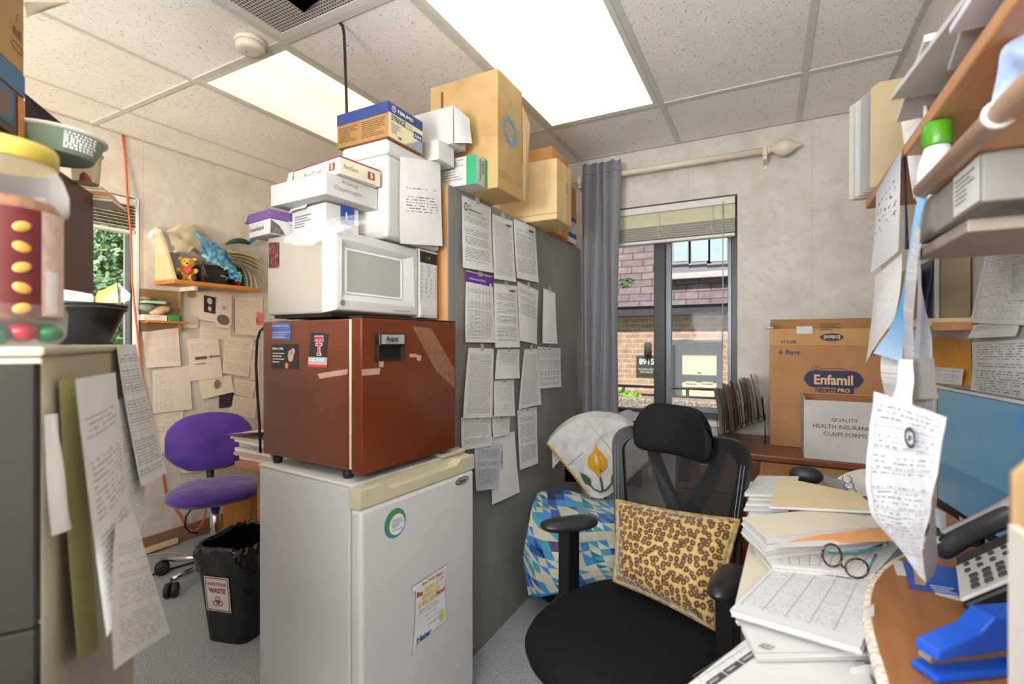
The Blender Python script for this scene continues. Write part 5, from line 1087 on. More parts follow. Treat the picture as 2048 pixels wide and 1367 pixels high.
# embroidered white cloth over the back
t = NT('white_linen'); t.set(.8, spec=.2); v_ = t.coord('Object'); n = t.noise(v_, 22, 3, .7); t.col(t.ramp(n, [(.35, rgb('c3c1be')), (.6, rgb('dad8d5'))])); M_LIN = t.m
DC = 2.475
rows = [[onD(1095, 885, DC), onD(1118, 860, DC-.02), onD(1150, 841, DC-.03), onD(1190, 833, DC-.03), onD(1232, 838, DC-.03), onD(1270, 860, DC-.02), onD(1302, 908, DC)],
        [onD(1117, 912, DC), onD(1138, 893, DC-.02), onD(1160, 880, DC-.03), onD(1191, 876, DC-.035), onD(1224, 880, DC-.03), onD(1256, 898, DC-.02), onD(1285, 930, DC)],
        [onD(1150, 953, DC), onD(1160, 943, DC-.02), onD(1174, 936, DC-.03), onD(1193, 934, DC-.035), onD(1215, 937, DC-.03), onD(1236, 944, DC-.02), onD(1256, 956, DC)],
        [onD(1179, 991, DC), onD(1183, 993, DC-.02), onD(1189, 995, DC-.03), onD(1197, 996, DC-.035), onD(1207, 995, DC-.03), onD(1220, 988, DC-.02), onD(1234, 977, DC)]]
ec = thing('embroidered_cloth', 'white cloth with yellow crochet edge and yellow lily hung over the chair back', 'cloth', (-.8, 2.4, .45))
def ecr(u, v): return None
_b = patch(rows, 2, .0015, 30, 24, 14); obj('linen', _b, M_LIN, ec, world=True)
back = [[p+V((0, .0, 0)) for p in rows[0]], [p+V((-.02, .09, .01)) for p in rows[0]], [p+V((-.02, .115, -.16)) for p in rows[0]]]
obj('back_fall', patch(back, 2, .0015, 24, 10), M_LIN, ec, world=True)
def beads(pts, r, n, m):
    b = B()
    for i in range(n):
        t_ = i/(n-1)*(len(pts)-1); k = min(int(t_), len(pts)-2); p = pts[k].lerp(pts[k+1], t_-k); ellip(b, p, r, r, r, 6, 4)
    return obj('crochet_edge', b, m, ec, world=True)
M_YEL = mat('yarn_yellow', 'd79a1f', .8, var=.2, scale=120, bump=.3); M_YGR = mat('yarn_green', '3c5a34', .8, var=.25, scale=90, bump=.3)
beads([onD(1094, 886, DC-.003), onD(1117, 913, DC-.003), onD(1150, 954, DC-.003), onD(1180, 993, DC-.003)], .0065, 26, M_YEL)
beads([onD(1303, 910, DC-.003), onD(1285, 932, DC-.003), onD(1256, 958, DC-.003), onD(1234, 979, DC-.003)], .0065, 24, M_YEL)
DL = DC-.044
def dec(name, pts, m, d=DL, th=.004):
    b = B(); vs = [onD(x, y, d) for x, y in pts]; c = sum(vs, V())/len(vs); n_ = (CAM-c).normalized(); cv = b.verts.new(c+n_*th); vv = [b.verts.new(p) for p in vs]
    for i in range(len(vv)): f = b.faces.new((vv[i], vv[(i+1) % len(vv)], cv)); f.smooth = True
    return obj(name, b, m, ec, world=True)
dec('lily_flower', [(1191, 886), (1195, 897), (1206, 908), (1214, 920), (1214, 932), (1207, 941), (1200, 945), (1203, 955), (1198, 954), (1189, 944), (1178, 935), (1174, 924), (1177, 913), (1185, 903), (1189, 895)], M_YEL, DL-.002, .012)
dec('lily_throat', [(1190, 902), (1193, 912), (1196, 925), (1193, 930), (1190, 920)], M_LIN, DL-.014, .003)
dec('leaf', [(1160, 944), (1172, 949), (1181, 957), (1183, 967), (1180, 971), (1170, 967), (1164, 956)], M_YGR); dec('leaf', [(1233, 936), (1237, 948), (1234, 958), (1228, 964), (1222, 962), (1222, 953), (1228, 942)], M_YGR)
obj('stem', tube(B(), [onD(x, y, DL-.003) for x, y in ((1200, 954), (1203, 965), (1205, 980))], .005, 6), M_YGR, ec, world=True)
obj('stem', tube(B(), [onD(x, y, DL-.003) for x, y in ((1181, 970), (1188, 978), (1200, 983), (1212, 979), (1226, 963))], .004, 6), M_YGR, ec, world=True)
b = B()
for ln in (((1170, 838), (1200, 872), (1236, 915)), ((1232, 847), (1195, 880), (1136, 930))): tube(b, [onD(x, y, DC-.036+.012*abs(x-1195)/60) for x, y in ln], .0012, 4)
obj('fold_crease', b, mat('crease_grey', 'a5a29e', .8), ec, world=True)
# ================================================================ left wall: shelf, pinned papers, cord
LX = WX
def lx(x, y, off=.004): return onX(x, y, LX+off)
M_PINE = wood('pine_pale', 'd9b98a', 'ecd6ae', .45, 'Z'); M_PINEO = wood('pine_orange', 'b9702f', 'd89045', .4, 'Y')
# wall shelf: plank seen from below, left end panel with slanted front
pa = lx(312, 562, 0); SZ = onX(525, 578, LX+.20).z
SD = .21                                              # depth of shelf
sy0 = lx(309, 560, 0).y; sy1 = onX(524, 580, LX+SD).y; SZ = onX(524, 576, LX+SD).z
sh = thing('wall_shelf', 'orange pine shelf with a pale slanted end panel on the left wall', 'shelf', (LX+SD/2, (sy0+sy1)/2, SZ-.024))
obj('plank', box(B(), LX+.001, LX+SD, sy0, sy1, SZ-.024, SZ, .003), M_PINEO, sh, world=True)
top = lx(318, 455, 0).z
b = prism(B(), [(LX+.001, SZ), (LX+SD, SZ), (LX+.085, top-.08), (LX+.02, top), (LX+.001, top)], sy0, sy0+.018, .002, M(((1, 0, 0, 0), (0, 0, 1, 0), (0, 1, 0, 0), (0, 0, 0, 1)))); obj('end_panel', b, M_PINE, sh, world=True)
b = B(); box(b, LX+.001, LX+.16, sy0+.14, sy0+.16, SZ-.05, SZ-.025); box(b, LX+.001, LX+.012, sy0+.14, sy0+.16, SZ-.20, SZ-.05); obj('bracket', b, mat('bracket_white', 'e4e0d8', .4), sh, world=True)
def onshelf(x, y, off): return onX(x, y, LX+off)
# teddy bear
bp = onshelf(377, 556, .14); k = .115/.115
by = bp.y; bx_ = LX+.13
M_BEAR = mat('bear_yellow', 'e0a92f', .9, var=.25, scale=60, bump=.6, sheen=.4); M_RED = mat('heart_red', 'd2452f', .6); M_DARKB = mat('bear_dark', '2a211b', .7)
tb = thing('teddy_bear', 'small yellow plush teddy bear holding a red heart, sitting on the left wall shelf', 'teddy bear', (bx_, by, SZ+.001), math.radians(58), None)
b = B(); ellip(b, (0, .012, .046), .040, .036, .046)
ellip(b, (0, .008, .112), .038, .034, .034); ellip(b, (0, -.022, .104), .018, .016, .015)
for s_ in (-1, 1): ellip(b, (s_*.036, .012, .138), .013, .008, .013); ellip(b, (s_*.040, -.008, .066), .014, .026, .016, mtx=M.Rotation(s_*.5, 4, 'Z')); ellip(b, (s_*.026, -.032, .018), .019, .032, .018, mtx=M.Rotation(s_*.35, 4, 'Z'))
obj('body', b, M_BEAR, tb); b = B()
for s_ in (-1, 1): ellip(b, (s_*.036, -.062, .020), .016, .006, .018)
obj('foot_pad', b, M_DARKB, tb)
b = B(); ellip(b, (0, -.038, .107), .007, .004, .005); obj('nose', b, M_DARKB, tb)
for s_ in (-1, 1): obj('eye', ellip(B(), (s_*.014, -.025, .122), .004, .003, .004), M_DARKB, tb)
b = B(); ellip(b, (-.011, -.036, .068), .017, .009, .015); ellip(b, (.011, -.036, .068), .017, .009, .015); ellip(b, (0, -.036, .056), .019, .009, .016); obj('heart', b, M_RED, tb)
# black camera case
pc_ = onshelf(430, 560, .13); b0 = onshelf(398, 560, .15); b1 = onshelf(452, 566, .16)
cs = thing('camera_case', 'black padded camera case beside the teddy bear', 'case', (LX+.11, (b0.y+b1.y)/2, SZ+.001)); hz = .115
obj('case', box(B(), LX+.03, LX+.185, b0.y, b1.y, SZ+.001, SZ+hz, .014, 3), mat('case_black', '231f1c', .6, bump=.3), cs, world=True)
obj('lid_seam', box(B(), LX+.028, LX+.187, b0.y-.002, b1.y+.002, SZ+hz*.62, SZ+hz*.66), mat('case_zip', '3d3732', .5), cs, world=True)
R = rface(LX+.1865, b0.y, SZ); b = B(); R.text(b, 'Nikon', b1.y-b0.y-.052, hz*.42, w=.036, h=.012, bold=.03, k=1); obj('lettering', b, mat('ink_gold', 'd8c04a', .5), cs, world=True)
obj('strap', tube(B(), [(LX+.16, b0.y+.02, SZ+hz+.002), (LX+.19, b0.y-.0, SZ+hz+.01), (LX+.20, b0.y+.01, SZ+.05), (LX+.19, b0.y+.05, SZ+.012)], .005, 6), mat('case_zip', '3d3732', .5), cs, world=True)
# bags on top
t = NT('blue_plastic'); t.set(.25, spec=.6); n = t.noise(t.coord('Object'), 14, 3, .7); t.col(t.ramp(n, [(.3, rgb('2f78b4')), (.5, rgb('62b0d4')), (.68, rgb('c3e6ea'))])); t.bump(n, .7, .02); M_BLUEP = t.m
def S4(pts, off): return [onshelf(x, y, o) for (x, y), o in zip(pts, off if isinstance(off, (list, tuple)) else [off]*len(pts))]
bg1 = thing('plastic_bag', 'clear plastic bag spilling over the slanted end of the left wall shelf', 'bag', (LX+.12, sy0+.1, SZ+.1))
obj('film', patch([S4([(293, 470), (318, 456), (345, 470), (390, 500)], [.06, .09, .10, .10]), S4([(297, 490), (322, 478), (352, 490), (392, 508)], [.12, .15, .17, .15]), S4([(300, 500), (318, 505), (358, 506), (395, 512)], [.12, .14, .19, .17])], 2, .006, 16, 12), M_CLEAR, bg1, world=True)
obj('film_edge', patch([S4([(292, 472), (305, 459), (322, 457)], .13), S4([(298, 478), (308, 466), (325, 464)], .14)], 3, .004, 8, 3), mat('film_white', 'f0f0f0', .2, alpha=.75), bg1, world=True)
bg2 = thing('plastic_bag', 'large beige translucent bag heaped at the back of the left wall shelf', 'bag', (LX+.08, sy0+.3, SZ+.12))
obj('film', patch([S4([(335, 462), (360, 450), (400, 456), (420, 490)], .04), S4([(340, 480), (372, 472), (410, 480), (430, 505)], .09), S4([(350, 505), (385, 500), (415, 510), (440, 520)], .12)], 5, .01, 16, 12), mat('film_beige', 'd9c7a4', .35, alpha=.8), bg2, world=True)
bg3 = thing('plastic_bag', 'crumpled blue plastic bag over the black camera case', 'bag', (LX+.14, b1.y, SZ+.05))
obj('film', patch([S4([(400, 492), (425, 484), (448, 500), (462, 520)], .10), S4([(405, 512), (430, 512), (452, 520), (468, 535)], .16), S4([(430, 528), (446, 530), (462, 540), (478, 552)], .20), S4([(452, 541), (460, 546), (470, 556), (480, 563)], .19)], 6, .012, 22, 20, 40), M_BLUEP, bg3, world=True)
obj('knot', patch([S4([(382, 456), (392, 460), (402, 468)], .10), S4([(395, 475), (410, 480), (425, 490)], .14), S4([(402, 488), (415, 500), (432, 512)], .15)], 8, .005, 12, 10), M_BLUEP, bg3, world=True)
obj('lower_tuck', patch([S4([(455, 540), (468, 535), (481, 547)], .17), S4([(454, 552), (468, 550), (481, 560)], .195), S4([(456, 559), (468, 561), (480, 565)], .185)], 11, .010, 12, 10, 60), M_BLUEP, bg3, world=True)
# files on the shelf
M_GRNF = mat('folder_green', '2f6a4a', .5); M_WHT = mat('paper_edge', 'e3dccf', .8, var=.1)
for i, (x0, m, lb) in enumerate(((478, mat('folder_red', 'b33a34', .5), 'red and black bound booklet standing left of the green folder'), (486, M_GRNF, 'green folder standing between the blue bag and the loose papers'), (493, M_WHT, 'sheaf of curled white papers right of the green folder'), (502, M_WHT, 'thicker sheaf of white papers in the middle of the shelf files'), (511, M_WHT, 'last sheaf of white papers at the right end of the left wall shelf'))):
    y_ = onshelf(x0, 560, .17).y; hh = (.14, .17, .165, .17, .15)[i]
    b = grid(B(), lambda u, v, y_=y_, hh=hh, i=i: V((LX+.03+.165*u*(1-.10*v), y_+.03*v*v*(.2+.3*i)*-1+.006*math.sin(u*5), SZ+.002+hh*v-(.05*(v**3)*u))), 10, 10); solid(b, (.006, .004, .012, .014, .014)[i])
    obj('folder' if i < 2 else 'paper_sheaf', b, m, None, lb, 'folder' if i < 2 else 'paper')
o_ = thing('paper_stack', 'sloping stack of cream papers lying on top of the shelf files', 'paper', (LX+.1, onshelf(495, 500, .1).y, SZ+.18))
for i in range(4):
    obj('sheaf', patch([S4([(452+4*i, 498+6*i), (490, 502+7*i), (518, 512+8*i)], .05), S4([(456+4*i, 504+6*i), (490, 508+7*i), (520, 520+8*i)], .17)], i, .002, 10, 4), mat('paper_cream%d' % (i % 2), ('d9cfa9', 'e3d6c0')[i % 2], .8), o_, world=True)
o_ = thing('fabric_pouch', 'dark green pouch with a blue tip on the topmost papers of the left wall shelf', 'pouch', onshelf(480, 492, .1))
b = grid(B(), lambda u, v: onshelf(450+52*u, 489-8*math.sin(PI*u), .11)+V((.045*math.cos(2*PI*v)*math.sin(PI*u)**.6, 0, .018*math.sin(2*PI*v)*math.sin(PI*u)**.6)), 16, 12); obj('body', b, mat('pouch_green', '2d4f3a', .7), o_, world=True)
obj('tip', patch([S4([(498, 480), (506, 476), (513, 481)], .12), S4([(499, 489), (503, 487), (508, 483)], .13)], 1, .002, 6, 4), mat('pouch_blue', '2f7fb4', .6), o_, world=True)
# small cubby with brown back
c0, c1 = lx(280, 662, .0), lx(357, 583, .0); CD = .09
cb = thing('wall_cubby', 'small brown-backed cubby shelf holding boxes on the left wall by the window', 'shelf', (LX+CD/2, (c0.y+c1.y)/2, c0.z))
M_CUB = mat('cubby_brown', '8f7450', .7, var=.1)
obj('back', box(B(), LX+.001, LX+.006, c0.y, c1.y, c0.z, c1.z), M_CUB, cb, world=True)
sz = onX(320, 641, LX+CD).z
obj('board', box(B(), LX+.006, LX+CD, c0.y, c1.y, sz-.012, sz), M_PINEO, cb, world=True)
obj('side', box(B(), LX+.006, LX+CD*.4, c1.y-.008, c1.y, c0.z, c1.z), M_CUB, cb, world=True)
def cy(x): return onX(x, 640, LX+.06).y
for nm, lb, x0, x1, h0, h1, m, cat in (('white_box', 'flat white box at the bottom of the cubby', 284, 331, 0, .034, M_WHT, 'box'), ('green_box', 'small green and white box at the right end of the cubby', 333, 356, 0, .036, mat('box_green', '3f9a55', .5), 'box'), ('mint_box', 'slim mint green box lying on top of the cubby pile', 288, 329, .100, .116, mat('mint', 'a9d6c0', .5), 'box')):
    obj(nm, box(B(), LX+.015, LX+.078, cy(x0), cy(x1), sz+.0005+h0, sz+h1, .002), m, None, lb, cat)
obj('bread_bag', ellip(B(), (LX+.045, (cy(300)+cy(344))/2, sz+.062), .03, (cy(344)-cy(300))/2, .026, mtx=M.Rotation(.25, 4, 'X')), mat('bag_tan', 'd6b88a', .5, var=.3, scale=40), None, 'tan wrapped packet lying on the flat white box in the cubby', 'packet')
obj('grey_packet', ellip(B(), (LX+.045, (cy(283)+cy(312))/2, sz+.075), .028, (cy(318)-cy(283))/2, .024), mat('bag_grey', '8b9488', .5, var=.3, scale=40), None, 'grey-green packet at the left of the cubby', 'packet')
obj('snack_packet', ellip(B(), (LX+.045, (cy(283)+cy(310))/2, sz+.13), .026, (cy(312)-cy(284))/2, .014), mat('bag_brown', '9a7550', .5, var=.5, scale=60), None, 'brown patterned packet topmost at the left of the cubby', 'packet')
# papers pinned to the left wall
PW = dict(paper='e9dccb'); W_TXT = page_mat('warm_text', N=38, paper='ead9c6', ink='7a6a60', dens=.48, dark=.6, top=.9, bot=.1); W_HAND = page_mat('warm_hand', N=22, style='hand', paper='ead9c6', ink='8a7668', dens=.5, dark=.5, top=.9, bot=.08)
W_CAL = page_mat('warm_calendar', N=30, style='calendar', paper='efe0d2', ink='9a8478', top=.96, bot=.1, left=.04, right=.96); W_LIST = page_mat('warm_list', N=44, style='table', paper='eadccf', ink='7d6c64', dens=.5, dark=.6, cols=(4, 1), left=.08, right=.55, top=.9, bot=.05)
W_BL = page_mat('warm_blank', N=20, paper='ecdcc6', ink='8a7a68', dens=.6, dark=.4, top=.4, bot=.2); W_FAX = page_mat('warm_form', N=24, style='dense', paper='eddfd0', ink='7f7068', dens=.5, dark=.45, top=.86, bot=.66); W_EYE = page_mat('warm_eye', N=20, paper='ebdcd0', ink='7a6a60', dens=.62, dark=.4, top=.98, bot=.9)
WP = [(((284, 664), (357, 655), (361, 731), (292, 735)), W_CAL, 'year calendar with rows of small months, at the window edge', .02, 'calendar'),
 (((305, 741), (379, 728), (384, 818), (304, 826)), W_LIST, 'list with ruled columns right below the year calendar', .012, 'paper'),
 (((359, 575), (398, 577), (396, 655), (357, 656)), W_BL, 'pale sheet with gold seal left of the face diagrams', .004, 'paper'),
 (((358, 634), (393, 634), (392, 655), (358, 655)), W_HAND, 'small handwritten slip over the pale sheet with the gold seal', .008, 'paper'),
 (((398, 578), (464, 588), (462, 650), (395, 638)), W_EYE, 'sheet with black square face diagrams under the shelf', .006, 'paper'),
 (((400, 642), (462, 650), (461, 680), (398, 675)), W_TXT, 'text sheet showing below the face diagrams', .004, 'paper'),
 (((430, 623), (461, 628), (459, 658), (430, 653)), W_BL, 'square card with a dark grey oval sketch over the face diagrams', .012, 'paper'),
 (((469, 594), (525, 594), (525, 672), (468, 668)), W_HAND, 'handwritten list with a dark pen clipped at its left edge', .006, 'paper'),
 (((374, 678), (436, 672), (444, 754), (381, 762)), W_FAX, 'form with two dark logos in its middle, centre of the left wall', .010, 'paper'),
 (((448, 672), (508, 678), (496, 754), (444, 745)), W_HAND, 'plain handwritten letter right of the form with two logos', .010, 'paper'),
 (((396, 760), (462, 750), (468, 783), (403, 798)), W_BL, 'folded cream card with a lion head crest', .016, 'card'),
 (((468, 756), (512, 764), (503, 796), (466, 786)), W_TXT, 'printed page below the plain handwritten letter', .007, 'paper'),
 (((466, 790), (514, 798), (508, 838), (456, 826)), W_TXT, 'lowest right printed page behind the purple chair', .005, 'paper'),
 (((305, 826), (367, 820), (362, 860), (308, 862)), W_TXT, 'printed page hanging below the ruled list', .006, 'paper'),
 (((308, 862), (350, 858), (340, 905), (312, 908)), W_BL, 'lowest plain page at the cord, left of the purple chair', .006, 'paper'),
 (((500, 690), (520, 692), (518, 760), (498, 758)), W_TXT, 'narrow strip of page beside the brown refrigerator', .004, 'paper'),
 (((361, 935), (408, 928), (408, 942), (362, 946)), W_BL, 'white page edge below the purple chair back', .003, 'paper')]
for i, (q, m, lb, off, cat) in enumerate(WP):
    qq = [lx(x, y, off*(.6 if j < 2 else 1)) for j, (x, y) in enumerate(q)]
    t_ = thing('wall_paper_sheet' if cat == 'paper' else 'wall_' + cat, lb, cat, (LX, (qq[0].y+qq[1].y)/2, min(p.z for p in qq)), group='papers pinned to the left wall' if cat == 'paper' else None)
    obj('page', sheet_bm(qq, .003, .003, i, wav=.002, n=(1, 0, 0)), m, t_, world=True)
    T_ = Surf(qq[3]+V((.007, 0, 0)), qq[2]-qq[3], (0, 0, 1)); T_.n = V((1, 0, 0)); w_ = (qq[2]-qq[3]).length; h_ = (qq[0]-qq[3]).length
    def deco(nm, m_, fn): b_ = B(); fn(b_); obj(nm, b_, m_, t_, world=True)
    if i == 2: deco('gold_seal', mat('gold_seal', 'b08a45', .4), lambda b_: T_.disc(b_, w_*.62, h_*.83, .024, .018))
    if i == 4:
        deco('dark_diagram', mat('xray_dark', '352e2c', .5, var=.3, scale=40), lambda b_: T_.rect(b_, w_*.16, h_*.28, w_*.50, h_*.84)); deco('pale_diagram', mat('xray_pale', 'cfc6bf', .5), lambda b_: (T_.disc(b_, w_*.33, h_*.68, .017, .022, k=1.4), T_.disc(b_, w_*.33, h_*.42, .012, .016, k=1.4)))
        deco('line_drawing', mat('xray_dark', '352e2c', .5), lambda b_: T_.ring(b_, w_*.76, h_*.55, .010, .012, .003, k=1.4))
    if i == 6: deco('oval_sketch', mat('sketch_grey', '6c675e', .7, var=.4, scale=50), lambda b_: T_.disc(b_, w_*.5, h_*.55, w_*.42, h_*.33))
    if i == 8:
        deco('logo', mat('logo_dark', '6a5c55', .6), lambda b_: (T_.rect(b_, w_*.12, h_*.50, w_*.48, h_*.57), T_.disc(b_, w_*.62, h_*.545, .009, .008), T_.rect(b_, w_*.68, h_*.53, w_*.9, h_*.56)))
        deco('red_print', mat('print_faded_red', 'b58a80', .6), lambda b_: T_.rect(b_, w_*.12, h_*.38, w_*.45, h_*.41))
    if i == 10: deco('crest', mat('crest_grey', '8a7d66', .7, var=.4, scale=80), lambda b_: T_.disc(b_, w_*.45, h_*.62, .022, .030))
    if i == 7: deco('pen', mat('pen_black', '2f2b2a', .4), lambda b_: T_.rect(b_, -.006, h_*.05, -.001, h_*.97, k=4))
q = [lx(x, y, .004) for x, y in ((438, 790), (468, 784), (462, 812), (438, 816))]
sheet('snapshot', 'small dark snapshot with a white border beneath the lion head card', 'photograph', q, mat('snapshot_dark', '3a3342', .4, var=.6, scale=60), .001, .001, 4, n=(1, 0, 0))
# orange extension cord
cp = [lx(x, y, o) for x, y, o in ((245, 268, .01), (251, 320, .012), (255, 400, .03), (262, 470, .06), (264, 560, .06), (272, 640, .05), (283, 740, .03), (303, 840, .02), (322, 930, .012), (331, 985, .012), (345, 1010, .012), (360, 1030, .014), (372, 1052, .02), (384, 1062, .03))]
cp += [onX(x, y, LX+.1) for x, y in ((398, 1056), (408, 1040), (412, 1020), (405, 1008))]
obj('extension_cord', tube(B(), cp, .0055, 8), mat('cord_orange', 'd2642f', .5), None, 'orange extension cord hanging from the ceiling along the left wall window', 'cord')
# purple chair
pc3 = onZ(430, 1135, 0); pc3 = V((-2.60, 1.62, 0))
t = NT('purple_cloth'); t.set(.6, sheen=.4, spec=.3); n = t.noise(t.coord('Object'), 6, 3); t.col(t.ramp(n, [(.3, rgb('3a1c74')), (.7, rgb('54309a'))])); t.bump(t.noise(t.coord('Object'), 9, 3), .35, .03); M_PUR = t.m
pch = thing('task_chair', 'purple upholstered chair with chrome column against the left wall', 'office chair', (-2.67, 1.60, 0), math.radians(64))
star_base(pch, .27, .09, M_CHROME, a0=2.62, wheel=.035, seat_z=.40, col=M_CHROME)
sc = onD(430, 975, 2.62); 
def purs(cx, cy, cz, rx, ry, rz, m):
    def fn(u, v):
        a = 2*PI*u; ph = PI*(v-.5); k = max(0, math.cos(ph))**.55; n_ = 2.4; c, s = math.cos(a), math.sin(a)
        x = abs(c)**(2/n_)*(1 if c > 0 else -1); y = abs(s)**(2/n_)*(1 if s > 0 else -1)
        p = V((cx+rx*x*k, cy+ry*y*k, cz+rz*math.sin(ph)))
        return p+V((1, 1, 1))*.006*nz(p, 16, 4)
    b = grid(B(), lambda u, v: fn(u, .002+.996*v), 40, 18, closeu=True); bmesh.ops.remove_doubles(b, verts=b.verts, dist=1e-4); bmesh.ops.holes_fill(b, edges=[e for e in b.edges if e.is_boundary]); return b
obj('seat', purs(0, 0, .440, .225, .215, .050, None), M_PUR, pch)
b = purs(0, 0, 0, .225, .17, .05, None); b.transform(M.Translation(V((0, .285, .665))) @ M.Rotation(math.radians(80), 4, 'X')); obj('backrest', b, M_PUR, pch)
obj('back_bar', tube(B(), [(0, .30, .60), (0, .31, .50), (0, .26, .41), (0, .10, .395)], .02, 8), mat('bar_dark', '2a2330', .5), pch)
# waste bin
wb = onD(470, 1240, 2.16)
bn_ = thing('waste_bin', 'black waste bin lined with a black bag, labelled INFECTIOUS WASTE', 'bin', (-2.035, 1.35, 0), math.radians(16)); M_BIN = mat('bin_black', '1d1f22', .35, var=.1)
def binfn(u, v, k=1.0, z0=0, z1=.335):
    a = 2*PI*u; n_ = 5; c, s = math.cos(a), math.sin(a); rx, ry = (.098+.032*v)*k, (.115+.036*v)*k
    rib = 1+.006*math.sin(40*a)
    return V((abs(c)**(2/n_)*(1 if c > 0 else -1)*rx*rib, abs(s)**(2/n_)*(1 if s > 0 else -1)*ry*rib, z0+(z1-z0)*v))
b = grid(B(), binfn, 160, 6, closeu=True); bmesh.ops.holes_fill(b, edges=[e for e in b.edges if e.is_boundary and e.verts[0].co.z < .01]); obj('body', b, M_BIN, bn_)
t = NT('bin_liner'); t.set(.16, spec=.7); t.col(rgb('0e0e10')); t.bump(t.noise(t.coord('Object', (1, 1, .5)), 9, 3, .6), .8, .03); M_LINER = t.m
def lin_(u, v):
    w = abs(v-.5)*2
    if v < .5: z = .235+.175*(v*2); p = binfn(u, .95, 1.045+.05*math.sin(v*6)); zz = z if v > .02 else .30
    else: z = .41-.20*(v-.5)*2; p = binfn(u, .95, .97-.04*(v-.5)*2)
    n_ = nz((math.cos(2*PI*u)*2, math.sin(2*PI*u)*2, v*2), 3.2, 2); z += .015*n_
    if v < .5: z = .30+(.41-.30)*(v*2)+.025*n_
    return V((p.x*(1+.05*n_), p.y*(1+.05*n_), z))
obj('liner', grid(B(), lin_, 80, 24, closeu=True), M_LINER, bn_)
# label: on the -Y-ish face seen by the camera
Mb = XF[bn_.name]; fq = [onPl(x, y, Mb @ V((0, -.150, .15)), Mb.to_3x3() @ V((0, -1, .12))) for x, y in ((409, 1129), (463, 1139), (469, 1208), (416, 1199))]
qx = [(-.052, .285), (.052, .285), (.052, .145), (-.052, .145)]
def binface(x, z): v_ = z/.335; return V((x, -(.115+.036*v_)-.0022, z))
L_ = Mb.to_3x3(); Sb = Surf(Mb @ binface(-.070, .140), L_ @ V((1, 0, 0)), L_ @ V((0, -.036/.335, 1)), .0012)
lb = thing('x', 'x', 'x') if False else None
b = B(); Sb.rect(b, 0, 0, .118, .15, k=.8); lbl = obj('label', b, mat('label_white', 'e6dfd8', .5), bn_, world=True)
b = B(); Sb.rect(b, .004, .004, .114, .008, k=1.5); Sb.rect(b, .004, .142, .114, .146, k=1.5); Sb.rect(b, .004, .008, .008, .142, k=1.5); Sb.rect(b, .110, .008, .114, .142, k=1.5); obj('border', b, mat('ink_rust', 'a8503f', .5), lbl, world=True)
b = B(); Sb.text(b, 'INFECTIOUS', .016, .112, w=.086, h=.014, bold=.02, k=1.6); Sb.text(b, 'WASTE', .018, .080, w=.082, h=.022, bold=.04, k=1.6)
for k_ in range(3): a = PI/2+2*PI*k_/3; Sb.ring(b, .059+.013*math.cos(a), .042+.013*math.sin(a), .012, .012, .0035, k=1.6, seg=20)
Sb.ring(b, .059, .042, .010, .010, .003, k=1.8, seg=20); obj('lettering', b, mat('ink_darkred', '9a2f28', .5), lbl, world=True)
# desk behind the refrigerators
DZ_ = .70; dk = thing('wooden_desk', 'wooden desk behind the refrigerators, piled with magazines', 'desk', (-1.70, 2.0, 0)); M_DESK = wood('desk_wood', '9a6436', 'bb8450', .4, 'Y')
dy0 = 1.40
obj('desk_top', box(B(), -2.19, -1.40, dy0, 2.55, DZ_-.03, DZ_, .004), M_DESK, dk, world=True)
obj('leg_panel', box(B(), -2.17, -2.14, 1.50, 2.5, 0, DZ_-.03, .002), M_DESK, dk, world=True); obj('leg_panel', box(B(), -2.13, -1.42, 2.50, 2.53, 0, DZ_-.03, .002), M_DESK, dk, world=True)
obj('modesty_panel', box(B(), -2.13, -1.42, 1.56, 1.58, .05, DZ_-.03, .002), mat('desk_grey', 'c9c4bb', .5), dk, world=True)
rn = random.Random(11); z = DZ_+.001
ms = [('d9d2c8', 'white-edged magazine'), ('c9a5a0', 'pinkish journal'), ('e3e0da', 'thin white report'), ('b7a8c0', 'lilac-edged booklet'), ('d6d6d2', 'pale grey catalogue'), ('e8e4dc', 'off-white form pad'), ('c3b8ae', 'taupe-edged magazine')]
for i, (c_, nm) in enumerate(ms):
    h_ = rn.uniform(.010, .020); y0 = 1.41+rn.uniform(0, .03); x0 = -2.23+rn.uniform(-.03, .03)
    b = B(); obox(b, ((x0+.14), y0+.11, z+h_/2), .28, .21, h_, rn.uniform(-.12, .12), .001)
    obj('magazine', b, mat('mag_'+c_, c_, .5, var=.08), None, nm + (', topmost' if i == 6 else ', lowest' if i == 0 else '') + ' in the pile on the desk behind the refrigerators', 'magazine', group='magazines on the desk'); z += h_+.0008
o_ = thing('cover_magazine', 'open magazine with red and white cover tilted on top of the desk pile', 'magazine', (-2.07, 1.52, z))
obj('cover', sheet_bm([V((-2.25, 1.62, z+.006)), V((-1.95, 1.66, z+.05)), V((-1.93, 1.42, z+.05)), V((-2.26, 1.40, z+.002))], .006, .0, 1), mat('cover_pink', 'd8b0a6', .35, var=.45, scale=22), o_, world=True)
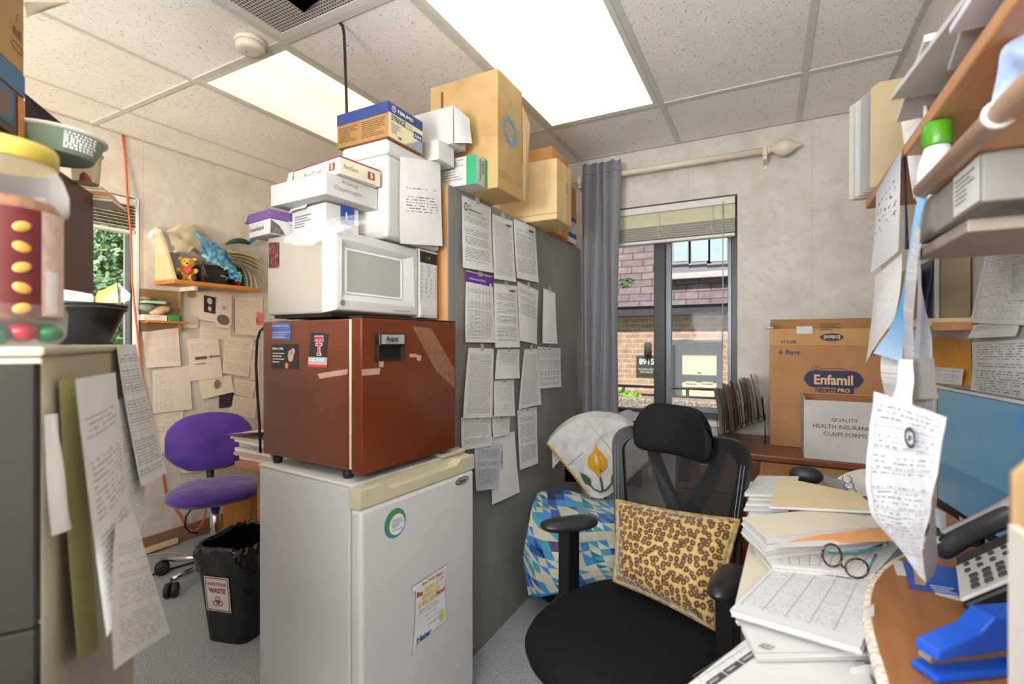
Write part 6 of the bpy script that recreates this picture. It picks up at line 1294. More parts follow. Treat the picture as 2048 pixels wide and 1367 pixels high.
# moving box under the purple chair
o_ = thing('cardboard_box', 'brown cardboard box with two black up arrows under the purple chair', 'box', (-2.86, 1.95, 0))
b = obox(B(), (-2.98, 2.02, .155), .24, .22, .31, math.radians(6), .003); obj('carton', b, mat('box_orange', 'b5793f', .7, var=.08), o_, world=True)
cpt = [onPl(x, y, (-2.86, 2.0, .2), (1, 0, .0)) for x, y in ((398, 1040), (412, 1040))]
R = rface(-2.857, 1.95, .0, .004); b = B()
for dx in (.02, .055): R.rect(b, dx+.006, .20, dx+.014, .255, k=.8); R.poly(b, [(dx, .25), (dx+.02, .25), (dx+.01, .28)], k=.8)
R.rect(b, .01, .185, .09, .192, k=.8); obj('arrow_print', b, M_INK, o_, world=True)
obj('looped_cable', tube(B(), [onX(x, y, LX+.12) for x, y in ((402, 1000), (385, 1014), (372, 1032), (370, 1052), (380, 1064), (396, 1066))], .006, 8), M_BLK, None, 'black cord looping beside the brown box under the purple chair', 'cord')
obj('floor_cord', tube(B(), [V((p.x, p.y, .006)) for p in [onZ(x, y, 0) for x, y in ((270, 1165), (320, 1145), (380, 1128), (440, 1112))]], .005, 6), M_BLK, None, 'thin black cord lying across the carpet by the bin', 'cord')
obj('yellow_wire', tube(B(), [V((p.x, p.y, .005)) for p in [onZ(x, y, 0) for x, y in ((265, 1120), (300, 1110), (340, 1106), (385, 1112))]], .003, 6), mat('wire_yellow', 'c9b06a', .5), None, 'thin yellow wire lying on the carpet along the left wall', 'cord')
obj('wood_offcut', obox(B(), onX(300, 1098, LX+.03)+V((0, 0, .0)), .025, .30, .03, 0, .002), M_PINE, None, 'short pale strip of moulding leaning at the brown baseboard', 'wood strip')
# ================================================================ near left: filing cabinet and the things on it
CT = 1.246
Nn = onD(80, 700, .56); Ff = onD(268, 700, 1.00); tdir = V((Ff.x-Nn.x, Ff.y-Nn.y, 0)).normalized(); ndir = V((-tdir.y, tdir.x, 0))
if ndir.dot(V((1, 0, 0))) < 0: ndir = -ndir                       # toward the room
L_ = (V((Ff.x, Ff.y, 0))-V((Nn.x, Nn.y, 0))).length
FCm = M(((tdir.x, -ndir.x, 0, Nn.x), (tdir.y, -ndir.y, 0, Nn.y), (0, 0, 1, 0), (0, 0, 0, 1)))      # x along the seen face, y into the cabinet
M_FILE = mat('file_beige', 'b0a68e', .45, var=.05, scale=4); M_FILESG = mat('file_shade_grey', '302e28', .75, var=.05, scale=4, spec=.15)  # dark grey puts the shade of the drawer fronts into the colour
fc = thing('filing_cabinet', 'tall beige metal filing cabinet with sheets hung on its side, at the left edge', 'filing cabinet', FCm @ V((L_/2, .2, 0)))
CDp = .40
obj('carcass', lbox(FCm, .008, L_, 0, CDp, .0, CT-.012, bev=.003), M_FILE, fc, world=True); obj('top', lbox(FCm, 0, L_+.004, -.004, CDp, CT-.0115, CT, bev=.004), M_FILE, fc, world=True)
for i in range(4):
    z0 = .03+i*.30; d_ = obj('drawer', lbox(FCm, -.012, .0075, .001, CDp-.001, z0, z0+.297, bev=.002), M_FILESG, fc, world=True)
    obj('handle', lbox(FCm, -.024, -.0125, .14, .26, z0+.20, z0+.225, bev=.004), M_CHROME, d_, world=True)
def cab(x, y, off): return onPl(x, y, Nn+ndir*off, ndir)
C_TXT = page_mat('cab_text', N=40, paper='e2e0dc', ink='6a6a6c', dens=.45, dark=.55, top=.84, bot=.05, style='hand'); C_TAB = page_mat('cab_table', N=46, paper='d9d8d6', ink='4f4f52', style='table', dens=.42, hl='86d070', cols=(4, 18), left=.05, right=.95); C_BLK = page_mat('cab_blank', N=20, paper='d9d3bc', dens=.7, dark=.25)
q = [cab(147, 758, .03), cab(232, 745, .02), cab(322, 1268, .075), cab(208, 1330, .085)]
CAB = [([cab(146, 758, .03), cab(231, 744, .02), cab(262, 1130, .05), cab(190, 1280, .05)], C_TXT, 'large limp handwritten sheet, nearest of those on the filing cabinet'),
       ([cab(232, 690, .006), cab(270, 688, .006), cab(325, 945, .05), cab(262, 975, .03)], C_TAB, 'form with shaded table rows at the far edge of the filing cabinet'),
       ([cab(232, 800, .010), cab(262, 790, .012), cab(288, 1030, .03), cab(250, 1085, .03)], C_TXT, 'dim middle sheet showing behind the large limp one'),
       ([cab(230, 1050, .06), cab(266, 1020, .05), cab(323, 1268, .07), cab(205, 1345, .085)], C_TXT, 'outward curling lower end of a long sheet near the cabinet foot'),
       ([cab(84, 830, .006), cab(116, 826, .006), cab(114, 1060, .006), cab(84, 1075, .006)], page_mat('cab_grey', N=10, paper='d6cfca', dens=.75, dark=.3), 'small pale sheet held flat at the near edge of the filing cabinet')]
for i, (q, m, lb) in enumerate(CAB): sheet('hung_sheet', lb, 'paper', q, m, .006, .008, i, 'sheets hung on the filing cabinet', n=ndir)
obj('olive_folder', sheet_bm([cab(118, 760, .006), cab(147, 752, .006), cab(192, 1300, .012), cab(140, 1330, .012)], .002, .002, 2, n=ndir), mat('folder_olive', 'a39a5f', .6), None, 'olive hanging folder behind the sheets on the filing cabinet', 'folder')
# peanut jar
jc = onD(2, 690, .585); jr = .060
t = NT('jar_plastic'); t.set(.08, spec=.6); t.col((.9, .87, .82, 1)); tr = t.node('ShaderNodeBsdfTransparent'); mx = t.node('ShaderNodeMixShader'); lw = t.node('ShaderNodeLayerWeight'); lw.inputs[0].default_value = .35
t.link(t.math('ADD', t.math('MULTIPLY', lw.outputs['Facing'], .34), .05), mx.inputs[0]); t.link(tr.outputs[0], mx.inputs[1]); t.link(t.b.outputs[0], mx.inputs[2]); t.link(mx.outputs[0], t.out.inputs[0]); M_JAR = t.m
jz = CT+.0015; H_ = onD(2, 290, .585).z-jz
jar = thing('snack_jar', 'large clear snack jar with yellow lid and maroon almond label on the filing cabinet', 'jar', (jc.x, jc.y, jz))
obj('glass', lathe(B(), [(jr*.85, jz), (jr*.98, jz+.012), (jr, jz+.04), (jr*.93, jz+.05), (jr*.93, jz+H_*.66), (jr*1.02, jz+H_*.69), (jr*1.02, jz+H_*.78), (jr*.92, jz+H_*.86), (jr*.80, jz+H_*.91)], (jc.x, jc.y, 0), 40, closed_top=False), M_JAR, jar, world=True)
obj('lid', lathe(B(), [(jr*.84, jz+H_*.91), (jr*.86, jz+H_*.915), (jr*.86, jz+H_*.985), (jr*.83, jz+H_), (jr*.1, jz+H_+.001)], (jc.x, jc.y, 0), 40), mat('lid_yellow', 'c9b24f', .4), jar, world=True)
va = math.atan2(-jc.y, -jc.x)
def cyl(bm, a0, a1, z0, z1, r, n=30):
    vs = [(bm.verts.new((jc.x+r*math.cos(a0+(a1-a0)*i/n), jc.y+r*math.sin(a0+(a1-a0)*i/n), z0)), bm.verts.new((jc.x+r*math.cos(a0+(a1-a0)*i/n), jc.y+r*math.sin(a0+(a1-a0)*i/n), z1))) for i in range(n+1)]
    for a, c in zip(vs, vs[1:]): f = bm.faces.new((a[0], c[0], c[1], a[1])); f.smooth = True
    return bm
lz0, lz1 = jz+H_*.16, jz+H_*.66
# label wraps the side facing the camera; its right edge at about pixel 80
obj('label', cyl(B(), va-1.2, va+.62, lz0, lz1, jr*.945), mat('label_maroon', '5e1f22', .45, var=.12), jar, world=True)
lp = obj('label_side', cyl(B(), va+.63, va+1.3, lz0-.004, lz1, jr*.945), mat('label_pale', 'cdb0a4', .5, var=.15, scale=60), jar, world=True)
obj('barcode_panel', cyl(B(), va+.70, va+1.0, lz0+.0, lz0+.05, jr*.952), mat('label_white2', 'e3dcd6', .5), lp, world=True)
for i in range(5):
    a = va+.30; z = lz1-.022-.0235*i; p = V((jc.x+jr*.95*math.cos(a), jc.y+jr*.95*math.sin(a), z)); mt = M.Rotation(a, 4, 'Z') @ M.Rotation(.35*(-1)**i, 4, 'X')
    obj('printed_almond', ellip(B(), p, .002, .0088, .0060, 14, 8, mt), mat('almond', 'c99a4a', .5, var=.15, scale=80), jar, world=True)
# contents seen through the plastic
for i, (dx, z, c_, nm) in enumerate(((-.03, .014, '1f7a4a', 'green'), (.018, .016, 'b8303f', 'red'), (.040, .015, '2f8f62', 'green'), (-.005, .012, '2a6f44', 'green'))):
    p = V((jc.x, jc.y, jz+z))+V((-math.sin(va), math.cos(va), 0))*dx+V((math.cos(va), math.sin(va), 0))*(.030-abs(dx)*.35)
    obj('wrapped_sweet', ellip(B(), p, .015, .015, .012, 12, 8), mat('foil_'+nm, c_, .3, .4, var=.3, scale=90), None, (nm+' foil-wrapped sweet %s in the snack jar' % ('at the left', 'at the front', 'at the right', 'at the back')[i]), 'sweet', group='sweets in the snack jar')
obj('almond_fill', lathe(B(), [(jr*.80, jz+.03), (jr*.86, jz+.034), (jr*.86, jz+H_*.70), (jr*.80, jz+H_*.72), (jr*.3, jz+H_*.735)], (jc.x, jc.y, 0), 24), mat('almonds', '8a5a36', .6, var=.4, scale=90), None, 'brown almonds filling the snack jar', 'almonds', kind='stuff')
# black bowl stack
bc_ = onD(150, 688, .93); bc_.z = CT+.001
bo = thing('bowl', 'black plastic takeaway bowl with rippled foot, on the filing cabinet right of the jar', 'bowl', bc_); M_BOWL = mat('bowl_black', '17181a', .28)
rr = .078
obj('bowl', lathe(B(), [(rr*.62, .0), (rr*.66, .002), (rr*.88, .045), (rr*.95, .062), (rr*1.02, .066), (rr*1.02, .070), (rr*.96, .071), (rr*.92, .064), (rr*.64, .006), (.01, .006)], (0, 0, 0), 48), M_BOWL, bo)
obj('rim', lathe(B(), [(rr*.97, .0712), (rr*1.03, .0712), (rr*1.03, .0775), (rr*.97, .0775)], (0, 0, 0), 48, closed_top=False, closed_bot=False), M_BOWL, bo)
for i, (q, m, lb, cat) in enumerate((([(128, 578), (185, 588), (190, 605), (118, 604)], mat('napkin_grey', 'b9b3ab', .8), 'grey folded papers lying in the black bowl', 'paper'), ([(195, 585), (234, 566), (238, 605), (190, 606)], mat('packet_olive', 'b5ad58', .45, var=.15, scale=60), 'olive yellow tea packet standing in the black bowl', 'packet'), ([(237, 566), (262, 588), (262, 600), (240, 607)], mat('packet_white', 'd9cfc9', .4, var=.3, scale=50), 'white and red wrapper at the right of the olive packet', 'packet'))):
    qq = [onD(x, y, .93+.01*i) for x, y in q]; sheet(('napkin', 'tea_packet', 'wrapper')[i], lb, cat, qq, m, .004, .002, i)
qq = [onD(x, y, .90) for x, y in ((108, 540), (128, 558), (118, 566), (106, 562))]; sheet('sweet_wrapper', 'small gold wrapper corner behind the snack jar', 'packet', qq, mat('wrapper_gold', 'd9b04a', .4), .002, .001, 9)
# second cabinet with dark bookcase unit behind
hb = thing('dark_hutch', 'dark brown wooden cabinet unit behind the jar, topped with tubs and boxes', 'cabinet', onD(150, 575, 1.15)); M_DKW = wood('dark_walnut', '3a241c', '54372b', .4, 'Z')
R1 = onD(187, 480, 1.24); R0 = onD(96, 480, 1.02); hd = V((R1.x-R0.x, R1.y-R0.y, 0)).normalized(); hn = V((-hd.y, hd.x, 0)); hn = hn if hn.x > 0 else -hn; LH = (R1-R0).to_2d().length
HB = onD(187, 590, 1.24).z; HT = 1.626
HM = M(((hd.x, -hn.x, 0, R0.x), (hd.y, -hn.y, 0, R0.y), (0, 0, 1, 0), (0, 0, 0, 1)))
obj('side_panel', lbox(HM, -.25, LH, 0, .018, CT+.001, HT, bev=.001), M_DKW, hb, world=True); obj('side_panel', lbox(HM, -.25, LH, .28, .30, CT+.001, HT, bev=.001), M_DKW, hb, world=True)
obj('top_board', lbox(HM, -.25, LH, .018, .28, HT-.02, HT, bev=.001), M_DKW, hb, world=True); obj('back_board', lbox(HM, -.25, -.24, .018, .28, CT+.02, HT-.02, bev=.001), M_DKW, hb, world=True); obj('shelf', lbox(HM, -.24, LH, .018, .28, CT+.002, CT+.02, bev=.001), M_DKW, hb, world=True)
sc_ = thing('low_cabinet', 'plain metal cabinet standing behind the tall filing cabinet', 'cabinet', HM @ V((LH/2, .15, 0)))
obj('carcass', lbox(HM, -.02, LH, .03, .29, .0, CT-.001, bev=.003), M_FILESG, sc_, world=True); obj('door', lbox(HM, LH+.0005, LH+.012, .035, .285, .03, CT-.02, bev=.002), M_FILESG, sc_, world=True)
# tubs on top of the hutch
tc_ = onD(112, 355, 1.0); tub = thing('paper_tub', 'sage green paper tub with white print on the dark cabinet unit', 'tub', (tc_.x, tc_.y, HT+.001)); tH = onD(112, 275, 1.0).z-HT
M_TUB = mat('tub_sage', '7f927c', .5, var=.05)
obj('tub', lathe(B(), [(.058, 0), (.060, .002), (.078, tH-.004), (.080, tH), (.075, tH), (.058, .006), (.01, .006)], (0, 0, 0), 40), M_TUB, tub)
obj('rim', lathe(B(), [(.077, tH-.004), (.083, tH-.002), (.083, tH+.003), (.077, tH+.003)], (0, 0, 0), 40, closed_top=False, closed_bot=False), mat('tub_rim', 'd6d4c6', .5), tub)
va2 = math.atan2(-tc_.y, -tc_.x); b = B()
rn = random.Random(4)
for r_ in range(6):
    a = va2+.15
    while a < va2+.95:
        w = rn.uniform(.04, .12); z = tH*(.85-.12*r_); rad = .0605+.0185*z/tH+.0008; n = 3
        vs = [(b.verts.new((rad*math.cos(a+w*i/n), rad*math.sin(a+w*i/n), z-.003)), b.verts.new((rad*math.cos(a+w*i/n), rad*math.sin(a+w*i/n), z+.002))) for i in range(n+1)]
        for p, q in zip(vs, vs[1:]): b.faces.new((p[0], q[0], q[1], p[1]))
        a += w+.03
obj('print', b, mat('ink_white', 'e8e6e6'), tub)
cc = onD(172, 350, 1.16); o_ = thing('paper_cup', 'cream paper cup with flared rim right of the sage tub', 'cup', (cc.x, cc.y, HT+.001)); cH = onD(172, 312, 1.16).z-HT
obj('cup', lathe(B(), [(.024, 0), (.025, .002), (.029, cH), (.033, cH+.002), (.033, cH+.005), (.027, cH+.004), (.022, .005), (.004, .005)], (0, 0, 0), 28), mat('cup_cream', 'd9c89e', .5), o_)
obj('red_packet', patch([[onD(160, 350, 1.10), onD(170, 346, 1.10), onD(180, 356, 1.11)], [onD(158, 366, 1.10), onD(172, 366, 1.10), onD(186, 368, 1.11)]], 3, .003, 8, 5), mat('packet_red', '8f2f35', .4, var=.5, scale=60), None, 'small maroon and white packet between the tub and the cup', 'packet')
for i in range(5):
    q = [onD(x, y+7*i, 1.27) for x, y in ((168+5*i, 366), (190+6*i, 372), (202+7*i, 380), (176+4*i, 378))]
    qq = [V((p.x, p.y, HT-.008-.010*i)) for p in [onD(184, 380, 1.255)]*1]
    c_ = onD(190+5*i, 384+6*i, 1.285); b = obox(B(), c_, .10, .06, .006, math.atan2(hd.y, hd.x)); obj('paper_wad', b, mat('wad%d' % (i % 3), ('d9b88a', 'e3d6c6', 'c98f5a')[i % 3], .8), None, ('%s wad of papers jutting past the dark cabinet unit' % ('topmost', 'second', 'middle', 'fourth', 'lowest')[i]), 'paper', group='papers jutting from the dark cabinet')
# boxes up in the left corner
K1 = HM @ V((-.08, .14, 0)); bx1 = onD(48, 205, .92)
o_ = thing('supply_box', 'dark box with blue band and orange edge, upper left on the cabinet unit', 'box', (bx1.x, bx1.y, HT)); z0 = HT+.001; z1 = onD(48, 152, .92).z
BMx = M(((hd.x, -hn.x, 0, bx1.x), (hd.y, -hn.y, 0, bx1.y), (0, 0, 1, 0), (0, 0, 0, 1)))
obj('carton', lbox(BMx, -.24, 0, 0, .16, z0, z1, bev=.002), mat('supply_brown', '5e4a3c', .6), o_, world=True)
zz = z1-z0; b = B(); Fx = Surf(BMx @ V((-.24, -.0005, z0)), hd, (0, 0, 1)); Fx.n = hn; Fx.rect(b, 0, zz*.66, .24, zz-.002, k=1); Fx.rect(b, .07, zz*.1, .20, zz*.60, k=1); obj('blue_print', b, mat('supply_blue', '1f5f85', .5), o_, world=True)
b = B(); Fx.rect(b, .215, 0.002, .239, zz*.62, k=1.3); obj('orange_edge', b, mat('supply_orange', 'c98247', .6), o_, world=True)
b = B(); Fx.rect(b, .085, zz*.15, .185, zz*.52, k=1.6); obj('inner_panel', b, mat('supply_brown2', '6d5647', .6), o_, world=True)
o_ = thing('cardboard_box', 'tan cardboard box at the upper left corner above the blue-banded box', 'box', (bx1.x, bx1.y, z1)); z2 = min(CEIL-.03, onD(48, -40, .92).z)
obj('carton', lbox(BMx, -.24, 0, 0, .16, z1+.001, z2, bev=.002), mat('box_tan', 'a5824f', .7, var=.08), o_, world=True)
b = B(); Fx2 = Surf(BMx @ V((-.24, -.0005, z1)), hd, (0, 0, 1)); Fx2.n = hn; Fx2.ring(b, .215, .04, .020, .008, .002); Fx2.text(b, 'ne', .20, .058, h=.016, bold=.02); Fx2.text(b, '/', .21, .085, h=.018); obj('print', b, mat('print_tan', '6e5330', .6), o_, world=True)
q = [onD(50, 0, .93), onD(150, 0, 1.0), onD(128, 14, .98), onD(50, 38, .93)]; q[0].z = min(q[0].z, CEIL-.02); sheet('card_flap', 'pale beige card flap jutting right from the tan corner box', 'card', [onD(49, 4, .93), onD(140, 5, 1.0), onD(95, 20, .97), onD(49, 36, .93)], mat('flap_beige', 'b9a88e', .7), .002, 0, 1)
b = B(); b.faces.new([b.verts.new(onD(x, y, d)) for x, y, d in ((50, 186, .95), (136, 257, 1.05), (112, 280, 1.04), (50, 272, .96))]); bmesh.ops.solidify(b, geom=list(b.faces), thickness=.003)
obj('dark_card', b, mat('card_brown', '5a4a48', .7), None, 'dark brown card standing behind the sage tub with one corner pointing right', 'card')
# ================================================================ right side: credenza under the window
M_CHERRY = wood('cherry_dark', '4f2a1a', '7d4a2e', .3, 'X'); M_CHERT = wood('cherry_top', '6a3a22', '96603c', .28, 'X'); M_BRASS = mat('brass', 'b99a4a', .3, .8, var=.1); M_DESKW = wood('worn_desk', '8a5630', 'b07a48', .4, 'Y')
CZ = .74; CXL, CYF = -.42, 2.50
cr_ = thing('credenza', 'dark cherry wood credenza with brass pulls beneath the window, behind the office chair', 'credenza', (.03, 2.75, 0))
obj('top', box(B(), CXL, EX-.003, CYF-.015, NY-.015, CZ-.028, CZ, .004), M_CHERT, cr_, world=True)
obj('carcass', box(B(), CXL+.01, EX-.005, CYF+.02, NY-.018, .06, CZ-.028, .002), M_CHERRY, cr_, world=True); obj('plinth', box(B(), CXL+.02, EX-.006, CYF+.05, NY-.02, 0, .06), M_BLK, cr_, world=True)
for i in range(3):
    x0 = CXL+.015+i*.298; d_ = obj('drawer', box(B(), x0, x0+.29, CYF, CYF+.0195, CZ-.20, CZ-.035, .003), M_CHERRY, cr_, world=True)
    xc = (.19 if i == 2 else x0+.145); b = B(); box(b, xc-.035, xc+.035, CYF-.004, CYF-.0005, CZ-.125, CZ-.075, .002); obj('brass_pull', b, M_BRASS, d_, world=True)
    b = B(); tube(b, [(xc-.022, CYF-.006, CZ-.09), (xc-.02, CYF-.012, CZ-.105), (xc, CYF-.014, CZ-.112), (xc+.02, CYF-.012, CZ-.105), (xc+.022, CYF-.006, CZ-.09)], .003, 6); obj('ring', b, M_BRASS, d_, world=True)
    obj('door', box(B(), x0, x0+.29, CYF, CYF+.0195, .07, CZ-.21, .003), M_CHERRY, cr_, world=True)
# Enfamil carton
ex0, ex1, ey0, ey1 = .004, .470, 2.74, 2.995; ez = CZ+.001; ezt = 1.236
en = thing('formula_carton', 'tall brown carton with navy oval logo on the credenza, its top flap up', 'box', ((ex0+ex1)/2, 2.87, CZ))
M_ENF = card('enfamil_card', 'a97c52', 'ba8c60'); M_NAVY = mat('print_navy', '25284a', .6)
obj('carton', box(B(), ex0, ex1, ey0, ey1, ez, ezt, .002), M_ENF, en, world=True)
fz = onY(1600, 655, ey0).z-.006; obj('front_flap', box(B(), ex0+.002, ex1-.002, ey0+.001, ey0+.004, ezt, fz), card('enfamil_flap', 'b98d5f', 'c79b6b'), en, world=True)
obj('back_flap', box(B(), ex0+.004, ex1-.002, ey1-.004, ey1-.001, ezt, 1.372), M_ENF, en, world=True)
obj('side_flap', box(B(), ex0+.001, ex0+.004, ey0+.01, ey1-.01, ezt, ezt+.11), M_ENF, en, world=True)
obj('torn_tape', ellip(B(), (ex0, ey0+.03, fz+.008), .018, .02, .01), mat('torn_white', 'd8d5cf', .5), en, world=True)
A = aface(ex0, ey0, ez); Af = aface(ex0, ey0+.001, ez)
def ep(x, y): p = onY(x, y, ey0); return p.x-ex0, p.z-ez
def et(b, S, s, x0, y0, x1, y1, bold=.0, k=1.5, flip=False):
    a0, c0 = ep(x0, y1); a1 = ep(x1, y0)[0]; c1 = ep(x0, y0)[1]
    if flip:
        T_ = Surf(S.p(a1, c1, 0), -S.r, -S.u, S.off); T_.n = S.n; return T_.text(b, s, 0, 0, w=a1-a0, h=c1-c0, bold=bold, k=k)
    return S.text(b, s, a0, c0, w=a1-a0, h=c1-c0, bold=bold, k=k)
b = B(); et(b, A, '6 Bags', 1558, 699, 1600, 711, .02); et(b, A, '897510', 1735, 699, 1790, 711, .02); et(b, Af, '897510', 1562, 680, 1592, 686, .02, flip=True); obj('lettering', b, M_NAVY, en, world=True)
b = B(); cx, cz = ep(1666, 758); rx = ep(1723, 0)[0]-cx; A.poly(b, [(cx+(rx-.035)*math.copysign(1, math.cos(a))*(1 if abs(math.cos(a)) > 1e-6 else 0)+.040*math.cos(a), cz+.040*math.sin(a)) for a in [2*PI*i/40 for i in range(40)]], k=.8); lg = obj('logo_oval', b, M_NAVY, en, world=True)
b = B(); et(b, A, 'Enfamil', 1628, 748, 1706, 768, .03, k=2.2); obj('lettering', b, mat('logo_cream', 'dcb488', .6), lg, world=True)
b = B(); A.ring(b, cx, cz, rx+.008, .052, .003, k=.9, seg=40); obj('logo_line', b, M_NAVY, en, world=True)
b = B(); hx, hz = ep(1632, 735); A.ring(b, hx-.008, hz, .010, .010, .002, k=1.6); A.ring(b, hx+.009, hz, .010, .010, .002, k=1.6); obj('heart_mark', b, M_NAVY, en, world=True)
b = B(); et(b, A, 'NEURO', 1631, 776, 1668, 784, .03, k=1.5); obj('sub_lettering', b, M_NAVY, en, world=True)
b = B(); a0, c0 = ep(1671, 786); a1, c1 = ep(1708, 774); A.rect(b, a0, c0, a1, c1, k=1.4); pb_ = obj('pro_bar', b, M_NAVY, en, world=True); b = B(); et(b, A, 'PRO', 1675, 776, 1700, 784, .03, k=2.2); obj('lettering', b, mat('logo_cream', 'dcb488', .6), pb_, world=True)
b = B(); a0, c0 = ep(1593, 667); a1, c1 = ep(1625, 652); Af.rect(b, a0, c0, a1, c1, k=1); obj('address_label', b, M_PAPER, en, world=True)
b = B(); a0, c0 = ep(1640, 682); a1, c1 = ep(1687, 666); Af.disc(b, (a0+a1)/2, (c0+c1)/2, (a1-a0)/2, (c1-c0)/2, k=1); fl_ = obj('flap_logo', b, M_NAVY, en, world=True); b = B(); et(b, Af, 'Enfamil', 1648, 670, 1680, 678, .02, k=1.8, flip=True); obj('lettering', b, mat('logo_cream', 'dcb488', .6), fl_, world=True)
b = B(); a0, c0 = ep(1640, 661); a1, c1 = ep(1682, 645); Af.lines(b, a0, c0, a1, c1, 4, k=1.3, fill=.5); obj('flap_print', b, mat('print_brown', '5a4228', .6), en, world=True)
# claim forms box (open top)
qx0, qx1, qy0, qy1 = .136, .486, 2.500, 2.715; qz = CZ+.001; qt = 1.006
cf = thing('forms_box', 'white open box lettered QUALITY HEALTH INSURANCE CLAIM FORMS on the credenza edge', 'box', ((qx0+qx1)/2, 2.6, CZ)); M_INT = mat('box_inside', '9a673f', .8)
b = B(); box(b, qx0, qx1, qy0, qy0+.003, qz, qt-.008); box(b, qx0, qx0+.003, qy0+.003, qy1, qz, qt+.006); box(b, qx1-.003, qx1, qy0+.003, qy1, qz, qt); box(b, qx0+.003, qx1-.003, qy1-.003, qy1, qz, qt+.004); box(b, qx0+.003, qx1-.003, qy0+.003, qy1-.003, qz, qz+.003); obj('carton', b, M_WCARD, cf, world=True)
b = B(); box(b, qx0+.0031, qx1-.0031, qy1-.0045, qy1-.0031, qz+.004, qt+.003); box(b, qx0+.0031, qx0+.0045, qy0+.004, qy1-.005, qz+.004, qt+.005); box(b, qx1-.0045, qx1-.0031, qy0+.004, qy1-.005, qz+.004, qt-.001); obj('kraft_lining', b, M_INT, cf, world=True)
A = aface(qx0, qy0, qz); b = B()
def qp(x, y): p = onY(x, y, qy0); return p.x-qx0, p.z-qz
for s, x0, y0, x1, y1 in (('QUALITY', 1663, 835, 1716, 843), ('HEALTH INSURANCE', 1626, 846, 1750, 854), ('CLAIM FORMS', 1647, 862, 1734, 870)):
    a0, c0 = qp(x0, y1); a1 = qp(x1, y0)[0]; c1 = qp(x0, y0)[1]; A.text(b, s, a0, c0, w=a1-a0, h=c1-c0, k=1.2)
obj('lettering', b, M_NAVY, cf, world=True)
# wire file sorter with charts
M_WIRE = mat('black_wire', '1d1d1f', .4)
r0, r1 = V((-.232, 2.85, CZ)), V((-.022, 2.85, CZ)); rd_ = (r1-r0).normalized(); rs = V((0, 1, 0))
fs = thing('file_sorter', 'black wire incline file sorter on the credenza left of the brown carton', 'file sorter', (r0+r1)/2); HW = .095
def rp(t_, s, h): p = r0.lerp(r1, t_)+rs*(s*HW); return V((p.x, p.y, CZ+h))
rise = lambda t_: .016+.105*t_
b = B()
for s in (-1, 1): tube(b, [rp(-.02, s, .003), rp(-.02, s, rise(0)), rp(1.02, s, rise(1)), rp(1.02, s, .003)], .0028, 6)
for t_ in (-.02, 1.02): tube(b, [rp(t_, -1, rise(t_)), rp(t_, 1, rise(t_))], .0028, 6); tube(b, [rp(t_, -1, .003), rp(t_, 1, .003)], .0028, 6)
for i in range(9): tube(b, [rp(i/8, -1, rise(i/8)), rp(i/8, 1, rise(i/8))], .002, 5)
obj('wire_frame', b, M_WIRE, fs, world=True)
for i in range(9): obj('divider', tube(B(), [rp(i/8, -1, rise(i/8)), rp(i/8-.05, -1, rise(i/8)+.10), rp(i/8-.05, 1, rise(i/8)+.10), rp(i/8, 1, rise(i/8))], .0022, 5), M_WIRE, fs, world=True)
cols_ = ['f0e0d0', 'b8bccb', 'f8f0e4', 'e9cdb2', 'ffffff', 'f0d8c0', 'c08e98', 'fff8ee', 'efd0b0', 'cfd2d8', 'fffaf0', 'e8ccb2', 'fafafa', 'f4e4d0', 'ccd2de', 'ffffff']
rn = random.Random(9)
for i in range(16):
    t_ = .03+i*.062; h0 = rise(t_)+.004; hh = .245-.012*t_+rn.uniform(-.012, .014); sg_ = rn.uniform(-.002, .002)
    def ch(u, v, t_=t_, h0=h0, hh=hh, sg_=sg_, i=i):
        p = rp(t_, (u*2-1)*1.18-.12, h0+hh*v-(.012 if (u > .6 and v > .95) else 0)); return p+rd_*(sg_*2*math.sin(PI*v)-.030*v*v+.004*math.sin(3*u+i))
    b = grid(B(), ch, 8, 8); solid(b, .0115)
    obj('chart_folder', b, mat('chart_%s' % cols_[i], cols_[i], .7, var=.15, scale=40), None, '%s chart folder, %s from the left in the black wire sorter' % (('tan', 'grey-blue', 'cream', 'brown', 'white', 'tan', 'maroon', 'pale cream', 'orange-brown', 'pale grey', 'cream', 'brown', 'light grey', 'tan', 'blue-grey', 'white')[i], ('first', 'second', 'third', 'fourth', 'fifth', 'sixth', 'seventh', 'eighth', 'ninth', 'tenth', 'eleventh', 'twelfth', 'thirteenth', 'fourteenth', 'fifteenth', 'last')[i]), 'folder', group='charts in the wire sorter')
obj('loose_paper', box(B(), -.40, -.24, 2.70, 2.95, CZ+.001, CZ+.012, .001), M_PAPER, None, 'small white paper pile on the credenza by the bunched curtain cloth', 'paper')
# ================================================================ right: the desk heaped with papers
DT = .72; dx0 = -.035
ds_ = thing('wooden_desk', 'wooden desk along the right wall, buried under papers and folders', 'desk', (.23, 1.4, 0))
obj('desk_top', box(B(), dx0, EX-.002, .30, 2.44, DT-.035, DT, .004), M_DESKW, ds_, world=True)
obj('leg_panel', box(B(), dx0+.03, EX-.01, .32, .345, 0, DT-.035, .002), M_DESKW, ds_, world=True); obj('leg_panel', box(B(), dx0+.03, EX-.01, 2.40, 2.425, 0, DT-.035, .002), M_DESKW, ds_, world=True)
obj('apron', box(B(), .20, .22, .345, 2.40, .25, DT-.035, .002), M_DESKW, ds_, world=True)
pd = obj('pedestal', box(B(), .05, .199, 1.55, 2.0, .05, DT-.04, .003), mat('pedestal_grey', '8d9094', .45), ds_, world=True)
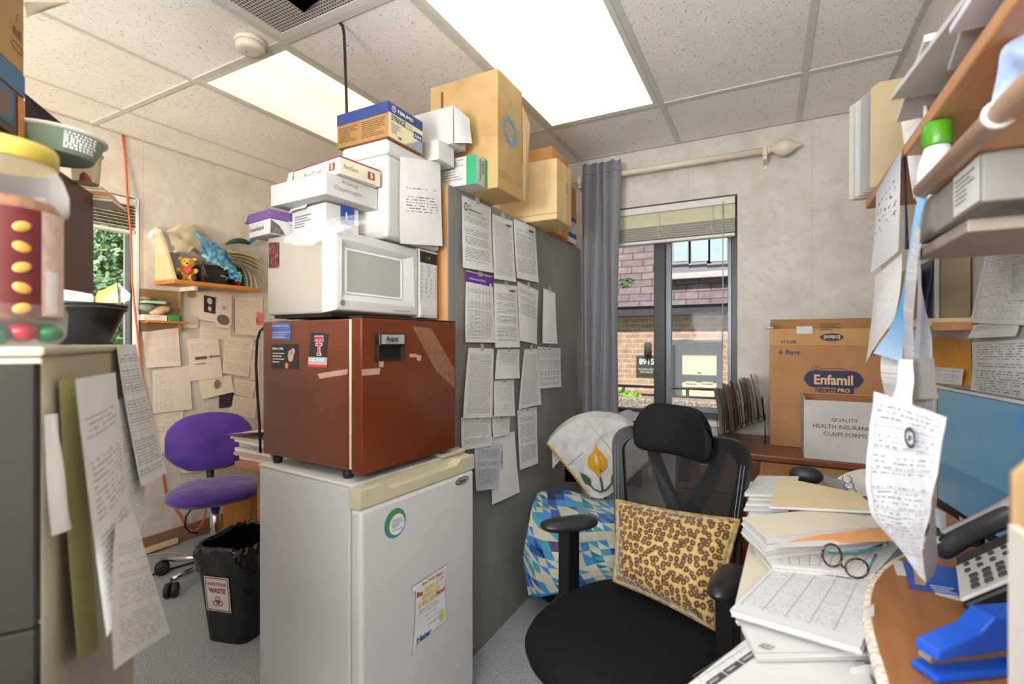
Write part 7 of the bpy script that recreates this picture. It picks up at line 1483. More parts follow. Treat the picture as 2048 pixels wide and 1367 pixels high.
# raised worktop with a rounded end
KT = .790
ol = [onZ(x, y, KT) for x, y in ((1892, 1086), (1862, 1091), (1830, 1100), (1796, 1116), (1766, 1139), (1747, 1165), (1739, 1195), (1739, 1230), (1747, 1270), (1760, 1315), (1776, 1367), (1800, 1440))]
pts = [(p.x, p.y) for p in ol]+[(ol[-1].x, .32), (EX-.004, .32), (EX-.004, ol[0].y+.02)]
kt = thing('worktop', 'raised worn wooden worktop with a rounded, paint-scuffed end beside the paper heap', 'worktop', (.33, .9, DT))
obj('board', prism(B(), pts, KT-.026, KT, .003), M_DESKW, kt, world=True)
t = NT('scuffed_paint'); t.set(.7); n = t.noise(t.coord('Object', (30, 30, 30)), 3, 4, .8); t.col(t.ramp(n, [(.4, rgb('c9b49a')), (.55, rgb('ece6da'))]))
eb = B()
for off, z in ((.001, KT-.012),): tube(eb, [V((p.x-.0005, p.y, KT-.010)) for p in ol], .0105, 8)
obj('scuffed_edge', eb, t.m, kt, world=True)
for x in (.26, .44):
    for y in (.36, 1.0): obj('riser', box(B(), x, x+.03, y, y+.03, DT+.0005, KT-.026, .001), M_DESKW, kt, world=True)
def pile(name, label, cat, px, z, th, m, group=None, seed=1, edge=None, wav=.0):
    q = [onZ(x, y, z) for x, y in px]; b = B(); uvl = b.loops.layers.uv.verify()
    nu, nv = 8, 8
    def fn(u, v, k): p = (q[0]*(1-u)+q[1]*u)*v+(q[3]*(1-u)+q[2]*u)*(1-v); return V((p.x, p.y, p.z+k+wav*(math.sin(PI*u)*1.0)*(1 if k == 0 else .0)))
    top = [[b.verts.new(fn(i/nu, j/nv, 0)) for j in range(nv+1)] for i in range(nu+1)]
    for i in range(nu):
        for j in range(nv):
            f = b.faces.new((top[i][j], top[i+1][j], top[i+1][j+1], top[i][j+1]))
            for l, (a, c) in zip(f.loops, ((i, j), (i+1, j), (i+1, j+1), (i, j+1))): l[uvl].uv = (a/nu, c/nv)
    ring = [top[i][0] for i in range(nu)]+[top[nu][j] for j in range(nv)]+[top[nu-i][nv] for i in range(nu)]+[top[0][nv-j] for j in range(nv)]
    rn = random.Random(seed); prev = ring; lay = max(1, int(th/.004))
    for l_ in range(1, lay+1):
        dx, dy = (rn.uniform(-.003, .003), rn.uniform(-.003, .003)) if lay > 1 else (0, 0)
        low = [b.verts.new(v.co+V((dx, dy, 0))*1 if False else V((r_.co.x+dx, r_.co.y+dy, z-th*l_/lay))) for v, r_ in zip(prev, ring)]
        for i in range(len(ring)):
            f = b.faces.new((prev[i], low[i], low[(i+1) % len(ring)], prev[(i+1) % len(ring)])); f.material_index = 1 if edge else 0
        prev = low
    f = b.faces.new(prev); f.material_index = 1 if edge else 0
    bmesh.ops.recalc_face_normals(b, faces=b.faces)
    return obj(name, b, [m, edge] if edge else m, None, label, cat, group)
M_EDGE = NT('paper_edges'); M_EDGE.set(.8); M_EDGE.col(M_EDGE.ramp(M_EDGE.noise(M_EDGE.coord('Object', (2, 2, 700)), 1.5, 3), [(.35, rgb('a5a3a1')), (.6, rgb('d4d2d0'))])); M_EDGE = M_EDGE.m
M_MAN = mat('manila', 'd6c49c', .7, var=.05); M_MANW = mat('manila_pale', 'd2c9b4', .7, var=.03); M_PORG = mat('folder_orange', 'd1925c', .7)
# desk pad calendar at the bottom
pile('desk_calendar', 'white desk pad calendar with a dark day strip, at the bottom front of the desk', 'calendar', ((1496, 1274), (1720, 1300), (1790, 1480), (1270, 1450)), DT+.016, .014, M_PAPER, edge=M_EDGE)
S_ = None
q0, q1 = onZ(1422, 1374, DT+.0175), onZ(1518, 1306, DT+.0175); dv = (q1-q0).normalized(); sv = V((-dv.y, dv.x, 0)); b = B()
Sd = Surf(q0, dv, sv, .0006); L = (q1-q0).length
for i in range(3): Sd.rect(b, L*i/3+.002, 0, L*(i+1)/3-.002, .011, k=.5)
obj('day_strip', b, mat('strip_dark', '3f4348', .6), bpy.data.objects['desk_calendar'], world=True)
b = B()
for i in range(6): Sd.rect(b, L*i/6, .014, L*i/6+.0006, .030, k=.5)
Sd.rect(b, 0, .030, L, .0306, k=.5); Sd.rect(b, 0, .022, L, .0226, k=.5); obj('grid_lines', b, M_INKG, bpy.data.objects['desk_calendar'], world=True)
b = B()
for i, s in enumerate(('MONDAY', 'TUESDAY', 'WEDNESDAY')): Sd.text(b, s, L*i/3+.006, .0035, h=.004, bold=.02, k=1.2)
obj('lettering', b, M_PAPER, bpy.data.objects['desk_calendar'], world=True)
pile('envelope', 'white mailing envelope lying between the sign-in sheet and the desk calendar', 'envelope', ((1482, 1243), (1745, 1268), (1740, 1300), (1513, 1304)), DT+.035, .016, M_PAPER, edge=M_EDGE)
o_ = bpy.data.objects['envelope']; q0 = onZ(1522, 1300, DT+.036); q1 = onZ(1558, 1300, DT+.036); Sv = Surf(q0, q1-q0, V((0, 0, 1)).cross(q1-q0), .0006); w_ = (q1-q0).length
b = B(); Sv.ring(b, w_*.5, w_*.35, w_*.5, w_*.30, .0012, k=.6, seg=4); Sv.lines(b, w_*.15, w_*.15, w_*.85, w_*.5, 4, k=.6); obj('stamp_box', b, M_INK, o_, world=True)
pile('card_folder', 'pale tan folder under the left edge of the sign-in sheet', 'folder', ((1500, 1082), (1560, 1100), (1560, 1215), (1472, 1205)), DT+.042, .040, M_MANW, edge=M_EDGE)
P_SIGN = page_mat('sign_in', N=30, style='form', dens=.55, top=.90, bot=.10, left=.03, right=.97, cols=(5, 22), ink='6a6a70', dark=.55, paper='d2d2d5')
sq = ((1553, 1127), (1768, 1163), (1722, 1292), (1462, 1216))
pile('sign_in_sheet', 'stack of ruled sheets headed PATIENT SIGN IN, in the middle of the heap', 'paper', sq, .779, .014, P_SIGN, edge=M_EDGE)
o_ = bpy.data.objects['sign_in_sheet']; Q = [onZ(x, y, .7798) for x, y in sq]; ss = Surf(Q[3], Q[2]-Q[3], Q[0]-Q[3], .0006); ss.u = (Q[0]-Q[3]).normalized(); ss.n = V((0, 0, 1)); W_ = (Q[2]-Q[3]).length; H_ = (Q[0]-Q[3]).length
def sgt(b, s, u, v, w, h, bold=.02): ss.text(b, s, W_*u*1.0, H_*v, w=W_*w, h=H_*h, bold=bold, k=1)
b = B(); T0 = Surf(Q[0], Q[1]-Q[0], Q[0]-Q[3], .0006); T0.n = V((0, 0, 1)); WT = (Q[1]-Q[0]).length
T0.text(b, 'PATIENT SIGN IN', WT*.42, -.016, w=WT*.30, h=.007, bold=.05, k=1); T0.text(b, "TODAY'S DATE:", WT*.02, -.012, w=WT*.22, h=.0045, bold=.03, k=1); T0.rect(b, WT*.0, -.026, WT*.06, -.014, k=1); obj('lettering', b, M_INK, o_, world=True)
pile('printed_form', 'printed form page lying beneath the eyeglasses', 'paper', ((1508, 1082), (1812, 1078), (1750, 1146), (1545, 1128)), .7905, .040, page_mat('form_dark', N=26, style='form', dens=.5, paper='d9d6d2', cols=(9, 3), dark=.6), edge=M_EDGE, seed=3)
pile('white_folder', 'cream-white folder bulging with orange-lined papers behind the eyeglasses', 'folder', ((1484, 1034), (1760, 1016), (1775, 1052), (1532, 1077)), .835, .044, M_MANW, edge=M_EDGE, seed=5, wav=.006)
sheet('folder_lining', 'orange inner leaf opening out of the cream-white folder', 'folder', [onZ(x, y, .832) for x, y in ((1540, 1074), (1772, 1050), (1800, 1080))] + [onZ(1545, 1092, .815)], M_PORG, .004, .0, 2)
sheet('folder_page', 'grey-white page under the orange folder leaf', 'paper', [onZ(x, y, .822) for x, y in ((1555, 1083), (1790, 1060), (1800, 1084), (1550, 1096))], mat('page_grey', 'c9c5c3', .8), .003, .0, 3)
pile('manila_folder', 'large manila folder on top of the heap, nearest the ring binder', 'folder', ((1560, 953), (1716, 985), (1760, 1022), (1538, 1012)), .849, .006, M_MAN, edge=M_EDGE, seed=8)
for i in range(7):
    x_, y_ = 1488+4*(i % 3), 1046-10*i; pile('loose_form', ('lowest', 'second', 'third', 'middle', 'fifth', 'sixth', 'topmost')[i]+' loose paper fanned at the left heap edge behind the white folder', 'paper', ((x_+28, y_-36), (x_+110, y_-34), (x_+90, y_+2), (x_, y_)), .778+.009*i, .008, (M_PAPER, M_MANW, mat('page_grey', 'c9c5c3', .8))[i % 3], group='loose papers at the left edge', edge=M_EDGE, seed=i)
pile('paper_ream', 'grey-white stack of copy paper behind the fanned loose papers', 'paper', ((1500, 962), (1580, 966), (1590, 986), (1494, 984)), .80, .078, M_PAPER, edge=M_EDGE, seed=12)
# ring binder
rb = thing('ring_binder', 'open grey ring binder on the desk in front of the white forms box', 'binder', onZ(1650, 975, DT)); M_BIND = mat('binder_grey', '8f9aa6', .35); M_BINW = mat('binder_white', 'dedcd6', .5)
def bl(x, y, d): return onD(x, y, d)
obj('cover', patch([[bl(1612, 942, 1.62), bl(1622, 940, 1.66)], [bl(1640, 957, 1.60), bl(1655, 952, 1.65)], [bl(1668, 972, 1.585), bl(1692, 962, 1.65)], [bl(1690, 984, 1.57), bl(1712, 982, 1.60)]], 1, .001, 8, 12), M_BIND, rb, world=True)
b = patch([[bl(1665, 962, 1.66), bl(1690, 946, 1.68), bl(1720, 938, 1.70), bl(1750, 936, 1.72)], [bl(1672, 978, 1.60), bl(1700, 968, 1.62), bl(1730, 962, 1.64), bl(1760, 960, 1.66)], [bl(1680, 990, 1.56), bl(1710, 990, 1.57), bl(1740, 992, 1.58), bl(1765, 994, 1.58)]], 1, .001, 14, 10); obj('page_block', b, M_BINW, rb, world=True)
for i in range(3): p = bl(1694+4*i, 958+12*i, 1.59-.012*i); obj('ring', tube(B(), [p+V((.013*math.cos(a), 0, .013*math.sin(a))) for a in [2*PI*k_/14 for k_ in range(14)]], .0018, 6, closed=True), M_CHROME, rb, world=True)
obj('black_pouch', ellip(B(), onZ(1612, 962, .79)+V((0, 0, .02)), .05, .03, .03), mat('pouch_black', '222426', .5), None, 'small black pouch beside the ring binder cover', 'pouch')
# ---- eyeglasses -----------------------------------------------------------------
eg = thing('eyeglasses', 'round tortoiseshell eyeglasses with teal temples resting on the printed form', 'glasses', onD(1690, 1140, .985)); t = NT('tortoise'); t.set(.2); t.col(t.ramp(t.noise(t.coord('Object'), 130, 2), [(.48, rgb('2a1c14')), (.6, rgb('5f4022')), (.75, rgb('a07a3a'))])); M_TORT = t.m
GD = .965
def gp(x, y, d=GD): return onD(x, y, d)
def rim(cx, cy, rx, ry, tilt): return [gp(cx+rx*math.cos(a)*math.cos(tilt)-ry*math.sin(a)*math.sin(tilt), cy+rx*math.cos(a)*math.sin(tilt)+ry*math.sin(a)*math.cos(tilt)) for a in [2*PI*i/30 for i in range(30)]]
for (cx, cy, rx, ry, ti) in ((1664, 1110, 18.5, 23, -.35), (1714, 1136, 23, 19, .25)):
    r_ = rim(cx, cy, rx, ry, ti); ob = obj('rim', tube(B(), r_, .0022, 8, closed=True), M_TORT, eg, world=True)
    b = B(); b.faces.new([b.verts.new(p) for p in r_]); obj('lens', b, M_GLASS, ob, world=True)
obj('bridge', tube(B(), [gp(1680, 1122), gp(1684, 1132), gp(1692, 1136)], .0022, 8), M_TORT, eg, world=True)
M_TEAL = mat('teal_temple', '2f8f8c', .3); obj('temple', tube(B(), [gp(1650, 1102, .968), gp(1668, 1106, 1.0), gp(1712, 1107, 1.03), gp(1738, 1098, 1.05), gp(1764, 1089, 1.06)], .0026, 8), M_TEAL, eg, world=True)
obj('temple', tube(B(), [gp(1736, 1140, .967), gp(1745, 1122, 1.0), gp(1752, 1108, 1.03)], .0024, 8), M_TEAL, eg, world=True)
# ---- monitor --------------------------------------------------------------------
mo = V((.394, 1.675, 0)); md_ = V((.125, -.992, 0)).normalized(); mn = V((-md_.y, md_.x, 0))*-1
if mn.x > 0: mn = -mn
mz0, mz1 = onD(1862, 1012, mo.dot(FW)).z, onD(1872, 771, mo.dot(FW)).z; ML_ = .50
MM = M(((md_.x, -mn.x, 0, mo.x), (md_.y, -mn.y, 0, mo.y), (0, 0, 1, 0), (0, 0, 0, 1)))
mon = thing('computer_monitor', 'black flat monitor with a blue-grey screen against the right wall', 'monitor', MM @ V((ML_/2, .02, DT)))
obj('housing', lbox(MM, 0, ML_, 0, .026, mz0, mz1, bev=.004), M_BLKP, mon, world=True)
obj('top_bezel', lbox(MM, 0, ML_, -.0015, .003, mz1-.006, mz1+.001), mat('bezel_silver', 'c9ced2', .3), mon, world=True)
t = NT('screen'); t.set(.22, spec=.5); tcx = t.node('ShaderNodeTexCoord'); x, y, z = t.sep(tcx.outputs['Generated']); nn = t.noise(t.coord('Generated', (1, 1.2, .7)), 3.2, 3, .5, dist=1.2)
f = t.math('ADD', t.math('MULTIPLY', nn, .7), t.math('MULTIPLY', t.math('SUBTRACT', 1.0, y), .45)); c = t.ramp(f, [(.30, rgb('64808c')), (.58, rgb('527f9a')), (.85, rgb('2f7ab4'))])
c = t.mix(t.math('MULTIPLY', t.math('LESS_THAN', z, .35), .45), c, rgb('2f5470')); t.col(rgb('20303c')); t.inp(t.b.inputs['Emission Color'], c); t.b.inputs['Emission Strength'].default_value = .75
obj('screen', lbox(MM, .012, ML_-.012, -.0016, -.0002, mz0+.026, mz1-.008), t.m, mon, world=True)
Sm = Surf(MM @ V((0, -.0006, mz0)), md_, (0, 0, 1), .001); Sm.n = mn; b = B(); Sm.text(b, 'acer', .125, .007, w=.034, h=.009, bold=.03, k=1.2); obj('lettering', b, mat('ink_white', 'e8e6e6'), mon, world=True)
obj('stand', lbox(MM, ML_*.25-.03, ML_*.25+.03, .026, .034, DT+.012, mz0+.1), M_BLKP, mon, world=True); b = B(); q = MM @ V((ML_*.25, -.02, 0)); lathe(b, [(.055, DT+.001), (.06, DT+.004), (.055, DT+.012)], (q.x-.005, q.y, 0), 28); obj('stand_foot', b, M_BLKP, mon, world=True)
sheet('receipt', 'small torn white receipt stuck at the lower left of the monitor screen', 'paper', [onD(x, y, 1.16) for x, y in ((1858, 1008), (1892, 1026), (1890, 1062), (1862, 1056))], M_PAPER, .002, .002, 4)
# ---- telephone ------------------------------------------------------------------
e1 = V((.22, .976, 0)).normalized(); e2 = V((.976*.74, -.22*.74, .672)).normalized(); e3 = V((-.672*.976, .672*.22, .74)).normalized(); PO = V((.282, 1.066, KT+.032))
PM = M(((e1.x, e2.x, e3.x, PO.x), (e1.y, e2.y, e3.y, PO.y), (e1.z, e2.z, e3.z, PO.z), (0, 0, 0, 1)))
ph = thing('telephone', 'silver and black desk telephone on the worktop, keypad tilted toward the office chair', 'telephone', PM @ V((.1, .05, -.03)))
M_SIL = mat('phone_silver', 'b9bcc0', .35, .2, var=.04)
def pbox(*a, **k): b = B(); box(b, *a, **k); b.transform(PM); return b
obj('body', pbox(-.004, .235, -.004, .135, -.026, -.004, .006), M_BLKP, ph, world=True)
b = prism(B(), [(0, 0), (.0, -.0), (.10, .0), (.09, .085)], .01, .22, 0, M(((e1.y*1.0, 0, e1.x, PO.x+.012), (-e1.x, 0, e1.y, PO.y), (0, 1, 0, KT+.001), (0, 0, 0, 1)))); obj('wedge_foot', b, M_BLKP, ph, world=True)
obj('face_plate', pbox(0, .158, 0, .130, -.0038, .002, .002), mat('phone_plate', 'd2d3d0', .45), ph, world=True)
kb_ = 0
for r_ in range(4):
    for c_ in range(3): obj('key', pbox(.016+.024*c_, .030+.024*c_, .022+.022*r_, .036+.022*r_, .0021, .0055, .002), mat('key_dark', '3a3c40', .5), ph, world=True)
for r_ in range(5): obj('key', pbox(.100, .112, .016+.022*r_, .026+.022*r_, .0021, .0055, .002), mat('key_dark', '3a3c40', .5), ph, world=True)
for r_ in range(5): obj('key', pbox(.132, .144, .016+.022*r_, .026+.022*r_, .0021, .0055, .002), mat('key_dark', '3a3c40', .5), ph, world=True)
def hs_(u, v):
    y = -.02+.185*u; a = 2*PI*v; k = max(.02, 1-abs(2*u-1)**6)**.5; th = .018+.010*abs(2*u-1)**2; n_ = 3.2; c, s = math.cos(a), math.sin(a)
    return PM @ V((.197+.026*k*abs(c)**(2/n_)*(1 if c > 0 else -1), y, .026+.006*(1-(2*u-1)**2)+th*k*abs(s)**(2/n_)*(1 if s > 0 else -1)))
b = grid(B(), hs_, 30, 20); bmesh.ops.remove_doubles(b, verts=b.verts, dist=1e-4); bmesh.ops.holes_fill(b, edges=[e for e in b.edges if e.is_boundary]); hnd = obj('handset', b, mat('phone_dark', '2b2d30', .35), ph, world=True)
b = grid(B(), lambda u, v: PM @ V((.197+(v-.5)*.046, -.016+.177*u, .026+.006*(1-(2*u-1)**2)+.0195+.010*abs(2*u-1)**2-.012*abs(2*v-1)**3)), 24, 10); obj('handset_cover', b, M_SIL, hnd, world=True)
cc = onD(1880, 1078, .96); b = B(); tube(b, [cc+V((.010*math.cos(k_*1.1), .0022*k_, .010*math.sin(k_*1.1))) for k_ in range(26)], .0035, 6); obj('coiled_cord', b, M_BLK, ph, world=True)
# ---- stapler, blue card, slips ---------------------------------------------------
sa = V((.198, .868, KT)); sdv = V((.82, .57, 0)).normalized(); sm = M(((sdv.x, -sdv.y, 0, sa.x), (sdv.y, sdv.x, 0, sa.y), (0, 0, 1, KT), (0, 0, 0, 1)))
st = thing('stapler', 'bright blue stapler on the worktop, near the bottom right', 'stapler', sa+V((.06, .04, 0))); M_STB = mat('stapler_blue', '1c58cc', .35, var=.05)
def sx(b): b.transform(sm); return b
obj('base', sx(box(B(), -.012, .150, -.020, .020, .001, .012, .004)), M_STB, st, world=True)
rows_ = lambda x, z: None
b = B(); P_ = [(-.008, .030), (-.006, .044), (.06, .064), (.082, .084), (.150, .084), (.152, .046), (.10, .036)]
prism(b, P_, -.017, .017, .003, M(((1, 0, 0, 0), (0, 0, 1, 0), (0, 1, 0, 0), (0, 0, 0, 1)))); obj('arm', sx(b), M_STB, st, world=True)
b = B(); box(b, -.010, .135, -.010, .010, .022, .032, .002); obj('magazine', sx(b), mat('steel', 'b5b7ba', .25, .9), st, world=True)
b = B(); box(b, .125, .15, -.019, .019, .012, .05, .003); obj('hinge', sx(b), M_STB, st, world=True); b = lathe(B(), [(.006, -.0185), (.006, .0185)], (.0, 0, 0), 12, M.Translation(V((.14, 0, .04))) @ M.Rotation(PI/2, 4, 'X')); obj('pin', sx(b), mat('steel', 'b5b7ba', .25, .9), st, world=True)
bcq = [(1805, 1122), (1936, 1138), (1926, 1190), (1820, 1172)]
pile('blue_template', 'blue plastic card with clear window on the worktop by the telephone', 'card', bcq, KT+.004, .003, mat('card_blue2', '1f55b5', .3))
o_ = bpy.data.objects['blue_template']; b = B(); b.faces.new([b.verts.new(onZ(x, y, KT+.0046)) for x, y in ((1830, 1168), (1852, 1171), (1848, 1136), (1826, 1132))]); obj('clear_window', b, mat('window_tan', 'b59a80', .2), o_, world=True)
b = B(); Sv = Surf(onZ(1868, 1182, KT+.005), onZ(1900, 1186, 0)-onZ(1868, 1182, 0), (0, 1, 0), .0004); Sv.r = V((1, .1, 0)).normalized(); Sv.n = V((0, 0, 1)); Sv.lines(b, 0, 0, .035, .03, 3, k=.6, fill=.5); obj('print', b, mat('ink_pale', 'd7dbe8'), o_, world=True)
pile('paper_slip', 'small white slip sticking out left of the blue plastic card', 'paper', ((1783, 1117), (1806, 1122), (1814, 1150), (1794, 1148)), KT+.002, .0012, M_PAPER)
pile('paper_slip', 'white slip under the near edge of the blue plastic card', 'paper', ((1868, 1180), (1920, 1188), (1930, 1202), (1872, 1187)), KT+.0018, .001, M_PAPER)
# papers drooping between the worktop and the heap
for i, (q, d, m, lb, nm, cat) in enumerate((([(1693, 1282), (1742, 1265), (1748, 1350), (1700, 1360)], .80, M_PAPER, 'business card with a blue emblem hanging at the worktop edge', 'business_card', 'card'), ([(1722, 1235), (1745, 1205), (1752, 1290), (1738, 1300)], .82, mat('page_grey', 'c9c5c3', .8), 'grey curled slip hanging at the worktop edge above the business card', 'paper_slip', 'paper'), ([(1700, 1335), (1768, 1318), (1788, 1400), (1690, 1400)], .76, M_PAPER, 'crumpled white paper at the bottom of the frame beside the worktop', 'crumpled_paper', 'paper'))):
    qq = [onD(x, y, d+(.0 if j in (0, 3) else .005)) for j, (x, y) in enumerate(q)]; o_ = sheet(nm, lb, cat, qq, m, .004, .004, i, wav=.006)
    if i == 0:
        b = B(); c_ = onD(1718, 1318, d-.012); Sv = Surf(c_, RT, (0, 0, 1), .0004); Sv.disc(b, 0, 0, .006, .008, k=1); obj('emblem', b, mat('ink_blue', '2f5b94', .45), o_, world=True)
        b = B(); Sv.lines(b, -.014, .014, .016, .034, 3, k=1); Sv.lines(b, -.014, -.03, .012, -.014, 3, k=1, seed=3); obj('print', b, M_INKG, o_, world=True)
# tan upright tray at the right edge
tx = V((.202, .60, KT)); o_ = thing('magazine_file', 'tan upright magazine file cut by the right edge of the photo', 'magazine file', (.31, .52, KT))
b = prism(B(), [(0, .001), (.24, .001), (.24, .36), (.012, .36), (.0, .345)], 0, .008, .002, M(((1, 0, 0, .191), (0, 0, 1, .590), (0, 1, 0, KT), (0, 0, 0, 1)))); obj('front_board', b, mat('file_tan', '9a7c54', .6), o_, world=True)
b = prism(B(), [(0, .001), (.24, .001), (.24, .36), (.012, .36), (.0, .345)], 0, .008, .002, M(((1, 0, 0, .191), (0, 0, 1, .45), (0, 1, 0, KT), (0, 0, 0, 1)))); obj('back_board', b, mat('file_tan', '9a7c54', .6), o_, world=True)
obj('spine', box(B(), .188, .196, .458, .590, KT+.001, KT+.30, .001), mat('file_pale', 'd6d0c6', .5), o_, world=True); obj('bottom', box(B(), .196, .425, .458, .590, KT+.001, KT+.008), mat('file_pale', 'd6d0c6', .5), o_, world=True)
# ================================================================ right wall shelves
M_SHW = wood('shelf_wood', 'b0764a', 'd09a68', .4, 'Y'); M_SHU = M_SHW
S1X, S1Z, S1Y = .25, 1.640, 1.75
s1 = thing('wall_shelf', 'upper wooden shelf on the right wall, holding folders at its far end', 'shelf', (.37, 1.0, S1Z))
obj('plank', box(B(), S1X, EX-.001, .15, S1Y, S1Z, S1Z+.024, .003), M_SHW, s1, world=True)
for y in (.5, 1.35): b = B(); box(b, EX-.012, EX-.001, y, y+.02, S1Z-.05, S1Z); box(b, EX-.16, EX-.012, y, y+.02, S1Z-.012, S1Z); obj('bracket', b, mat('bracket_white', 'e4e0d8', .4), s1, world=True)
SZ1 = S1Z+.0245
def stand(name, label, cat, y, x0, x1, h, m, th=.004, lean=0.0, r=.012, group=None, seed=0):
    """an upright sheet or folder facing the room's near end, standing on the upper shelf"""
    b = B(); n = 8
    def fn(u, v): return V((x0+(x1-x0)*u, y+lean*v+.004*math.sin(3*u+seed), SZ1+h*v-(.012 if (u < .02 and v > .98) else 0)))
    grid(b, fn, 12, 12); solid(b, th); return obj(name, b, m, None, label, cat, group)
M_WF = mat('white_folder', 'e2dfd6', .7, var=.04); M_GF = mat('grey_folder', 'b5b3b0', .7)
stand('paper_bundle', 'ragged cream papers at the far left end of the upper right shelf', 'paper', 1.735, .205, .44, .215, mat('paper_cream0', 'd9cfa9', .8), .006)
stand('white_folder', 'thick white folder farthest along the upper right shelf', 'folder', 1.705, .205, .46, .275, M_WF, .010, -.01)
stand('report', 'white report with a dark printed margin in front of the thick white folder', 'folder', 1.675, .215, .455, .270, page_mat('report_edge', N=40, dens=.3, right=.3, left=.08), .006, -.012)
stand('grey_folder', 'grey folder between the white report and the manila folder', 'folder', 1.648, .225, .46, .272, M_GF, .006, -.012)
stand('manila_folder', 'large tabbed manila folder facing outward on the upper right shelf', 'folder', 1.60, .238, .465, .268, M_MAN, .004, -.02)
b = B(); box(b, .40, .455, 1.578, 1.581, SZ1+.262, SZ1+.285, .001); obj('tab', b, M_MAN, bpy.data.objects['manila_folder.001'] if 'manila_folder.001' in bpy.data.objects else bpy.data.objects['manila_folder'], world=True)
def onS(x, y, X): return onX(x, y, X)
WQ = [([(1805, 193), (1872, 190), (1870, 225), (1838, 226)], 1.10, M_PAPER, 'folded white leaflet jutting over the manila folder', 'leaflet'),
      ([(1801, 228), (1838, 218), (1842, 262), (1802, 292)], 1.12, mat('envelope_grey', 'cfcac2', .7), 'grey-white padded envelope in front of the manila folder', 'envelope'),
      ([(1810, 270), (1852, 225), (1852, 370), (1822, 400)], 1.02, page_mat('env_print', N=30, dens=.6, top=.6, bot=.5), 'white addressed envelope behind the green-capped bottle', 'envelope'),
      ([(1846, 198), (1853, 198), (1853, 300), (1846, 305)], .96, M_PAPER, 'upright white card edge left of the green bottle cap', 'card'),
      ([(1862, 165), (1884, 158), (1878, 190), (1850, 192)], 1.05, mat('flap_dark', '7a6240', .7), 'dark tan torn flap above the folded white leaflet', 'card')]
for i, (q, d, m, lb, nm) in enumerate(WQ): sheet(nm, lb, 'paper' if nm != 'envelope' else 'envelope', [onD(x, y, d) for x, y in q], m, .003, .002, i)
# pile of papers on the near part of the upper shelf
rn = random.Random(3)
for i in range(5):
    y0 = .52+.13*i; b = B(); obox(b, (.345+rn.uniform(-.01, .02), y0+.08, SZ1+.012+.011*i), .235, .33, .010, rn.uniform(-.15, .15), .001)
    obj('paper_stack', b, (M_PAPER, mat('stack_lilac', 'cfcbd6', .7), M_PAPER, mat('stack_grey', 'bdb9b6', .7), M_PAPER)[i], None, ('lowest', 'second', 'middle', 'fourth', 'topmost')[i]+' of the papers piled on the near part of the upper right shelf', 'paper', group='papers on the upper right shelf')
# lower near shelf with its grey box
S2X, S2Z = .212, 1.486
s2 = thing('wall_shelf', 'nearer right wall shelf with rounded pale lip above a grey carton', 'shelf', (.36, .7, S2Z))
b = B(); box(b, S2X+.012, EX-.001, .2, 1.0, S2Z, S2Z+.014, .001); obj('plank', b, M_SHW, s2, world=True)
b = tube(B(), [(S2X+.006, .2, S2Z+.009), (S2X+.006, 1.0, S2Z+.009)], .0125, 12); obj('lip', b, mat('lip_wood', 'c2a184', .4, var=.1), s2, world=True)
obj('end_cap', ellip(B(), (S2X+.006, .705, S2Z+.009), .0155, .009, .0155), mat('cap_white', 'e8e2dc', .4), s2, world=True)
g = thing('grey_carton', 'grey carton with a white label hanging beneath the near right shelf', 'box', (.35, .98, 1.41)); M_GC = mat('carton_grey', '8d8984', .7, var=.05)
obj('carton', box(B(), .232, .48, .802, .995, 1.424, S2Z-.001, .003), M_GC, g, world=True); obj('carton_end', box(B(), .236, .48, .9955, 1.15, 1.43, 1.50, .012, 4), mat('carton_grey2', '9a9690', .7), g, world=True)
b = B(); Sg = Surf((.232, .905, 1.426), (0, -1, 0), (0, 0, 1), .001); Sg.rect(b, .002, .001, .101, .0575, k=1); lbq = obj('label', b, M_PAPER, g, world=True); b = B(); Sg.lines(b, .012, .012, .085, .05, 6, k=1.8); obj('print', b, M_INKG, lbq, world=True)
Su = Surf((.235, .80, 1.424), (1, 0, 0), (0, 1, 0), -.001); Su.n = V((0, 0, -1)); Su.off = .001; b = B(); Su.lines(b, .02, .02, .2, .09, 4, k=1); obj('underside_print', b, M_INKG, g, world=True)
obj('support_board', box(B(), .245, EX-.001, .90, 1.17, 1.405, 1.4235, .003), mat('board_pink', 'a8988c', .6), g, world=True)
bo_ = onD(1874, 392, .72); bo_ = onD(1874, 392, .858); bt = thing('lotion_bottle', 'white bottle with a bright green cap standing on the grey carton', 'bottle', (bo_.x, bo_.y, 1.501)); B0 = 1.501
bz = onD(1874, 294, .858).z-B0; M_BOT = mat('bottle_white', 'dcdcda', .35, var=.03)
obj('body', lathe(B(), [(.026, 0), (.029, .004), (.029, bz*.55), (.026, bz*.72), (.021, bz*.88), (.0185, bz)], (0, 0, 0), 28), M_BOT, bt); ct = onD(1874, 246, .858).z-B0
obj('cap', lathe(B(), [(.0205, bz+.0005), (.0215, bz+.002), (.0215, ct-.003), (.019, ct), (.005, ct+.001)], (0, 0, 0), 28), mat('cap_green', '4a8f1c', .35), bt)
obj('blue_bag', patch([[onD(2048, 70, .62), onD(2070, 75, .60), onD(2100, 90, .58)], [onD(1998, 130, .64), onD(2040, 140, .62), onD(2090, 160, .58)], [onD(1972, 232, .66), onD(2010, 215, .64), onD(2070, 190, .60)]], 4, .006, 16, 14), mat('bag_paleblue', '9fb2d6', .4, var=.25, scale=30), None, 'pale blue plastic wrap on the near right shelf at the photo edge', 'bag')
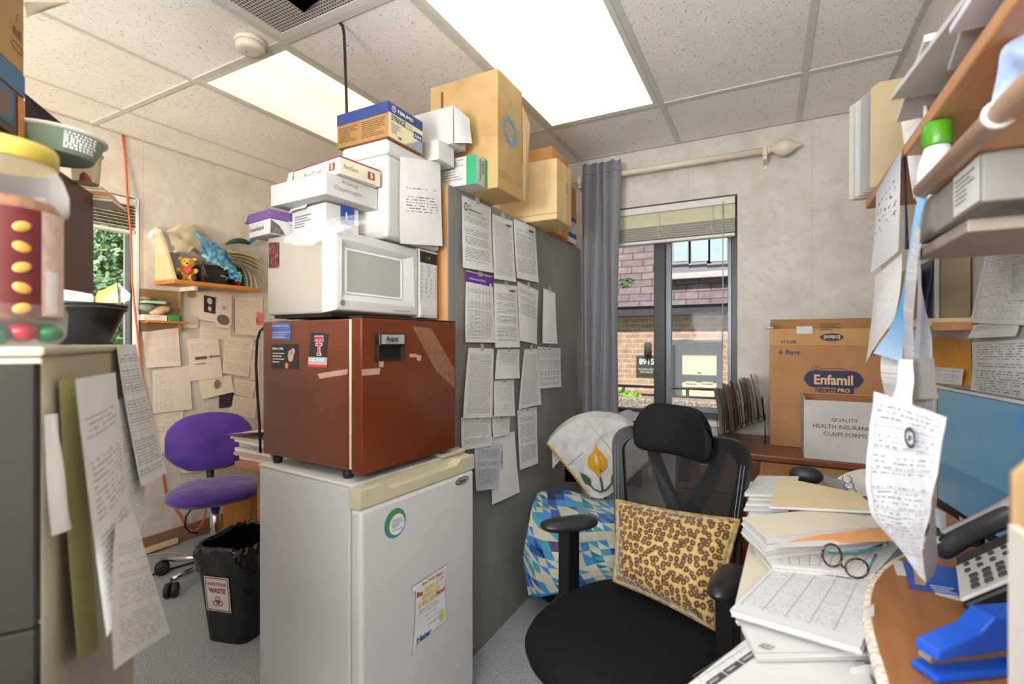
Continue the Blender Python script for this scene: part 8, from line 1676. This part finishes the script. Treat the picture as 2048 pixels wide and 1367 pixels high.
# far small shelf with binders
s3 = thing('wall_shelf', 'small pale wooden shelf low on the right wall holding upright binders', 'shelf', (.44, 2.0, 1.29)); S3T = 1.318
obj('plank', box(B(), .375, EX-.001, 1.745, 2.28, S3T-.024, S3T, .002), M_PINE, s3, world=True); obj('cleat', box(B(), .40, EX-.001, 1.74, 1.7445, S3T-.034, S3T-.012), M_SHW, s3, world=True)
obj('tan_binder', box(B(), .425, .492, 1.775, 1.81, S3T+.001, onY(1900, 466, 1.775).z, .003), mat('binder_tan', '9a8a6c', .6), None, 'tall tan binder standing upright on the small right wall shelf', 'binder')
obj('white_binder', box(B(), .413, .423, 1.77, 1.95, S3T+.001, onY(1888, 470, 1.77).z, .001), M_PAPER, None, 'thin white binder edge just left of the tall tan binder', 'binder')
b = obox(B(), (.402, 1.86, S3T+.085), .006, .17, .17, 0, .001, ry=.13); obj('navy_book', b, mat('book_navy', '232a4a', .5), None, 'dark navy book leaning left of the thin white binder', 'book')
obj('file_box', box(B(), .378, .388, 1.80, 2.2, S3T+.001, S3T+.16, .001), M_BRK, None, 'brown cardboard file sleeve at the left of the small right wall shelf', 'box')
obj('file_sleeve', box(B(), .44, .49, 1.85, 2.2, S3T+.001, S3T+.19, .002), M_KRAFTL, None, 'pale card sleeve behind the tall tan binder', 'box')
# papers on the right wall
RW = EX
def rw(x, y, off=.004): return onX(x, y, RW-off)
q = [rw(1862, 674), rw(1942, 680), rw(1946, 772), rw(1862, 766)]; ye = sheet('yellow_envelope', 'yellow padded envelope taped to the right wall above the monitor', 'envelope', q, mat('env_yellow', 'd99a2f', .6, var=.1), .004, .004, 1, n=(-1, 0, 0))
sheet('table_card', 'small white table card in front of the yellow padded envelope', 'card', [rw(1862, 733, .014), rw(1930, 738, .014), rw(1926, 770, .014), rw(1862, 764, .014)], page_mat('tcard', N=14, style='table', cols=(4, 3), dens=.4), .001, .001, 2, n=(-1, 0, 0))
for i, (q, m, lb) in enumerate((([(1976, 492), (2075, 470), (2075, 650), (1948, 645)], page_mat('wall_form', N=34, style='form', dens=.55, cols=(1, 6), dark=.6), 'large curved form at the top of the papers on the right wall'), ([(1947, 650), (2042, 636), (2038, 672), (1946, 676)], P_HALF, 'short strip of form overlapping two pages on the right wall'), ([(1943, 684), (2075, 676), (2075, 812), (1950, 792)], page_mat('wall_hand', N=24, style='hand', dens=.48, dark=.8), 'handwritten list above the monitor on the right wall'), ([(2022, 480), (2075, 462), (2075, 600), (2024, 600)], P_TXT, 'printed page at the photo edge over the large curved form'))):
    sheet('wall_form', lb, 'paper', [rw(x, y, .006+.006*(i in (1, 3))) for x, y in q], m, .006, .006, i, 'papers on the right wall', n=(-1, 0, 0))
# ---- calendar and paper streamers hanging from the shelf edge
CXP = S1X-.006
t = NT('sketch_page'); t.set(.7, spec=.2); tc = t.node('ShaderNodeTexCoord'); u, v, _ = t.sep(tc.outputs['UV']); n = t.noise(t.coord('UV', (5, 9, 1), (0, 0, .6)), 2.3, 3, .6); mk = t.math('MULTIPLY', t.math('GREATER_THAN', n, .60), t.math('MULTIPLY', t.math('MULTIPLY', t.math('GREATER_THAN', v, .38), t.math('LESS_THAN', v, .78)), t.math('MULTIPLY', t.math('GREATER_THAN', u, .08), t.math('LESS_THAN', u, .92))))
bs = t.ramp(v, [(.0, rgb('dcdbdc')), (.6, rgb('e3e3e6')), (.85, rgb('c9ccd6')), (1, rgb('b9bfcc'))]); t.col(t.mix(mk, bs, rgb('4a4a52')))
q = [onX(1752, 385, CXP), onX(1804, 300, CXP), onX(1806, 500, CXP-.004), onX(1751, 545, CXP-.004)]
cal = sheet('wall_calendar', 'hanging calendar with a sketched floral picture on the far end of the upper right shelf', 'calendar', q, t.m, .008, .006, 2, n=(-1, 0, 0))
obj('page_edges', sheet_bm([onX(1804, 300, CXP+.004), onX(1812, 296, CXP+.012), onX(1814, 500, CXP+.010), onX(1806, 500, CXP+.0)], .001), mat('edge_navy', '2a2f4f', .6), cal, world=True)
q = [onX(1752, 550, CXP-.004), onX(1804, 506, CXP-.004), onX(1806, 640, CXP-.01), onX(1747, 726, CXP-.012)]; sheet('ruled_page', 'pale ruled page hanging below the floral calendar', 'paper', q, page_mat('pale_rule', N=22, style='hand', dens=.62, dark=.25, top=.97), .010, .012, 5, n=(-1, 0, 0))
sheet('shelf_slip', 'grey paper corner poking left of the ruled page', 'paper', [onX(1730, 588, .26), onX(1752, 580, .25), onX(1752, 592, .25), onX(1729, 594, .26)], mat('page_grey', 'c9c5c3', .8), .001, 0, 1)
def streamer(name, label, rows, m, seed): return obj(name, patch([[onD(*p) for p in r] for r in rows], seed, .0012, 8, 20), m, None, label, 'paper', 'paper streamers')
t = NT('blue_form'); t.set(.7); tc = t.node('ShaderNodeTexCoord'); u, v, _ = t.sep(tc.outputs['UV']); ln = t.math('GREATER_THAN', t.noise(t.coord('UV', (14, 60, 1)), 1.5, 2), .6); t.col(t.mix(t.math('MULTIPLY', ln, .35), t.ramp(v, [(0, rgb('b9d3ee')), (.3, rgb('5fa5dc')), (.6, rgb('7fb4e2')), (1, rgb('8cbdea'))]), rgb('2f6fa8')))
streamer('blue_streamer', 'long bright blue form curling down from the near shelf', [[(1848, 356, .80), (1868, 352, .78)], [(1824, 450, .83), (1838, 448, .81)], [(1808, 560, .87), (1818, 560, .85)], [(1788, 640, .93), (1810, 645, .86)], [(1746, 706, 1.0), (1806, 722, .87)]], t.m, 1)
P_ST = page_mat('streamer_text', N=60, dens=.45, paper='c4c4c8', ink='6a6a72', top=.99, bot=.01, dark=.6)
streamer('grey_streamer', 'grey printed sheet hanging edge-on just right of the blue form', [[(1830, 452, .80), (1841, 455, .78)], [(1814, 540, .82), (1834, 545, .78)], [(1808, 630, .84), (1826, 635, .79)], [(1806, 718, .85), (1826, 718, .80)]], P_ST, 2)
streamer('white_streamer', 'white printed sheet hanging right of the grey one in front of the yellow envelope', [[(1838, 462, .90), (1844, 462, .88)], [(1836, 560, .90), (1842, 565, .87)], [(1832, 640, .90), (1860, 650, .85)], [(1830, 716, .90), (1865, 718, .85)]], page_mat('streamer_white', N=50, dens=.5, paper='d9d9db', ink='7a7a80', dark=.45, top=.6, bot=.02), 3)
streamer('form_streamer', 'curled form end hanging below the ruled page', [[(1764, 712, .98), (1808, 716, .90)], [(1762, 750, .98), (1800, 755, .90)], [(1770, 795, .98), (1792, 800, .92)]], P_GRID, 4)
streamer('white_card', 'white card hanging above the letter with the seal', [[(1800, 718, .80), (1826, 718, .775)], [(1795, 760, .80), (1826, 765, .775)], [(1780, 812, .80), (1824, 830, .77)]], M_PAPER, 5)
streamer('grey_card', 'dark grey card hanging above the letter with the seal', [[(1826, 716, .80), (1866, 716, .77)], [(1826, 755, .80), (1872, 758, .77)], [(1825, 800, .80), (1877, 796, .77)]], mat('card_grey', '77726c', .7), 6)
streamer('ruled_card', 'grey ruled card below the dark grey card', [[(1824, 798, .82), (1870, 796, .80)], [(1824, 815, .82), (1870, 815, .80)], [(1824, 830, .82), (1868, 835, .80)]], page_mat('ruled_grey', N=8, style='table', paper='8f8b88', cols=(4, 2)), 7)
rows = [[(1748, 783, .84), (1800, 800, .76), (1845, 817, .69), (1891, 832, .63)], [(1738, 870, .84), (1795, 880, .76), (1842, 888, .69), (1882, 895, .63)], [(1731, 955, .84), (1787, 960, .76), (1832, 965, .69), (1870, 968, .64)], [(1744, 1030, .83), (1790, 1040, .76), (1828, 1042, .70), (1857, 1040, .65)], [(1795, 1092, .79), (1816, 1096, .755), (1832, 1098, .72), (1846, 1096, .69)], [(1838, 1150, .74), (1844, 1156, .73), (1848, 1160, .725), (1852, 1166, .72)]]
P_SEAL = page_mat('seal_letter', N=40, style='form', dens=.50, paper='e6e8ef', ink='55565e', cols=(1, 9), top=.95, bot=.05, dark=.75)
lt = thing('hanging_letter', 'large white letter with a round dark seal hanging curled in front of the monitor', 'paper', onD(1820, 960, .74)); obj('page', patch([[onD(*p) for p in r] for r in rows], 3, .0012, 20, 30), P_SEAL, lt, world=True)
c_ = onD(1823, 875, .722-.012); nrm = (onD(1740, 880, .84)-onD(1882, 895, .63)).normalized(); nv = V((nrm.y, -nrm.x, 0)); nv = nv if nv.dot(CAM-c_) > 0 else -nv
Sv = Surf(c_, V((0, 0, 1)).cross(nv), (0, 0, 1), .002); b = B(); Sv.ring(b, 0, 0, .017, .0155, .0055, k=1, seg=30); Sv.disc(b, 0, 0, .004, .004, k=1); obj('seal', b, mat('seal_slate', '4f5766', .6), lt, world=True)
obj('back_side', patch([[onD(1868, 1000, .665), onD(1872, 1000, .69)], [onD(1855, 1060, .68), onD(1872, 1050, .72)], [onD(1848, 1120, .70), onD(1874, 1110, .74)], [onD(1852, 1164, .722), onD(1868, 1150, .75)]], 2, .001, 6, 14), P_ST, lt, world=True)
